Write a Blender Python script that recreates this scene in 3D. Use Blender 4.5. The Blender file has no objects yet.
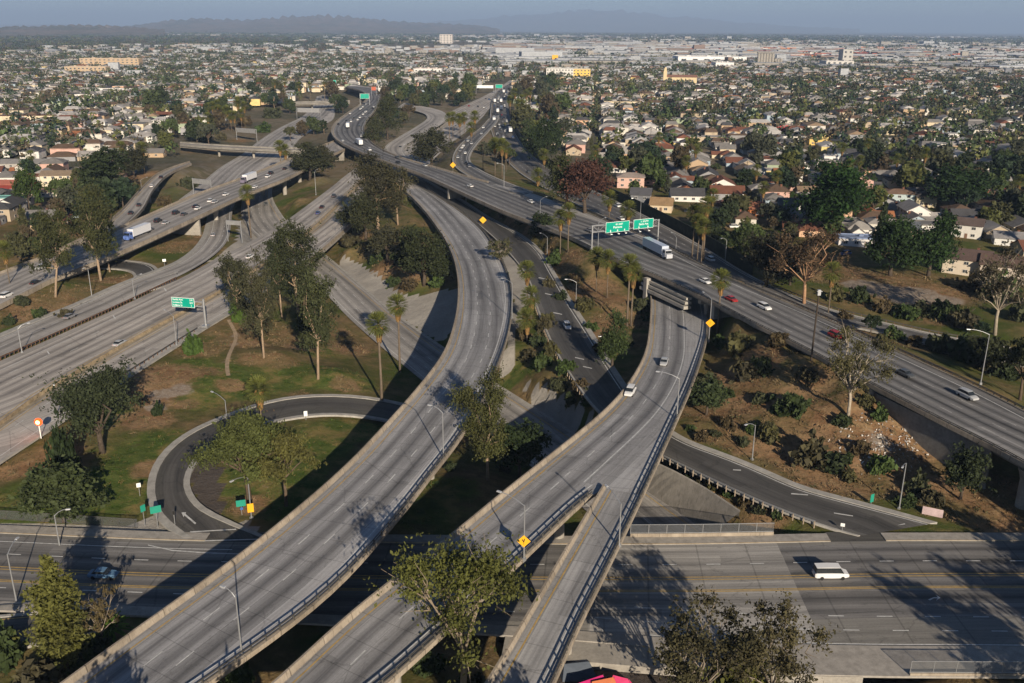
import bpy, math, random
import numpy as np
from mathutils import Vector, Matrix
random.seed(11); rng = np.random.default_rng(11)
PI = math.pi; R_ = math.radians
scene = bpy.context.scene; COL = scene.collection
# ------------------------------------------------------------------ camera
CAM_Z = 85.0; FPX = 920.0; PITCH = R_(18.8); ROLL = R_(0.35)
def ray(px, py):
    x = px-512.0; y = py-341.5; c, s = math.cos(ROLL), math.sin(ROLL)
    x, y = c*x+s*y, -s*x+c*y
    d0, d1, d2 = x/FPX, 1.0, -y/FPX
    cp, sp = math.cos(PITCH), math.sin(PITCH)
    return np.array([d0, d1*cp+d2*sp, -d1*sp+d2*cp])
def at(px, py, z=0.0):
    d = ray(px, py); t = (z-CAM_Z)/d[2]
    return np.array([d[0]*t, d[1]*t, z])
def proj(p):
    X, Y, Z = p[0], p[1], p[2]-CAM_Z
    cp, sp = math.cos(PITCH), math.sin(PITCH)
    f = Y*cp-Z*sp; u = Y*sp+Z*cp
    if f < 1: return (-1e4, -1e4)
    x = X/f*FPX; y = -u/f*FPX; c, s = math.cos(ROLL), math.sin(ROLL)
    return (512+c*x-s*y, 341.5+s*x+c*y)
def height_of(base, z, top):            # height of a vertical thing from its foot and top as seen
    p = at(base[0], base[1], z); d = ray(*top); return CAM_Z+d[2]*p[1]/d[1]-z
cam_d = bpy.data.cameras.new('camera'); cam = bpy.data.objects.new('camera', cam_d); COL.objects.link(cam)
f_ = Vector(ray(512, 341.5)); r_ = Vector(ray(512+FPX, 341.5))-f_; u_ = Vector(ray(512, 341.5-FPX))-f_
cam.matrix_world = Matrix(((r_.x, u_.x, -f_.x, 0), (r_.y, u_.y, -f_.y, 0), (r_.z, u_.z, -f_.z, CAM_Z), (0, 0, 0, 1)))
cam_d.sensor_width = 36; cam_d.lens = 36*FPX/1024; cam_d.clip_end = 90000; cam_d.clip_start = 1
scene.camera = cam
# ------------------------------------------------------------------ light
SUN_EL, SUN_AZ = R_(21), R_(18.3)       # sun behind the camera, to its right
sx, sy = math.sin(SUN_AZ), -math.cos(SUN_AZ)
sun_dir = Vector((sx*math.cos(SUN_EL), sy*math.cos(SUN_EL), math.sin(SUN_EL)))
sd = bpy.data.lights.new('sun', 'SUN'); sd.energy = 5.0; sd.angle = R_(0.5); sd.color = (1.0, 0.86, 0.68)
so = bpy.data.objects.new('sun', sd); COL.objects.link(so); so.rotation_euler = sun_dir.to_track_quat('Z', 'Y').to_euler(); so.location = (60, -200, 150)
w = bpy.data.worlds.new('World'); scene.world = w; w.use_nodes = True
nt = w.node_tree; nt.nodes.clear()
sky = nt.nodes.new('ShaderNodeTexSky'); sky.sky_type = 'NISHITA'; sky.sun_disc = False
sky.sun_elevation = SUN_EL; sky.sun_rotation = math.atan2(sx, sy); sky.altitude = 1500; sky.air_density = 0.8; sky.dust_density = 0.5; sky.ozone_density = 3.0
bg = nt.nodes.new('ShaderNodeBackground'); bg.inputs[1].default_value = 0.05
out = nt.nodes.new('ShaderNodeOutputWorld'); nt.links.new(sky.outputs[0], bg.inputs[0]); nt.links.new(bg.outputs[0], out.inputs[0])
scene.view_settings.view_transform = 'Standard'; scene.view_settings.look = 'None'
scene.view_settings.exposure = 0.5; scene.view_settings.gamma = 1.0; scene.view_settings.use_curve_mapping = False
scene.render.engine = 'CYCLES'
cy = scene.cycles; cy.use_denoising = True; cy.max_bounces = 4; cy.diffuse_bounces = 1; cy.glossy_bounces = 2; cy.transmission_bounces = 2; cy.transparent_max_bounces = 8; cy.volume_bounces = 0
cy.sample_clamp_indirect = 4
# ------------------------------------------------------------------ node helpers
class NT:
    def __init__(s, name):
        s.m = bpy.data.materials.new(name); s.m.use_nodes = True; s.t = s.m.node_tree; s.t.nodes.clear()
        s.out = s.n('ShaderNodeOutputMaterial')
    def n(s, ty, **kw):
        n = s.t.nodes.new(ty)
        for k, v in kw.items(): setattr(n, k, v)
        return n
    def put(s, sock, v):
        if isinstance(v, bpy.types.NodeSocket): s.t.links.new(v, sock)
        elif isinstance(v, (tuple, list)) and sock.type == 'RGBA' and len(v) == 3: sock.default_value = (*v, 1)
        else: sock.default_value = v
    def mth(s, op, a, b=0.0, c=None, clamp=False):
        n = s.n('ShaderNodeMath', operation=op, use_clamp=clamp); s.put(n.inputs[0], a); s.put(n.inputs[1], b)
        if c is not None: s.put(n.inputs[2], c)
        return n.outputs[0]
    def mix(s, f, a, b, blend='MIX'):
        n = s.n('ShaderNodeMix', data_type='RGBA', blend_type=blend); s.put(n.inputs[0], f); s.put(n.inputs[6], a); s.put(n.inputs[7], b); return n.outputs[2]
    def noise(s, vec, scale, detail=3.0, rough=.55):
        n = s.n('ShaderNodeTexNoise'); s.put(n.inputs['Vector'], vec); n.inputs['Scale'].default_value = scale; n.inputs['Detail'].default_value = detail; n.inputs['Roughness'].default_value = rough
        return n.outputs[0]
    def ramp(s, v, a, b, lo=0.0, hi=1.0):
        n = s.n('ShaderNodeMapRange', clamp=True); s.put(n.inputs[0], v)
        for i, x in zip((1, 2, 3, 4), (a, b, lo, hi)): n.inputs[i].default_value = x
        return n.outputs[0]
    def pos(s): return s.n('ShaderNodeNewGeometry').outputs['Position']
    def vec(s, x, y, z=0.0):
        n = s.n('ShaderNodeCombineXYZ'); s.put(n.inputs[0], x); s.put(n.inputs[1], y); s.put(n.inputs[2], z); return n.outputs[0]
    def scale(s, v, k):
        n = s.n('ShaderNodeVectorMath', operation='MULTIPLY'); s.put(n.inputs[0], v); n.inputs[1].default_value = k; return n.outputs[0]
    def bsdf(s, col, rough=.8, metal=0.0, normal=None, spec=.3):
        n = s.n('ShaderNodeBsdfPrincipled'); s.put(n.inputs['Base Color'], col); s.put(n.inputs['Roughness'], rough); s.put(n.inputs['Metallic'], metal); s.put(n.inputs['Specular IOR Level'], spec)
        if normal is not None: s.put(n.inputs['Normal'], normal)
        return n.outputs[0]
    def bump(s, h, strength=.4, dist=.1):
        n = s.n('ShaderNodeBump'); n.inputs['Strength'].default_value = strength; n.inputs['Distance'].default_value = dist; s.put(n.inputs['Height'], h); return n.outputs[0]
    def end(s, sh): s.t.links.new(sh, s.out.inputs[0]); return s.m
MATS = {}
def M(name, col, rough=.8, var=.2, scale=.8, metal=0.0, spec=.3, col2=None):
    if name in MATS: return MATS[name]
    t = NT(name); p = t.pos(); n = t.noise(p, scale, 4, .6); n2 = t.noise(p, scale*7, 3, .6)
    f = t.mth('ADD', t.mth('MULTIPLY', n, .65), t.mth('MULTIPLY', n2, .35))
    c2 = col2 or tuple(c*(1-var*1.6) for c in col); c1 = tuple(min(1, c*(1+var)) for c in col)
    MATS[name] = t.end(t.bsdf(t.mix(t.ramp(f, .32, .68), c2, c1), rough, metal, None, spec)); return MATS[name]
def M_obj(name, rough=.8, var=.25, scale=.6, spec=.3, fine=5):      # colour comes from the object, weathering from noise
    if name in MATS: return MATS[name]
    t = NT(name); oi = t.n('ShaderNodeObjectInfo'); p = t.pos(); n = t.noise(p, scale, 4, .65); n2 = t.noise(p, scale*fine, 3, .6)
    f = t.mth('ADD', t.mth('MULTIPLY', n, .55), t.mth('MULTIPLY', n2, .45))
    k = t.ramp(f, .3, .7, 1-var*1.3, 1+var*.6); kk = t.vec(k, k, k)
    MATS[name] = t.end(t.bsdf(t.mix(1.0, oi.outputs['Color'], kk, 'MULTIPLY'), rough, 0, None, spec)); return MATS[name]
def M_emit(name, col, st):
    if name in MATS: return MATS[name]
    t = NT(name); e = t.n('ShaderNodeEmission'); e.inputs[0].default_value = (*col, 1); e.inputs[1].default_value = st
    MATS[name] = t.end(e.outputs[0]); return MATS[name]
# ------------------------------------------------------------------ mesh helpers
def fit(V): return np.asarray(V)
def new_mesh(name, V, F, mats, uv=None, smooth=False, mi=None, tint=None):
    m = bpy.data.meshes.new(name)
    V = np.asarray(V, dtype=np.float64).reshape(-1, 3)
    m.from_pydata(V.tolist(), [], F if isinstance(F, list) else F.tolist())
    if not isinstance(mats, (list, tuple)): mats = [mats]
    for x in mats: m.materials.append(x)
    if mi is not None: m.polygons.foreach_set('material_index', np.asarray(mi, dtype=np.int32))
    if uv is not None:
        lv = np.zeros(len(m.loops), dtype=np.int32); m.loops.foreach_get('vertex_index', lv)
        l = m.uv_layers.new(name='uv'); l.data.foreach_set('uv', np.asarray(uv, dtype=np.float32)[lv].ravel())
    if tint is not None:
        a = m.attributes.new('tint', 'FLOAT', 'POINT'); a.data.foreach_set('value', np.asarray(tint, dtype=np.float32))
    if smooth: m.polygons.foreach_set('use_smooth', [True]*len(m.polygons))
    m.update(); return m
def link(name, data, parent=None, loc=None, rz=None, label=None, cat=None, group=None, kind=None, color=None):
    o = bpy.data.objects.new(name, data); COL.objects.link(o)
    if parent is not None: o.parent = parent
    if loc is not None: o.location = [float(v) for v in loc]
    if rz is not None: o.rotation_euler = (0, 0, rz)
    if color is not None: o.color = (*color, 1)
    tag(o, label, cat, group, kind); return o
def tag(o, label=None, cat=None, group=None, kind=None):
    if label: o['label'] = label
    if cat: o['category'] = cat
    if group: o['group'] = group
    if kind: o['kind'] = kind
def dup(o, loc=None, rz=None, scale=None, color=None, label=None, group=None, child_color=None):
    r = o.copy(); COL.objects.link(r)
    if loc is not None: r.location = [float(v) for v in loc]
    if rz is not None: r.rotation_euler = (0, 0, rz)
    if scale is not None: r.scale = scale if isinstance(scale, (tuple, list)) else (scale,)*3
    if color is not None: r.color = (*color, 1)
    tag(r, label, None, group)
    for ch in list(o.children):
        c = ch.copy(); COL.objects.link(c); c.parent = r
        if child_color:
            k = ch.name.split('.')[0]
            if k in child_color: c.color = (*child_color[k], 1)
        for g in list(ch.children):
            d = g.copy(); COL.objects.link(d); d.parent = c
            if child_color:
                k = g.name.split('.')[0]
                if k in child_color: d.color = (*child_color[k], 1)
    return r
class B:
    def __init__(s): s.v = []; s.f = []; s.mi = []; s.n = 0; s.uv = []
    def add(s, V, F, mi=0):
        k = s.n
        for p in V: s.v.append((float(p[0]), float(p[1]), float(p[2])))
        for q in F: s.f.append(tuple(i+k for i in q)); s.mi.append(mi)
        s.n += len(V); return s
    def box(s, c, sz, rz=0.0, mi=0, top=1.0):
        hx, hy, hz = sz[0]/2, sz[1]/2, sz[2]/2; cr, sr = math.cos(rz), math.sin(rz); V = []
        for dz, k in ((-hz, 1.0), (hz, top)):
            for dx, dy in ((-hx, -hy), (hx, -hy), (hx, hy), (-hx, hy)):
                dx *= k; dy *= k; V.append((c[0]+dx*cr-dy*sr, c[1]+dx*sr+dy*cr, c[2]+dz))
        return s.add(V, [(3, 2, 1, 0), (4, 5, 6, 7), (0, 1, 5, 4), (1, 2, 6, 5), (2, 3, 7, 6), (3, 0, 4, 7)], mi)
    def tube(s, pts, rad, n=8, mi=0, cap=True):
        pts = [Vector([float(a) for a in p]) for p in pts]
        if not isinstance(rad, (list, tuple)): rad = [rad]*len(pts)
        V = []; F = []; ref = None
        for i, p in enumerate(pts):
            t = (pts[min(i+1, len(pts)-1)]-pts[max(i-1, 0)]).normalized()
            if ref is None: ref = Vector((1, 0, 0)) if abs(t.x) < .8 else Vector((0, 1, 0))
            a = (ref-t*ref.dot(t)).normalized(); b = t.cross(a); ref = a
            for k in range(n):
                an = 2*PI*k/n; V.append(p+a*(math.cos(an)*rad[i])+b*(math.sin(an)*rad[i]))
        for i in range(len(pts)-1):
            for k in range(n):
                k2 = (k+1) % n; F.append((i*n+k, i*n+k2, (i+1)*n+k2, (i+1)*n+k))
        if cap: F.append(tuple(range(n-1, -1, -1))); F.append(tuple((len(pts)-1)*n+k for k in range(n)))
        return s.add(V, F, mi)
    def bar(s, p, q, wd, ht, mi=0):         # rectangular bar from p to q
        p = Vector([float(a) for a in p]); q = Vector([float(a) for a in q]); t = (q-p).normalized()
        sd_ = t.cross(Vector((0, 0, 1)))
        if sd_.length < .01: sd_ = Vector((1, 0, 0))
        sd_.normalize(); up = sd_.cross(t); V = []
        for c in (p, q):
            for a, b in ((-1, -1), (1, -1), (1, 1), (-1, 1)): V.append(c+sd_*(a*wd/2)+up*(b*ht/2))
        return s.add(V, [(0, 1, 2, 3), (7, 6, 5, 4), (0, 4, 5, 1), (1, 5, 6, 2), (2, 6, 7, 3), (3, 7, 4, 0)], mi)
    def prism(s, poly, axis_pts, mi=0): raise NotImplementedError
    def data(s, name, mats, smooth=False): return new_mesh(name, s.v, s.f, mats, mi=s.mi if isinstance(mats, (list, tuple)) else None, smooth=smooth)
    def obj(s, name, mats, parent=None, smooth=False, **kw): return link(name, s.data(name, mats, smooth), parent, **kw)
def empty(name, loc=(0, 0, 0), rz=0.0, **kw):
    o = link(name, None, None, loc, rz, **kw); o.empty_display_size = .5; return o
# ------------------------------------------------------------------ road traces: (px, py, z) of both edges, turned into metres
def spline(P, step=3.0):
    P = [np.array(p, float) for p in P]; Q = [2*P[0]-P[1]]+P+[2*P[-1]-P[-2]]; out = []
    for i in range(1, len(Q)-2):
        p0, p1, p2, p3 = Q[i-1:i+3]; d = np.linalg.norm(p2-p1); dist = max(120, np.linalg.norm(p1[:2])); n = max(2, int(d/max(step, dist/110)))
        # centripetal Catmull-Rom
        t0 = 0; t1 = t0+max(1e-3, np.linalg.norm(p1-p0))**.5; t2 = t1+max(1e-3, d)**.5; t3 = t2+max(1e-3, np.linalg.norm(p3-p2))**.5
        for k in range(n):
            t = t1+(t2-t1)*k/n
            a1 = (t1-t)/(t1-t0)*p0+(t-t0)/(t1-t0)*p1; a2 = (t2-t)/(t2-t1)*p1+(t-t1)/(t2-t1)*p2; a3 = (t3-t)/(t3-t2)*p2+(t-t2)/(t3-t2)*p3
            b1 = (t2-t)/(t2-t0)*a1+(t-t0)/(t2-t0)*a2; b2 = (t3-t)/(t3-t1)*a2+(t-t1)/(t3-t1)*a3
            out.append((t2-t)/(t2-t1)*b1+(t-t1)/(t2-t1)*b2)
    out.append(P[-1]); return np.array(out)
def smooth_line(A, n=2):
    A = A.copy()
    for _ in range(n): A[1:-1] = A[1:-1]*.5+(A[:-2]+A[2:])*.25
    return A
class Road:
    def __init__(s, L, R, step=3.0, sm=4):
        Lw = smooth_line(spline([at(*p) for p in L], step), sm); Rw = smooth_line(spline([at(*p) for p in R], 1.5), sm)
        out = []; j0 = 0
        for i, p in enumerate(Lw):
            seg = Rw[j0:min(len(Rw), j0+80)]; d = np.hypot(seg[:, 0]-p[0], seg[:, 1]-p[1]); j0 = j0+int(d.argmin()); out.append(Rw[j0])
        out = np.array(out); out[0] = Rw[0]; out[-1] = Rw[-1]; out = smooth_line(out, 3)
        s.set(Lw, out)
    def set(s, L, Rr):
        s.L, s.R = L, Rr; s.C = (L+Rr)/2; s.w = np.hypot(*(Rr-L)[:, :2].T)
        s.s = np.concatenate([[0], np.cumsum(np.hypot(*np.diff(s.C[:, :2], axis=0).T))]); return s
    def sub(s, a, b): r = Road.__new__(Road); r.set(s.L[a:b], s.R[a:b]); return r
    def lat(s, off, side='L', dz=0.0):      # line running off metres in from a side
        n = (s.R-s.L)/np.maximum(s.w, .1)[:, None]
        P = s.L+n*off if side == 'L' else s.R-n*off
        P = P.copy(); P[:, 2] += dz; return P
    def near_px(s, px, py):
        q = np.array([proj(p) for p in s.C]); return int(np.hypot(q[:, 0]-px, q[:, 1]-py).argmin())
    def spot(s, px, py):                    # point on the road seen at a pixel, and heading there
        q = at(px, py, float(s.C[s.near_px(px, py), 2]))
        i = int(np.hypot(*(s.C-q)[:, :2].T).argmin()); q = at(px, py, float(s.C[i, 2]))
        a, b = s.C[max(0, i-2)], s.C[min(len(s.C)-1, i+2)]
        return q, math.atan2(b[1]-a[1], b[0]-a[0])
def sweep(name, rd, prof, mat, parent=None, closed=True, uv=False, dz=0.0, **kw):   # prof: (side, offset, dz)
    cols = [rd.lat(o, sd_, z+dz) for sd_, o, z in prof]; n = len(rd.C); m = len(cols)
    V = np.stack(cols, 1).reshape(-1, 3); F = []
    for i in range(n-1):
        for k in range(m if closed else m-1):
            k2 = (k+1) % m; F.append((i*m+k, i*m+k2, (i+1)*m+k2, (i+1)*m+k))
    if closed: F.append(tuple(range(m-1, -1, -1))); F.append(tuple((n-1)*m+k for k in range(m)))
    U = None
    if uv:
        U = []
        for i in range(n):
            for sd_, o, z in prof: U.append((o if sd_ == 'L' else rd.w[i]-o, rd.s[i]))
    return link(name, new_mesh(name, V, F, mat, uv=U), parent, **kw)
def ribbon(name, P, wd, mat, parent=None, dz=0.008, dash=None, phase=0.0):    # painted line along P
    d = np.gradient(P, axis=0); d /= np.maximum(np.hypot(d[:, 0], d[:, 1]), 1e-6)[:, None]; nrm = np.stack([-d[:, 1], d[:, 0], 0*d[:, 0]], 1)
    s_ = np.concatenate([[0], np.cumsum(np.hypot(*np.diff(P[:, :2], axis=0).T))])
    V = []; F = []
    def pt(t):
        q = [np.interp(t, s_, P[:, k]) for k in range(3)]; nn = [np.interp(t, s_, nrm[:, k]) for k in range(2)]
        return np.array(q), np.array([nn[0], nn[1], 0])
    if dash is None: segs = [(0, s_[-1])]
    else:
        segs = []; t = phase
        while t+dash[0] < s_[-1]: segs.append((t, t+dash[0])); t += dash[0]+dash[1]
    for a, b in segs:
        ts = [a]+[x for x in s_ if a < x < b]+[b]; k = len(V)
        for t in ts:
            q, nn = pt(t); V.append(q+nn*wd/2+(0, 0, dz)); V.append(q-nn*wd/2+(0, 0, dz))
        for i in range(len(ts)-1): F.append((k+2*i, k+2*i+1, k+2*i+3, k+2*i+2))
    if not F: return None
    return link(name, new_mesh(name, V, F, mat), parent)
def road_mat(name, base, dark, lanes, lw=3.66, u0=1.5, shoulder=None, stripe=.75, slab=5.0, var=.22, joints=True, patch=None):
    t = NT(name); uvn = t.n('ShaderNodeUVMap'); sp = t.n('ShaderNodeSeparateXYZ'); t.t.links.new(uvn.outputs[0], sp.inputs[0]); u, v = sp.outputs[0], sp.outputs[1]
    q = t.mth('DIVIDE', t.mth('SUBTRACT', u, u0), lw); fr = t.mth('FRACT', q); lane = t.mth('FLOOR', q)
    inl = t.mth('MULTIPLY', t.mth('GREATER_THAN', q, 0.0), t.mth('LESS_THAN', q, float(lanes)))
    mid = t.mth('ABSOLUTE', t.mth('SUBTRACT', fr, .5))                         # 0 at lane centre
    oil = t.mth('POWER', t.ramp(mid, 0.0, .46, 1, 0), 1.3)
    long1 = t.noise(t.vec(t.mth('MULTIPLY', u, .55), t.mth('MULTIPLY', v, .012), 3.0), 1.0, 4, .6)
    long2 = t.noise(t.vec(t.mth('MULTIPLY', u, 2.2), t.mth('MULTIPLY', v, .05), 9.0), 1.0, 4, .65)
    k = t.mth('MULTIPLY', t.mth('MULTIPLY', oil, t.ramp(long1, .3, .7, .35, 1.25)), inl)
    wn = t.n('ShaderNodeTexWhiteNoise', noise_dimensions='2D'); t.put(wn.inputs['Vector'], t.vec(lane, t.mth('FLOOR', t.mth('DIVIDE', v, slab*7))))
    wl = t.n('ShaderNodeTexWhiteNoise', noise_dimensions='2D'); t.put(wl.inputs['Vector'], t.vec(lane, 4.0))
    col = t.mix(t.mth('MULTIPLY', k, stripe, clamp=True), base, dark)
    sh = shoulder or tuple(c*1.08 for c in base)
    col = t.mix(inl, sh, col)
    g = t.mth('ADD', 1.0, t.mth('MULTIPLY', t.mth('SUBTRACT', wn.outputs[0], .5), var))
    g = t.mth('ADD', g, t.mth('MULTIPLY', t.mth('SUBTRACT', wl.outputs[0], .5), var*1.4))
    g = t.mth('MULTIPLY', g, t.ramp(long2, .28, .72, .74, 1.2))
    big = t.noise(t.pos(), .05, 4, .6); g = t.mth('MULTIPLY', g, t.ramp(big, .3, .7, .86, 1.1))
    grain = t.noise(t.pos(), 3.0, 4, .7); g = t.mth('MULTIPLY', g, t.ramp(grain, .3, .7, .88, 1.1))
    if joints:
        jn = t.mth('LESS_THAN', t.mth('FRACT', t.mth('DIVIDE', v, slab)), .03); je = t.mth('LESS_THAN', mid, .485)
        g = t.mth('MULTIPLY', g, t.mth('SUBTRACT', 1.0, t.mth('MULTIPLY', jn, .28)))
        g = t.mth('MULTIPLY', g, t.mth('ADD', .78, t.mth('MULTIPLY', je, .22)))
    # oil drips and tar seams
    drip = t.noise(t.vec(u, t.mth('MULTIPLY', v, .35), 1.0), 1.1, 5, .7); g = t.mth('MULTIPLY', g, t.ramp(drip, .6, .72, 1, .68))
    pu, pv = t.mth('FLOOR', t.mth('DIVIDE', u, 1.9)), t.mth('FLOOR', t.mth('DIVIDE', v, 11.0)); wp = t.n('ShaderNodeTexWhiteNoise', noise_dimensions='2D'); t.put(wp.inputs['Vector'], t.vec(pu, pv))
    g = t.mth('MULTIPLY', g, t.mth('SUBTRACT', 1.0, t.mth('MULTIPLY', t.mth('GREATER_THAN', wp.outputs[0], .95), .22)))
    vor = t.n('ShaderNodeTexVoronoi', feature='DISTANCE_TO_EDGE'); t.put(vor.inputs['Vector'], t.vec(t.mth('MULTIPLY', u, .16), t.mth('MULTIPLY', v, .07), t.mth('MULTIPLY', drip, .8))); vor.inputs['Scale'].default_value = 1.0
    g = t.mth('MULTIPLY', g, t.ramp(vor.outputs['Distance'], .0, .018, .72, 1))
    col = t.mix(1.0, col, t.vec(g, g, g), 'MULTIPLY')
    return t.end(t.bsdf(col, .75, 0, t.bump(grain, .15, .02), .25))
WORN = M('worn_white_road_paint', (.42, .41, .39), .7, .25, 1.2)
CONC = M('concrete', (.34, .315, .275), .85, .22, .35); CONC_D = M('weathered_concrete', (.24, .225, .2), .9, .25, .25)
def stained(name, a, b):
    t = NT(name); p = t.pos(); n = t.noise(p, .5, 5, .65); st = t.noise(t.scale(p, (1.6, 1.6, .18)), 1.0, 4, .7); n3 = t.noise(p, .07, 4, .6); f = t.mth('ADD', t.mth('MULTIPLY', n, .5), t.mth('MULTIPLY', st, .5))
    c = t.mix(t.ramp(f, .36, .6), b, a); c = t.mix(t.ramp(st, .54, .68, 0, .65), c, tuple(x*.45 for x in b)); g = t.ramp(n3, .3, .7, .8, 1.12); uvn = t.n('ShaderNodeUVMap'); sp = t.n('ShaderNodeSeparateXYZ'); t.t.links.new(uvn.outputs[0], sp.inputs[0]); v = sp.outputs[1]
    jn = t.mth('MULTIPLY', t.mth('LESS_THAN', t.mth('FRACT', t.mth('DIVIDE', v, 6.0)), .02), t.mth('GREATER_THAN', v, .05)); wn = t.n('ShaderNodeTexWhiteNoise', noise_dimensions='1D'); t.put(wn.inputs['W'], t.mth('FLOOR', t.mth('DIVIDE', v, 6.0)))
    g = t.mth('MULTIPLY', g, t.mth('MULTIPLY', t.mth('SUBTRACT', 1.0, t.mth('MULTIPLY', jn, .55)), t.ramp(wn.outputs[0], 0, 1, .86, 1.1))); return t.end(t.bsdf(t.mix(1.0, c, t.vec(g, g, g), 'MULTIPLY'), .9, 0, t.bump(n, .3, .03), .15))
PARA = stained('parapet_concrete', (.40, .345, .275), (.24, .20, .155)); CURB = M('kerb_concrete', (.36, .345, .315), .85, .2, .6)
WHITE = M('white_road_paint', (.60, .60, .58), .6, .25, 1.2); YELL = M('yellow_road_paint', (.46, .31, .10), .6, .25, 1.2)
STEEL = M('galvanised_steel', (.42, .43, .44), .45, .1, 2, .6); DSTEEL = M('weathered_steel', (.12, .115, .105), .6, .2, 2, .5)
MOUNT = M('rusty_steel', (.13, .075, .045), .7, .3, 2)
rmA = road_mat('flyover_deck_concrete', (.32, .316, .316), (.11, .108, .11), 3, 3.7, 2.2, stripe=.95)
rmB = road_mat('fork_deck_concrete', (.32, .315, .312), (.105, .103, .105), 2, 3.9, 2.2, stripe=.95)
rmS = road_mat('branch_deck_concrete', (.32, .315, .31), (.17, .168, .167), 1, 4.5, 1.8)
rmR = road_mat('freeway_asphalt_mix', (.22, .214, .208), (.052, .051, .052), 6, 3.75, 2.6, stripe=1.0, shoulder=(.33, .315, .295))
rmN = road_mat('connector_asphalt', (.17, .163, .155), (.06, .06, .058), 3, 3.7, 1.5, stripe=1.0, shoulder=(.24, .23, .21))
rmL = road_mat('old_freeway_concrete', (.46, .42, .375), (.165, .15, .14), 8, 3.66, 2.5, stripe=.9, shoulder=(.40, .37, .335))
rmK = road_mat('collector_concrete', (.37, .345, .315), (.15, .14, .13), 2, 3.9, 1.5, stripe=.9)
rmC = road_mat('sunken_freeway_concrete', (.36, .34, .315), (.155, .147, .138), 4, 3.66, 2.5, stripe=.9)
rmD = road_mat('dark_asphalt', (.082, .079, .075), (.055, .053, .05), 2, 3.8, 1.5, stripe=.8, joints=False, shoulder=(.13, .124, .115))
rmY = road_mat('loop_ramp_asphalt', (.085, .08, .074), (.05, .048, .045), 1, 4.6, 1.5, stripe=.8, joints=False, shoulder=(.10, .095, .085))
rmST = road_mat('street_asphalt', (.20, .192, .183), (.085, .082, .08), 6, 3.5, 1.0, stripe=1.0, slab=9.0, shoulder=(.22, .21, .19))
rmT = road_mat('frontage_asphalt', (.14, .134, .128), (.08, .077, .074), 3, 3.6, 1.2, stripe=.8, joints=False)
rmX = road_mat('far_road_concrete', (.37, .345, .318), (.16, .15, .14), 6, 3.66, 1.5, stripe=.8)
def E3(pts, z0=None): return [(p[0], p[1], p[2]) if len(p) == 3 else (p[0], p[1], z0) for p in pts]
RD = {}
RD['A'] = Road([(10, 727, 8), (69, 683, 8), (168, 611, 8), (236, 562, 8), (340, 475, 8.5), (390.5, 422, 9), (424, 383, 9), (444, 354.6, 9), (454.5, 324, 8.5), (458, 297, 7.5), (456, 270, 6.5), (448, 247, 5.5), (437.6, 230, 5), (425, 213, 4.2), (412, 199, 3.6), (400, 188, 3), (394, 176, 2.6), (396, 165, 2.4), (405, 155, 2.3), (420, 144, 2.3), (440, 130, 2.3), (460, 117, 2.3), (482, 103, 2.3), (498, 93, 2.5), (516, 80, 3), (527, 72, 3)],
               [(165, 715, 8), (232, 668, 8), (279, 635, 8), (340, 586, 8), (384, 535, 8.5), (400.6, 517, 8.5), (434, 473, 9), (454.5, 448, 9), (478, 410, 9), (498, 367, 8.5), (507, 341, 8), (512, 314, 7.3), (512, 290, 6.8), (505, 267, 6.2), (494, 246, 5.6), (482, 229.5, 5), (460, 211, 4.3), (440, 198, 3.7), (427, 188, 3.1), (422, 175, 2.6), (432, 161, 2.4), (445, 149, 2.3), (457, 139, 2.3), (479, 121, 2.3), (490, 108, 2.3), (503, 95, 2.5), (520, 82, 3), (531, 72, 3)])
Bl = [(230, 725, 10), (285, 679, 10), (340, 626, 10), (454.5, 536, 10.3), (468, 525, 10.3), (510, 490, 10.3), (555.5, 454, 10), (609, 409, 9), (633, 379, 8), (645, 354.6, 7), (649, 331, 6), (650.5, 302.5, 5), (649, 288, 4.5), (645, 270, 4)]
Br = [(350, 715, 10), (400.6, 676, 10), (424, 652, 10), (470, 611, 10.2), (522, 561, 10.3), (555.5, 529, 10.3), (586, 500, 10.2), (603, 488, 10.1)]
Sl = [(460, 725, 9), (488, 683, 9), (528.5, 614.6, 9.4), (572, 540.5, 10), (603, 488, 10.1)]
Sr = [(535, 725, 9), (555.5, 683, 9), (575.7, 635, 9.4), (602.6, 581, 9.8), (636, 512, 10), (663, 453, 9.6), (680, 415, 8.8), (693, 385, 8), (700, 364.6, 7.2), (706, 345, 6.4), (708.6, 327.6, 5.8), (706, 305, 5), (698, 285, 4.4)]
RD['Bm'] = Road([p for p in Bl if p[1] < 440]+[], [p for p in Sr if p[1] < 440]) if False else None
_bl = smooth_line(spline([at(*p) for p in Bl], 3), 4); _br = smooth_line(spline([at(*p) for p in Br], 1.5), 2); _sl = smooth_line(spline([at(*p) for p in Sl], 3), 2); _sr = smooth_line(spline([at(*p) for p in Sr], 1.5), 4)
nose = at(603, 488, 10.1)
_i = int(np.hypot(*(_bl-nose)[:, :2].T).argmin()); _j = int(np.hypot(*(_sr-nose)[:, :2].T).argmin())
def pair(L, Rr, first=None, last=None):
    out = []; j0 = 0
    for p in L:
        seg = Rr[j0:j0+120]; d = np.hypot(seg[:, 0]-p[0], seg[:, 1]-p[1]); j0 += int(d.argmin()); out.append(Rr[j0])
    out = np.array(out)
    if first is not None: out[0] = first
    if last is not None: out[-1] = last
    r = Road.__new__(Road); return r.set(L, smooth_line(out, 3))
RD['B'] = pair(_bl[:_i+1], _br, last=nose); RD['S'] = pair(_sl, _sr[:_j+1], last=_sr[_j]); RD['Bm'] = pair(_bl[_i-1:], _sr[_j-1:])
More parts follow.
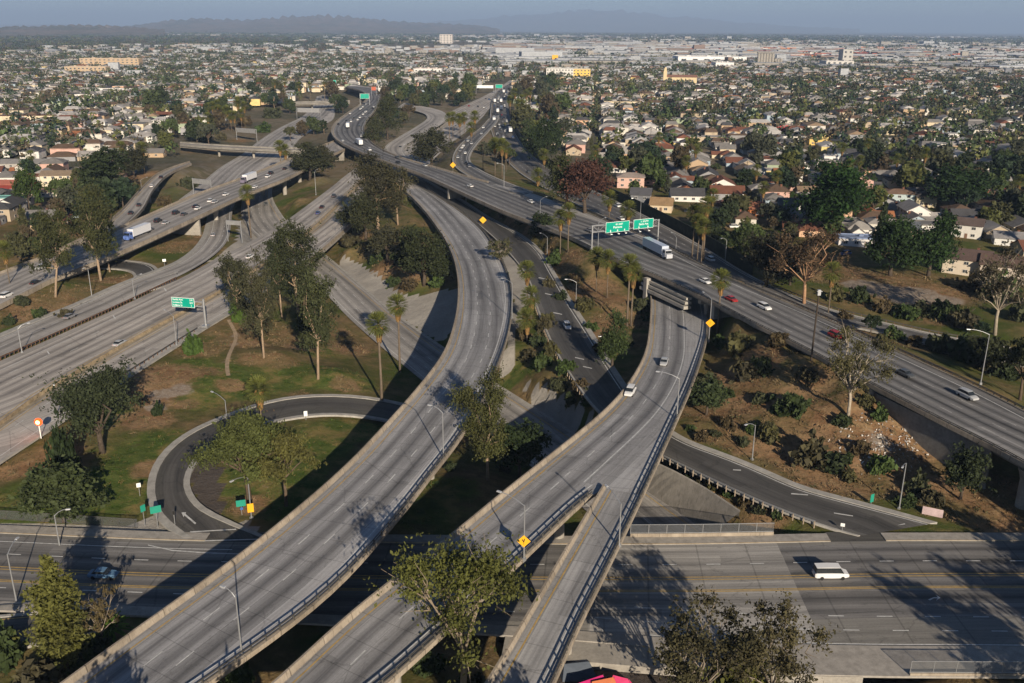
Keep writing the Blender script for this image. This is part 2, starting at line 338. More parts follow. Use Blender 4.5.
RD['R'] = Road([(1130, 525, 10), (1060, 487, 10), (1005, 455, 10), (973.6, 439, 10.2), (937, 421, 10.5), (901, 402, 10.8), (860, 381, 11), (828, 363, 11.3), (792, 344, 11.5), (755, 326, 11.8), (719, 306.7, 12), (687, 291, 12), (644, 272, 12), (619, 262, 12), (592, 249, 11.8), (560, 234, 11.5), (509, 215, 11), (473, 199, 10.6), (445, 186, 10.4), (418, 174, 10.3), (390, 164, 10.3), (362, 153.5, 10.3), (347, 147, 10.3), (336, 140.5, 10.3), (331, 132.5, 10.2), (334, 124, 10), (345, 115, 10), (358, 106, 10), (366, 100, 10), (366, 95, 10), (360, 91, 10), (345, 87, 10)],
               [(1190, 490, 10), (1100, 450, 10), (1024, 411, 10), (974, 386, 10.2), (905.5, 355, 10.6), (837, 324, 11.2), (792, 304, 11.5), (764, 293, 11.7), (728, 277, 12), (696, 262, 12), (660, 243, 12), (619, 226, 11.8), (578, 209, 11.4), (555, 201.5, 11.2), (532, 193, 11), (508, 187, 10.8), (489, 183, 10.6), (463.5, 176, 10.4), (436, 168, 10.3), (404, 159, 10.3), (386, 152, 10.3), (371, 142.5, 10.3), (364, 131, 10.2), (367, 121, 10), (375, 111, 10), (379.5, 101, 10), (380, 93, 10), (370, 87, 10), (352, 84, 10)])
RD['N'] = Road([(520, 196, 11), (488, 185.5, 10.5), (468, 175, 10), (457, 167.5, 9.5), (453.5, 160, 9), (457, 149.5, 8.5), (468, 138, 8), (482, 127, 7), (490, 118, 6)],
               [(532, 192.5, 11), (504, 182, 10.5), (483, 172.5, 10), (471, 165, 9.5), (468, 158, 9), (475, 145, 8.5), (488, 131, 8), (496, 122, 7), (499, 115, 6)])
RD['J'] = Road([(1080, 380, 3.5), (1024, 365, 4), (950, 350, 4.5), (889, 334, 5), (840, 323.5, 5.5), (800, 309.5, 6), (765, 295, 6.5), (730, 277.5, 7), (700, 262.5, 7.5), (665, 246, 8), (640, 233, 8), (600, 214, 8), (560, 195.5, 7.5), (520, 172, 6.5), (502, 152, 5.5), (492, 130, 4.5), (491, 112, 4), (497, 92, 4), (512, 82, 4), (527, 71, 4), (540, 62, 4)],
               [(1080, 364, 3.5), (1024, 351, 4), (930, 334, 4.7), (880, 322, 5.3), (840, 313, 5.7), (800, 299, 6), (765, 284, 6.5), (735, 268, 7), (710, 252, 7.5), (680, 235, 8), (640, 214, 8), (612, 200, 8), (580, 185, 7.5), (545, 166, 6.5), (524, 148, 5.5), (513, 130, 4.5), (508, 110, 4), (508, 94, 4), (520, 84, 4), (534, 72, 4), (546, 62, 4)])
RD['L'] = Road([(-70, 392, 2), (0, 361, 2), (60, 334.5, 2), (136, 299.5, 2), (187, 275, 2), (213, 260.5, 2), (239, 247.5, 2), (266, 233, 2), (289, 218.5, 2), (311.6, 202, 2), (334, 185, 2), (348, 173.5, 2), (370, 159, 2), (390, 147, 2), (405, 138.5, 2), (416, 133, 2), (450, 112, 2.2), (482, 97, 2.3), (497, 89, 2.5), (510, 80, 3), (522, 72, 3)],
               [(-90, 520, 2), (0, 475, 2), (40, 440, 2), (75, 411, 2), (136, 370, 2), (206, 326, 2), (243, 304, 2), (290, 273, 2), (325, 246, 2), (345, 228, 2), (362, 209, 2), (378, 190, 2), (394, 172, 2), (403, 156, 2), (419, 144.5, 2), (439, 130.5, 2.2), (459, 117.5, 2.2), (481, 103.5, 2.3), (497, 93.5, 2.5), (515, 80.5, 3), (526, 72, 3)])
RD['K'] = Road([(-70, 368, 2), (0, 337, 2), (50, 316, 2), (79.5, 304.5, 2), (113.5, 288.5, 2), (150, 274, 2), (175, 265, 1.8), (194, 253, 1.6), (206, 239, 1.2), (211, 223, .8), (214, 205, .4), (226, 190, 0), (245, 175, 0)],
               [(-70, 389, 2), (0, 358.5, 2), (60, 332, 2), (105, 311.5, 2), (136, 297, 2), (172, 279.5, 2), (200, 265, 1.8), (218, 252, 1.6), (228, 240, 1.2), (231, 225, .8), (234, 205, .4), (246, 190, 0), (262, 176, 0)])
RD['C'] = Road([(262, 150, -1), (252, 172, -2), (244, 192, -3), (241.5, 216, -4.2), (250, 230, -5), (275, 251, -6), (316, 284, -6.3), (349, 318, -6.5), (377, 343, -6.5), (424, 382, -6.5), (470, 418, -6.5), (520, 458, -6.5), (580, 505, -6.5), (640, 560, -6.5), (720, 625, -6.5), (800, 700, -6.5)],
               [(285, 158, -1), (274, 178, -2), (270, 196, -3), (278, 212, -4.2), (291, 229, -5), (309, 244, -6), (332, 262, -6.3), (362, 288, -6.5), (392, 313, -6.5), (441, 348, -6.5), (490, 382, -6.5), (550, 420, -6.5), (605, 458, -6.5), (655, 495, -6.5), (705, 530, -6.5), (800, 595, -6.5), (900, 670, -6.5)])
RD['D'] = Road([(398, 176, 2.8), (407, 181, 3), (430, 193.5, 3.4), (460, 210, 4), (492, 235, 4), (514.5, 258, 4), (530, 280, 3.6), (537, 304, 3.2), (555.5, 348, 2.6), (576, 381, 2.2), (596, 408, 2), (635, 441, 1.8), (680, 464, 1.5), (734, 490, 1), (798, 517, .4), (835, 529, .1), (860, 536, .02)],
               [(410, 172, 2.8), (418, 176.5, 3), (440, 189, 3.4), (460, 200, 4), (487, 217.5, 4), (519, 235, 4), (537, 250, 3.8), (551, 273, 3.4), (569, 304, 3.0), (589, 335, 2.6), (609, 368, 2.3), (638, 408, 2), (682, 442, 1.7), (740, 462, 1.2), (798, 489, .5), (868, 507, .1), (930, 524, .02)])
RD['Y'] = Road([(192, 538, .03), (178, 528, .05), (163, 516, .1), (155.5, 502.6, .2), (153.5, 484, .3), (159, 465, .5), (177, 443, .7), (197, 430, .7), (218, 421, .6), (238, 413, .5), (268, 402, .2), (300, 397, 0), (332, 396, -.4), (365, 398, -1.5), (400, 404, -3.5), (430, 414, -5.5), (460, 428, -6.3)],
               [(262, 538, .03), (241, 530, .05), (218, 522, .1), (199, 511.7, .2), (186, 498, .3), (181, 482, .5), (188, 464, .7), (202, 450, .7), (214.5, 442, .6), (236, 430, .5), (268, 421, .2), (293, 416, 0), (332, 412, -.4), (362, 414, -1.5), (390, 419, -3.5), (418, 428, -5.5), (448, 442, -6.3)])
RD['ST'] = Road([(-160, 528, 0), (-40, 531.5, 0), (118, 538.5, 0), (192, 541, 0), (400, 543, 0), (680, 544.5, 0), (865, 541, 0), (1000, 541, 0), (1120, 541, 0), (1260, 541, 0)],
                [(-160, 604, 0), (-40, 601, 0), (60, 604, 0), (300, 614, 0), (560, 630, 0), (700, 641, 0), (838, 646, 0), (1000, 647, 0), (1130, 649, 0), (1320, 652, 0)], sm=8)
RD['O'] = Road([(-60, 300, 3), (0, 274, 4), (45, 257, 5), (90, 241, 6), (125, 226, 6.7), (162, 209.5, 7.3), (193.6, 196, 8), (239, 179.5, 8), (261, 171, 8), (290, 159, 8), (312, 150, 8), (335, 141, 8)],
               [(-60, 338, 3), (0, 309, 4), (57, 279.5, 5), (92, 266, 6), (128, 251, 6.7), (160, 236.5, 7.3), (200, 217.5, 8), (243.5, 197, 8), (286.6, 180, 8), (300, 173, 8), (322, 161, 8), (345, 150, 8)])
RD['V'] = Road([(60, 250, 5.5), (95, 232, 6), (119.5, 213, 6.5), (138, 192.6, 6.5), (155, 176, 6.3), (166, 170, 6), (176, 166.5, 5.8), (190, 162, 5.5)],
               [(95, 245, 5.5), (122, 229, 6), (143, 210, 6.5), (152, 193, 6.5), (161, 181.5, 6.3), (170, 174, 6), (179, 169.5, 5.8), (192, 164.5, 5.5)])
RD['X'] = Road([(180, 200, 0), (199, 186, 0), (222, 167, 0), (242, 155, 0), (261, 140, 0), (282, 127, 0), (302, 117, 0), (312, 107, 0), (318, 95, 0)],
               [(225, 205, 0), (248, 190, 0), (270, 172, 0), (286, 156, 0), (300, 138, 0), (316, 128, 0), (332, 120, 0), (334, 107, 0), (336, 95, 0)])
RD['W'] = Road([(180, 145.5, 6), (199, 147.3, 6), (240, 149.5, 6), (285, 151.5, 6), (332, 150.5, 6)], [(180, 143, 6), (199, 144.7, 6), (240, 146.9, 6), (285, 148.9, 6), (332, 148, 6)])
RD['U'] = Road([(286, 104.2, 6), (300, 103.8, 6), (334, 103, 6), (350, 102.6, 6)], [(286, 102.8, 6), (300, 102.4, 6), (334, 101.6, 6), (350, 101.2, 6)])
# small curved ramp right of the big curve, under trees
RD['Q'] = Road([(400, 166, 2.6), (385, 148, 3), (398, 138, 4), (418, 126, 5), (428, 118, 6), (424, 113, 7), (414, 110, 8), (398, 107, 9)],
               [(410, 162, 2.6), (403, 147, 3), (414, 139, 4), (436, 127, 5), (447, 119, 6), (444, 112, 7), (430, 107, 8), (404, 103, 9)])
# dark loop under the left overpass
RD['P'] = Road([(176, 281, 1.95), (150, 291, 1.9), (128, 292, 1.8), (134, 284, 1.6), (138, 276, 1.4), (132, 270, 1.2), (118, 268, 1), (100, 268, 1)],
               [(178, 272, 1.95), (160, 279, 1.9), (150, 283, 1.8), (155, 277, 1.6), (158, 270, 1.4), (150, 264, 1.2), (130, 260, 1), (105, 259, 1)])
for k, r in RD.items(): print(k, 'w %.1f..%.1f' % (r.w.min(), r.w.max()), 'len %.0f' % r.s[-1], 'n', len(r.C))
# ------------------------------------------------------------------ terrain: one sheet from below the camera to the horizon
ctl = []                                                     # (x, y, z) known ground heights
foot = []                                                    # (x, y, z, radius): the ground has to stay below this
def ground_road(k, a=0.0, b=1.0, drop=.35):
    r = RD[k]; n = len(r.C)
    for i in range(int(a*n), max(int(a*n)+1, int(b*n))):
        for f in (0, .5, 1): p = r.L[i]*(1-f)+r.R[i]*f; ctl.append((p[0], p[1], p[2]-drop))
        m = max(3, int(r.w[i]/5))
        for f in np.linspace(0, 1, m): p = r.L[i]*(1-f)+r.R[i]*f; foot.append((p[0], p[1], p[2]-drop, 4.2))
def air_road(k, clear=2.6, a=0.0, b=1.0):
    r = RD[k]; n = len(r.C)
    for i in range(int(a*n), int(b*n)):
        m = max(3, int(r.w[i]/5))
        for f in np.linspace(0, 1, m): p = r.L[i]*(1-f)+r.R[i]*f; foot.append((p[0], p[1], p[2]-clear, 4.5))
def frac_px(k, px, py): return RD[k].near_px(px, py)/len(RD[k].C)
fC1, fC2 = frac_px('L', 252, 262), frac_px('L', 335, 212)
ground_road('L', 0, fC1); ground_road('L', fC2, 1); air_road('L', 1.9, fC1, fC2)
ground_road('K'); ground_road('C'); ground_road('D'); ground_road('Y'); ground_road('X'); ground_road('J'); ground_road('P'); ground_road('N'); ground_road('Q')
sC1, sC2 = frac_px('ST', 520, 582), frac_px('ST', 800, 590)
ground_road('ST', 0, sC1); ground_road('ST', sC2, 1); air_road('ST', 1.4, sC1, sC2)
rE = [frac_px('R', 905, 380), frac_px('R', 742, 300), frac_px('R', 632, 248), frac_px('R', 470, 185)]
ground_road('R', rE[0], rE[1]); ground_road('R', rE[2], rE[3]); air_road('R', 2.6, 0, rE[0]); air_road('R', 2.6, rE[1], rE[2]); air_road('R', 2.6, rE[3], 1)
aA = frac_px('A', 420, 195); ground_road('A', aA, 1); air_road('A', 2.6, 0, aA)
bA = frac_px('Bm', 678, 306); air_road('B'); air_road('S'); air_road('Bm', 2.6); ground_road('Bm', bA, 1)
oA = frac_px('O', 40, 275); ground_road('O', 0, oA); air_road('O', 2.6, oA, 1)
air_road('V', 2.4, .2, .85); ground_road('V', 0, .2); ground_road('V', .85, 1)
for px, py, z in [(100, 470, .8), (40, 500, .3), (120, 430, 1.2), (200, 380, 1.5), (260, 350, 1.5), (330, 370, .5), (300, 300, 1.6), (220, 480, .4), (300, 470, 0), (360, 440, -.5),
                  (20, 640, -1), (100, 680, -2), (-60, 660, -1), (200, 720, -1), (300, 700, 0), (450, 690, 0), (430, 500, -1), (480, 480, -2), (470, 520, -1), (540, 560, 0), (620, 680, -1), (700, 690, -2), (800, 690, -2), (950, 690, -1), (1100, 700, 0), (480, 660, -1), (560, 700, -1),
                  (370, 235, 3), (350, 210, 3.5), (400, 250, 3), (420, 270, 2), (380, 200, 3.5), (340, 240, 2.5), (448, 330, 1), (505, 340, 2.2), (540, 370, 1.6), (500, 262, 3), (518, 300, 2.5), (560, 400, .5),
                  (560, 268, 6), (600, 300, 5), (640, 330, 3.5), (600, 340, 3), (520, 226, 6), (730, 370, 3.5), (760, 420, 3), (820, 400, 5), (860, 440, 4), (900, 460, 2), (740, 350, 4.5), (800, 365, 6), (880, 410, 6.5), (960, 500, .5), (930, 480, 1), (700, 420, 2),
                  (800, 270, 7), (860, 280, 6), (920, 290, 5.5), (980, 300, 5), (1024, 290, 5.5), (1000, 330, 4.5), (920, 345, 5.2), (980, 372, 5), (700, 225, 8), (760, 240, 8), (660, 205, 8), (860, 230, 7), (960, 240, 6.5), (1060, 260, 6), (700, 180, 7), (800, 180, 7), (920, 180, 6.5), (1040, 180, 6),
                  (540, 150, 7), (570, 130, 6.5), (520, 120, 5.5), (470, 170, 7), (520, 180, 8), (440, 170, 4), (435, 160, 4), (400, 130, 5), (385, 130, 6), (410, 118, 6), (350, 115, 7),
                  (40, 310, 2.5), (100, 285, 2.3), (60, 300, 2.5), (200, 240, 1.2), (170, 255, 1.3), (300, 195, 4), (290, 205, 3), (320, 175, 5), (310, 160, 6.5), (310, 140, 5), (220, 130, 5), (190, 140, 6), (150, 165, 6), (180, 185, 3), (170, 200, 3), (100, 220, 6), (60, 230, 5.5), (20, 240, 5), (0, 200, 5), (60, 180, 5), (120, 140, 5.5), (40, 130, 5), (-60, 180, 5), (-60, 260, 4), (240, 120, 7), (230, 100, 6), (300, 92, 5), (-100, 300, 3), (340, 90, 6), (400, 90, 5)]:
    p = at(px, py, z); ctl.append((p[0], p[1], z))
for yy in (700, 900, 1300, 2000, 3000):
    for xx in np.linspace(-1, 1, 9): ctl.append((xx*yy*.7, yy, 5.0))
CT = np.array(ctl); FT = np.array(foot)
keep = np.ones(len(FT), bool)
def heights(P):                                              # P: (n,2): free height, and the most it may be
    Z = np.zeros(len(P)); LM = np.full(len(P), 1e3)
    for i in range(0, len(P), 1500):
        q = P[i:i+1500]; d2 = (q[:, :1]-CT[:, 0])**2+(q[:, 1:2]-CT[:, 1])**2+1.0
        wt = d2**-1.6; z = (wt*CT[:, 2]).sum(1)/wt.sum(1)
        f2 = (q[:, :1]-FT[:, 0])**2+(q[:, 1:2]-FT[:, 1])**2
        LM[i:i+1500] = np.where(f2 < FT[:, 3]**2, FT[:, 2], 1e3).min(1)
        Z[i:i+1500] = z
    return Z, LM
def axis(a, b, st, lo, hi, g=1.12):
    v = list(np.arange(a, b, st)); d = st
    while v[-1] < hi: d *= g; v.append(v[-1]+d)
    d = st
    while v[0] > lo: d *= g; v.insert(0, v[0]-d)
    return np.array(v)
GX = axis(-185, 185, 2.1, -60000, 60000); GY = axis(84, 520, 2.2, -600, 60000, 1.1)
gx, gy = np.meshgrid(GX, GY); Pxy = np.stack([gx.ravel(), gy.ravel()], 1)
nearm = (np.abs(Pxy[:, 0]) < 2500) & (Pxy[:, 1] < 4500)
GZ = np.full(len(Pxy), 5.0); GL = np.full(len(Pxy), 1e3); GZ[nearm], GL[nearm] = heights(Pxy[nearm])
for _ in range(4):                                           # ease the banks, then cut the roads free again
    g = np.minimum(GZ, GL).reshape(len(GY), len(GX)); g[1:-1, 1:-1] = .4*g[1:-1, 1:-1]+.15*(g[:-2, 1:-1]+g[2:, 1:-1]+g[1:-1, :-2]+g[1:-1, 2:]); GZ = g.ravel()
und = np.sin(Pxy[:, 0]*.21+Pxy[:, 1]*.13)*.12+np.sin(Pxy[:, 0]*.07-Pxy[:, 1]*.11)*.25
GZ = np.where(nearm & (Pxy[:, 1] > 84), np.minimum(GZ-.1+np.clip(und, -.3, .3), GL), GZ)
GZ2 = GZ.reshape(len(GY), len(GX))
def gz(x, y):
    i = min(max(int(np.searchsorted(GX, x))-1, 0), len(GX)-2); j = min(max(int(np.searchsorted(GY, y))-1, 0), len(GY)-2)
    tx = (x-GX[i])/(GX[i+1]-GX[i]); ty = (y-GY[j])/(GY[j+1]-GY[j])
    return float((GZ2[j, i]*(1-tx)+GZ2[j, i+1]*tx)*(1-ty)+(GZ2[j+1, i]*(1-tx)+GZ2[j+1, i+1]*tx)*ty)
def on_ground(px, py, guess=3.0):
    z = guess
    for _ in range(12): p = at(px, py, z); z = .5*z+.5*gz(p[0], p[1])
    p = at(px, py, z); return np.array([p[0], p[1], gz(p[0], p[1])])
# land cover, painted where it lies: green grass, bare brown dirt, concrete paving, pale dust
cov = np.zeros((len(Pxy), 4)); 
def cover(ch, spots, st=1.0):
    for px, py, r in spots:
        p = on_ground(px, py); d = np.hypot(Pxy[:, 0]-p[0], Pxy[:, 1]-p[1]); k = np.clip(1.5-d/r, 0, 1)*st
        cov[:, ch] = np.maximum(cov[:, ch], k)
cover(0, [(60, 500, 14), (110, 490, 12), (30, 510, 10), (130, 460, 9), (160, 440, 6), (220, 375, 9), (190, 365, 6), (250, 385, 10), (320, 350, 8), (340, 375, 9), (310, 375, 9), (285, 380, 8), (240, 310, 6), (280, 470, 10), (320, 440, 9), (350, 430, 8), (250, 480, 8), (300, 500, 9), (440, 490, 8), (420, 510, 8), (200, 400, 6), (110, 420, 7),
          (290, 200, 9), (305, 190, 7), (320, 107, 10), (10, 330, 3), (60, 322, 3), (540, 360, 5), (510, 380, 5), (310, 215, 4)])
cover(1, [(960, 505, 7), (990, 512, 8), (1015, 500, 8), (940, 490, 6), (205, 372, 4), (230, 385, 4), (300, 345, 6), (345, 385, 4), (250, 360, 4), (185, 405, 3), (170, 375, 8), (150, 395, 7), (145, 420, 6), (200, 350, 6), (240, 340, 8), (270, 330, 8), (290, 340, 7), (280, 360, 5), (330, 330, 6), (350, 350, 6), (40, 430, 4), (20, 470, 4), (60, 460, 6), (150, 470, 4), (60, 300, 10), (100, 292, 8), (30, 312, 8), (110, 280, 6), (20, 300, 8),  # right-corner spots at the start: dirt colour put in for the tree shade there
          (360, 235, 8), (395, 255, 9), (380, 270, 8), (410, 280, 5), (345, 215, 6), (415, 235, 5), (210, 235, 8), (185, 245, 8), (170, 250, 6),
          (560, 270, 9), (590, 290, 9), (620, 320, 9), (640, 340, 6), (600, 330, 7), (545, 255, 6), (580, 300, 8), (530, 232, 6), (510, 220, 5), (490, 208, 4), (610, 300, 8),
          (740, 380, 9), (720, 410, 8), (760, 400, 9), (800, 390, 9), (830, 430, 9), (860, 410, 8), (780, 440, 9), (880, 450, 9), (740, 440, 7), (840, 480, 8), (900, 440, 8), (810, 460, 8), (900, 480, 7), (760, 360, 7), (800, 490, 4), (700, 480, 3), (730, 500, 4), (770, 515, 4), (760, 510, 4),
          (840, 275, 14), (900, 285, 16), (940, 295, 12), (800, 262, 8), (770, 250, 10), (870, 300, 8), (850, 330, 5), (940, 320, 7), (220, 128, 22), (240, 140, 12), (200, 150, 12), (255, 120, 12), (275, 105, 10), (140, 175, 10), (128, 185, 8), (80, 235, 6), (20, 195, 12), (60, 225, 8), (250, 505, 4), (262, 418, 3), (300, 394, 2.5), (30, 215, 8), (50, 205, 8), (305, 168, 5), (360, 160, 5), (525, 240, 4)])
cover(2, [(428, 310, 5), (420, 300, 5), (435, 320, 5), (405, 298, 4), (380, 280, 3), (360, 268, 3), (345, 262, 2), (480, 232, 3), (497, 252, 3), (512, 285, 2.5), (515, 310, 2), (514, 340, 2), (470, 220, 2),
          (670, 490, 4), (690, 500, 4), (710, 512, 4), (725, 520, 2.5), (660, 478, 3), (545, 400, 4), (530, 392, 3), (560, 412, 3), (240, 235, 5), (232, 250, 5), (225, 262, 3.5), (245, 222, 3), (150, 276, 3), (165, 268, 3), (140, 532, 4), (158, 528, 3), (120, 532, 3), (90, 528, 3), (60, 526, 3), (30, 525, 3), (0, 524, 3), (205, 490, 4), (200, 475, 4), (205, 505, 2.5), (210, 460, 3), (198, 497, 3), (208, 515, 2.5), (222, 512, 2), (20, 612, 3), (45, 612, 2), (0, 613, 3), (410, 320, 4), (445, 345, 3), (590, 420, 4)])
PAVE = [[(340, 252), (353, 260), (377, 274), (400, 294), (407, 297), (457, 288), (460, 320), (441, 345), (394, 314), (340, 276)], [(470, 226), (492, 235), (515, 258), (531, 280), (533, 300), (519, 312), (517, 374), (496, 374), (508, 340), (512, 300), (505, 268), (494, 247)], [(520, 386), (545, 386), (580, 406), (594, 418), (575, 436), (540, 417)],
        [(205, 263), (222, 252), (236, 240), (242, 212), (252, 214), (264, 236), (242, 249), (215, 262)], [(148, 276), (160, 268), (178, 266), (170, 276)], [(-60, 519), (0, 521), (100, 528), (128, 527), (158, 516), (182, 536), (150, 539), (-60, 533)], [(0, 606), (60, 603), (72, 608), (45, 616), (0, 621)], [(225, 524), (245, 522), (262, 530), (262, 540), (240, 534)]]
LOT = [[(188, 470), (200, 453), (214, 447), (222, 470), (224, 505), (214, 517), (202, 510), (192, 495)], [(555, 655), (640, 650), (700, 660), (720, 720), (540, 720)], [(40, 205), (62, 203), (70, 214), (48, 222), (36, 220)]]
PX = np.array([proj((a, b_, c_)) for (a, b_), c_ in zip(Pxy, GZ)])
def inside(poly):
    x, y = PX[:, 0], PX[:, 1]; c = np.zeros(len(PX), bool); j = len(poly)-1
    for i in range(len(poly)):
        (x0, y0), (x1, y1) = poly[i], poly[j]
        with np.errstate(divide='ignore', invalid='ignore'): c ^= ((y0 > y) != (y1 > y)) & (x < (x1-x0)*(y-y0)/((y1-y0) or 1e-9)+x0)
        j = i
    return c
cov[:, 2] = 0
for q_ in PAVE: cov[inside(q_), 2] = 1
lot = np.zeros(len(Pxy))
for q_ in LOT: lot[inside(q_)] = 1
cover(3, [(880, 290, 7), (900, 296, 8), (860, 285, 6), (920, 292, 6), (945, 300, 6), (880, 442, 3), (232, 345, 1.5), (236, 335, 1.5), (230, 360, 1.5), (162, 395, 3), (180, 390, 3), (155, 408, 2.5)])
city = np.clip((np.hypot(Pxy[:, 0], Pxy[:, 1])-480)/120, 0, 1)
nx, ny = len(GX), len(GY)
F = np.array([(j*nx+i, j*nx+i+1, (j+1)*nx+i+1, (j+1)*nx+i) for j in range(ny-1) for i in range(nx-1)])
t = NT('ground'); p = t.pos()
def attr(nm): return t.n('ShaderNodeAttribute', attribute_name=nm).outputs['Fac']
n1 = t.noise(p, .05, 5, .62); n2 = t.noise(p, .35, 5, .65); n3 = t.noise(p, 1.6, 4, .7); nf = t.noise(p, .012, 5, .6); n4 = t.noise(p, .12, 5, .65)
def edge(a, sh=.35): return t.ramp(t.mth('ADD', a, t.mth('MULTIPLY', t.mth('SUBTRACT', t.mth('ADD', t.mth('MULTIPLY', n2, .5), t.mth('MULTIPLY', n4, .5)), .5), 2.2)), .5-sh, .5+sh)
dry = t.mix(t.ramp(n2, .35, .65), (.12, .09, .045), (.23, .16, .08)); dry = t.mix(t.ramp(n1, .4, .62), dry, (.065, .085, .02))
green = t.mix(t.ramp(n2, .35, .65), (.046, .076, .016), (.105, .128, .034)); green = t.mix(t.ramp(n4, .5, .64, 0, .75), green, (.24, .175, .07))
dirt = t.mix(t.ramp(n4, .38, .6), (.205, .115, .06), (.30, .19, .105)); dirt = t.mix(t.ramp(n2, .5, .62, 0, .8), dirt, (.30, .205, .11)); dirt = t.mix(t.ramp(n3, .5, .7, 0, .6), dirt, (.085, .07, .036)); dirt = t.mix(t.ramp(n1, .47, .62, 0, .65), dirt, (.08, .08, .03))
pave = t.mix(t.ramp(n4, .3, .7), (.29, .27, .24), (.40, .375, .335)); pave = t.mix(t.ramp(n3, .55, .75, 0, .4), pave, (.13, .12, .105))
dust = t.mix(t.ramp(n2, .35, .65), (.20, .155, .115), (.30, .245, .19)); dust = t.mix(t.ramp(n3, .54, .62, 0, .8), dust, (.34, .31, .28))
cityc = t.mix(t.ramp(nf, .4, .6), (.17, .135, .09), (.115, .105, .062)); cityc = t.mix(t.ramp(n4, .48, .6), cityc, (.20, .17, .13)); cityc = t.mix(t.ramp(t.noise(p, .004, 6, .7), .48, .56, 0, .8), cityc, (.08, .08, .055))
c = t.mix(attr('city'), dry, cityc)
for ch, nm in ((green, 'grass'), (dirt, 'dirt'), (dust, 'dust')): c = t.mix(edge(attr(nm), .2), c, ch)
lotc = t.mix(t.ramp(n4, .35, .65), (.07, .058, .05), (.105, .09, .08))
for ch, nm in ((lotc, 'lot'), (pave, 'pave')): c = t.mix(t.ramp(t.mth('ADD', attr(nm), t.mth('MULTIPLY', t.mth('SUBTRACT', n3, .5), .25)), .42, .58), c, ch)
GMAT = t.end(t.bsdf(c, .95, 0, t.bump(t.mth('ADD', n2, t.mth('MULTIPLY', n3, .6)), .7, .5), .05))
gm = new_mesh('ground', np.stack([Pxy[:, 0], Pxy[:, 1], GZ], 1), F, GMAT, smooth=True)
for nm, a in (('lot', lot), ('grass', cov[:, 0]), ('dirt', cov[:, 1]), ('pave', cov[:, 2]), ('dust', cov[:, 3]), ('city', city)):
    at_ = gm.attributes.new(nm, 'FLOAT', 'POINT'); at_.data.foreach_set('value', a.astype(np.float32))
link('ground', gm, kind='structure')
# ------------------------------------------------------------------ far hills, two ranges
def hill(name, prof, dist, depth, mat):                      # prof: (px, py of the crest)
    xs = np.linspace(prof[0][0], prof[-1][0], 90); ys = np.interp(xs, [a for a, b in prof], [b for a, b in prof]); V = []; n = 26
    for x, y in zip(xs, ys):
        d = ray(x, y); k = dist/math.hypot(d[0], d[1]); crest = max(6, CAM_Z+d[2]*k); ux, uy = d[0]/math.hypot(d[0], d[1]), d[1]/math.hypot(d[0], d[1])
        for j in range(n):
            f = j/(n-1); rr = dist-depth*.5+f*depth*1.2; h = math.sin(min(1, f*1.25)*PI*.5)**1.5 if f < .8 else math.cos((f-.8)/.2*PI/2)
            rid = .16*math.sin(x*.21+j*.9)+.13*math.sin(x*.47-j*1.3)+.07*math.sin(x*1.1+j*1.9)
            V.append((ux*rr, uy*rr, 3+(crest-3)*max(0, h*(1+rid*(1-abs(2*f-1.3)*.6) if 0 < j < n-1 else h))))
    Fh = [(i*n+j, i*n+j+1, (i+1)*n+j+1, (i+1)*n+j) for i in range(len(xs)-1) for j in range(n-1)]
    return link(name, new_mesh(name, V, Fh, mat, smooth=True), kind='structure')
t = NT('hillside'); p = t.pos(); n1 = t.noise(p, .0016, 6, .65); n2 = t.noise(p, .006, 5, .7)
c = t.mix(t.ramp(n1, .4, .62), (.20, .15, .115), (.10, .10, .075)); c = t.mix(t.ramp(n2, .6, .66, 0, .8), c, (.34, .29, .25)); n5 = t.noise(p, .02, 4, .7); c = t.mix(t.ramp(n5, .6, .7, 0, .7), c, (.55, .5, .44)); HM = t.end(t.bsdf(c, .95, 0, None, .05))
hill('hills', [(50, 30), (70, 29), (90, 27.5), (130, 26.5), (160, 22), (185, 19.5), (200, 18.5), (225, 20), (245, 20.5), (258, 19.5), (270, 19), (290, 17), (315, 15.8), (335, 16.5), (350, 17.2), (365, 18.5), (380, 20.5), (400, 22), (430, 23.5), (460, 24.5), (485, 26.5), (500, 30)], 15000, 6000, HM)
hill('hills', [(-60, 30), (-20, 29), (10, 27.5), (45, 27.2), (65, 26), (90, 26.2), (120, 27.2), (150, 29.5), (165, 30.5)], 9500, 2600, HM)
hill('hills', [(-100, 26), (0, 25), (60, 24.5), (110, 26), (200, 26), (420, 23), (480, 19), (520, 15.5), (560, 13), (590, 10.5), (605, 9.5), (625, 12), (650, 14.5), (690, 18), (740, 22.5), (800, 27), (860, 29)], 34000, 9000, HM)
# ------------------------------------------------------------------ the air
t = NT('haze'); pv = t.n('ShaderNodeVolumePrincipled'); pv.inputs['Color'].default_value = (.48, .66, .97, 1); pv.inputs['Density'].default_value = HAZE if 'HAZE' in globals() else 7e-5; pv.inputs['Anisotropy'].default_value = 0.0
t.t.links.new(pv.outputs[0], t.out.inputs[1])
hz = B(); hz.box((0, 33000, 395), (142000, 72000, 808)); hz.obj('haze', t.m, kind='stuff', label='thin blue haze lying over the whole city', cat='haze')
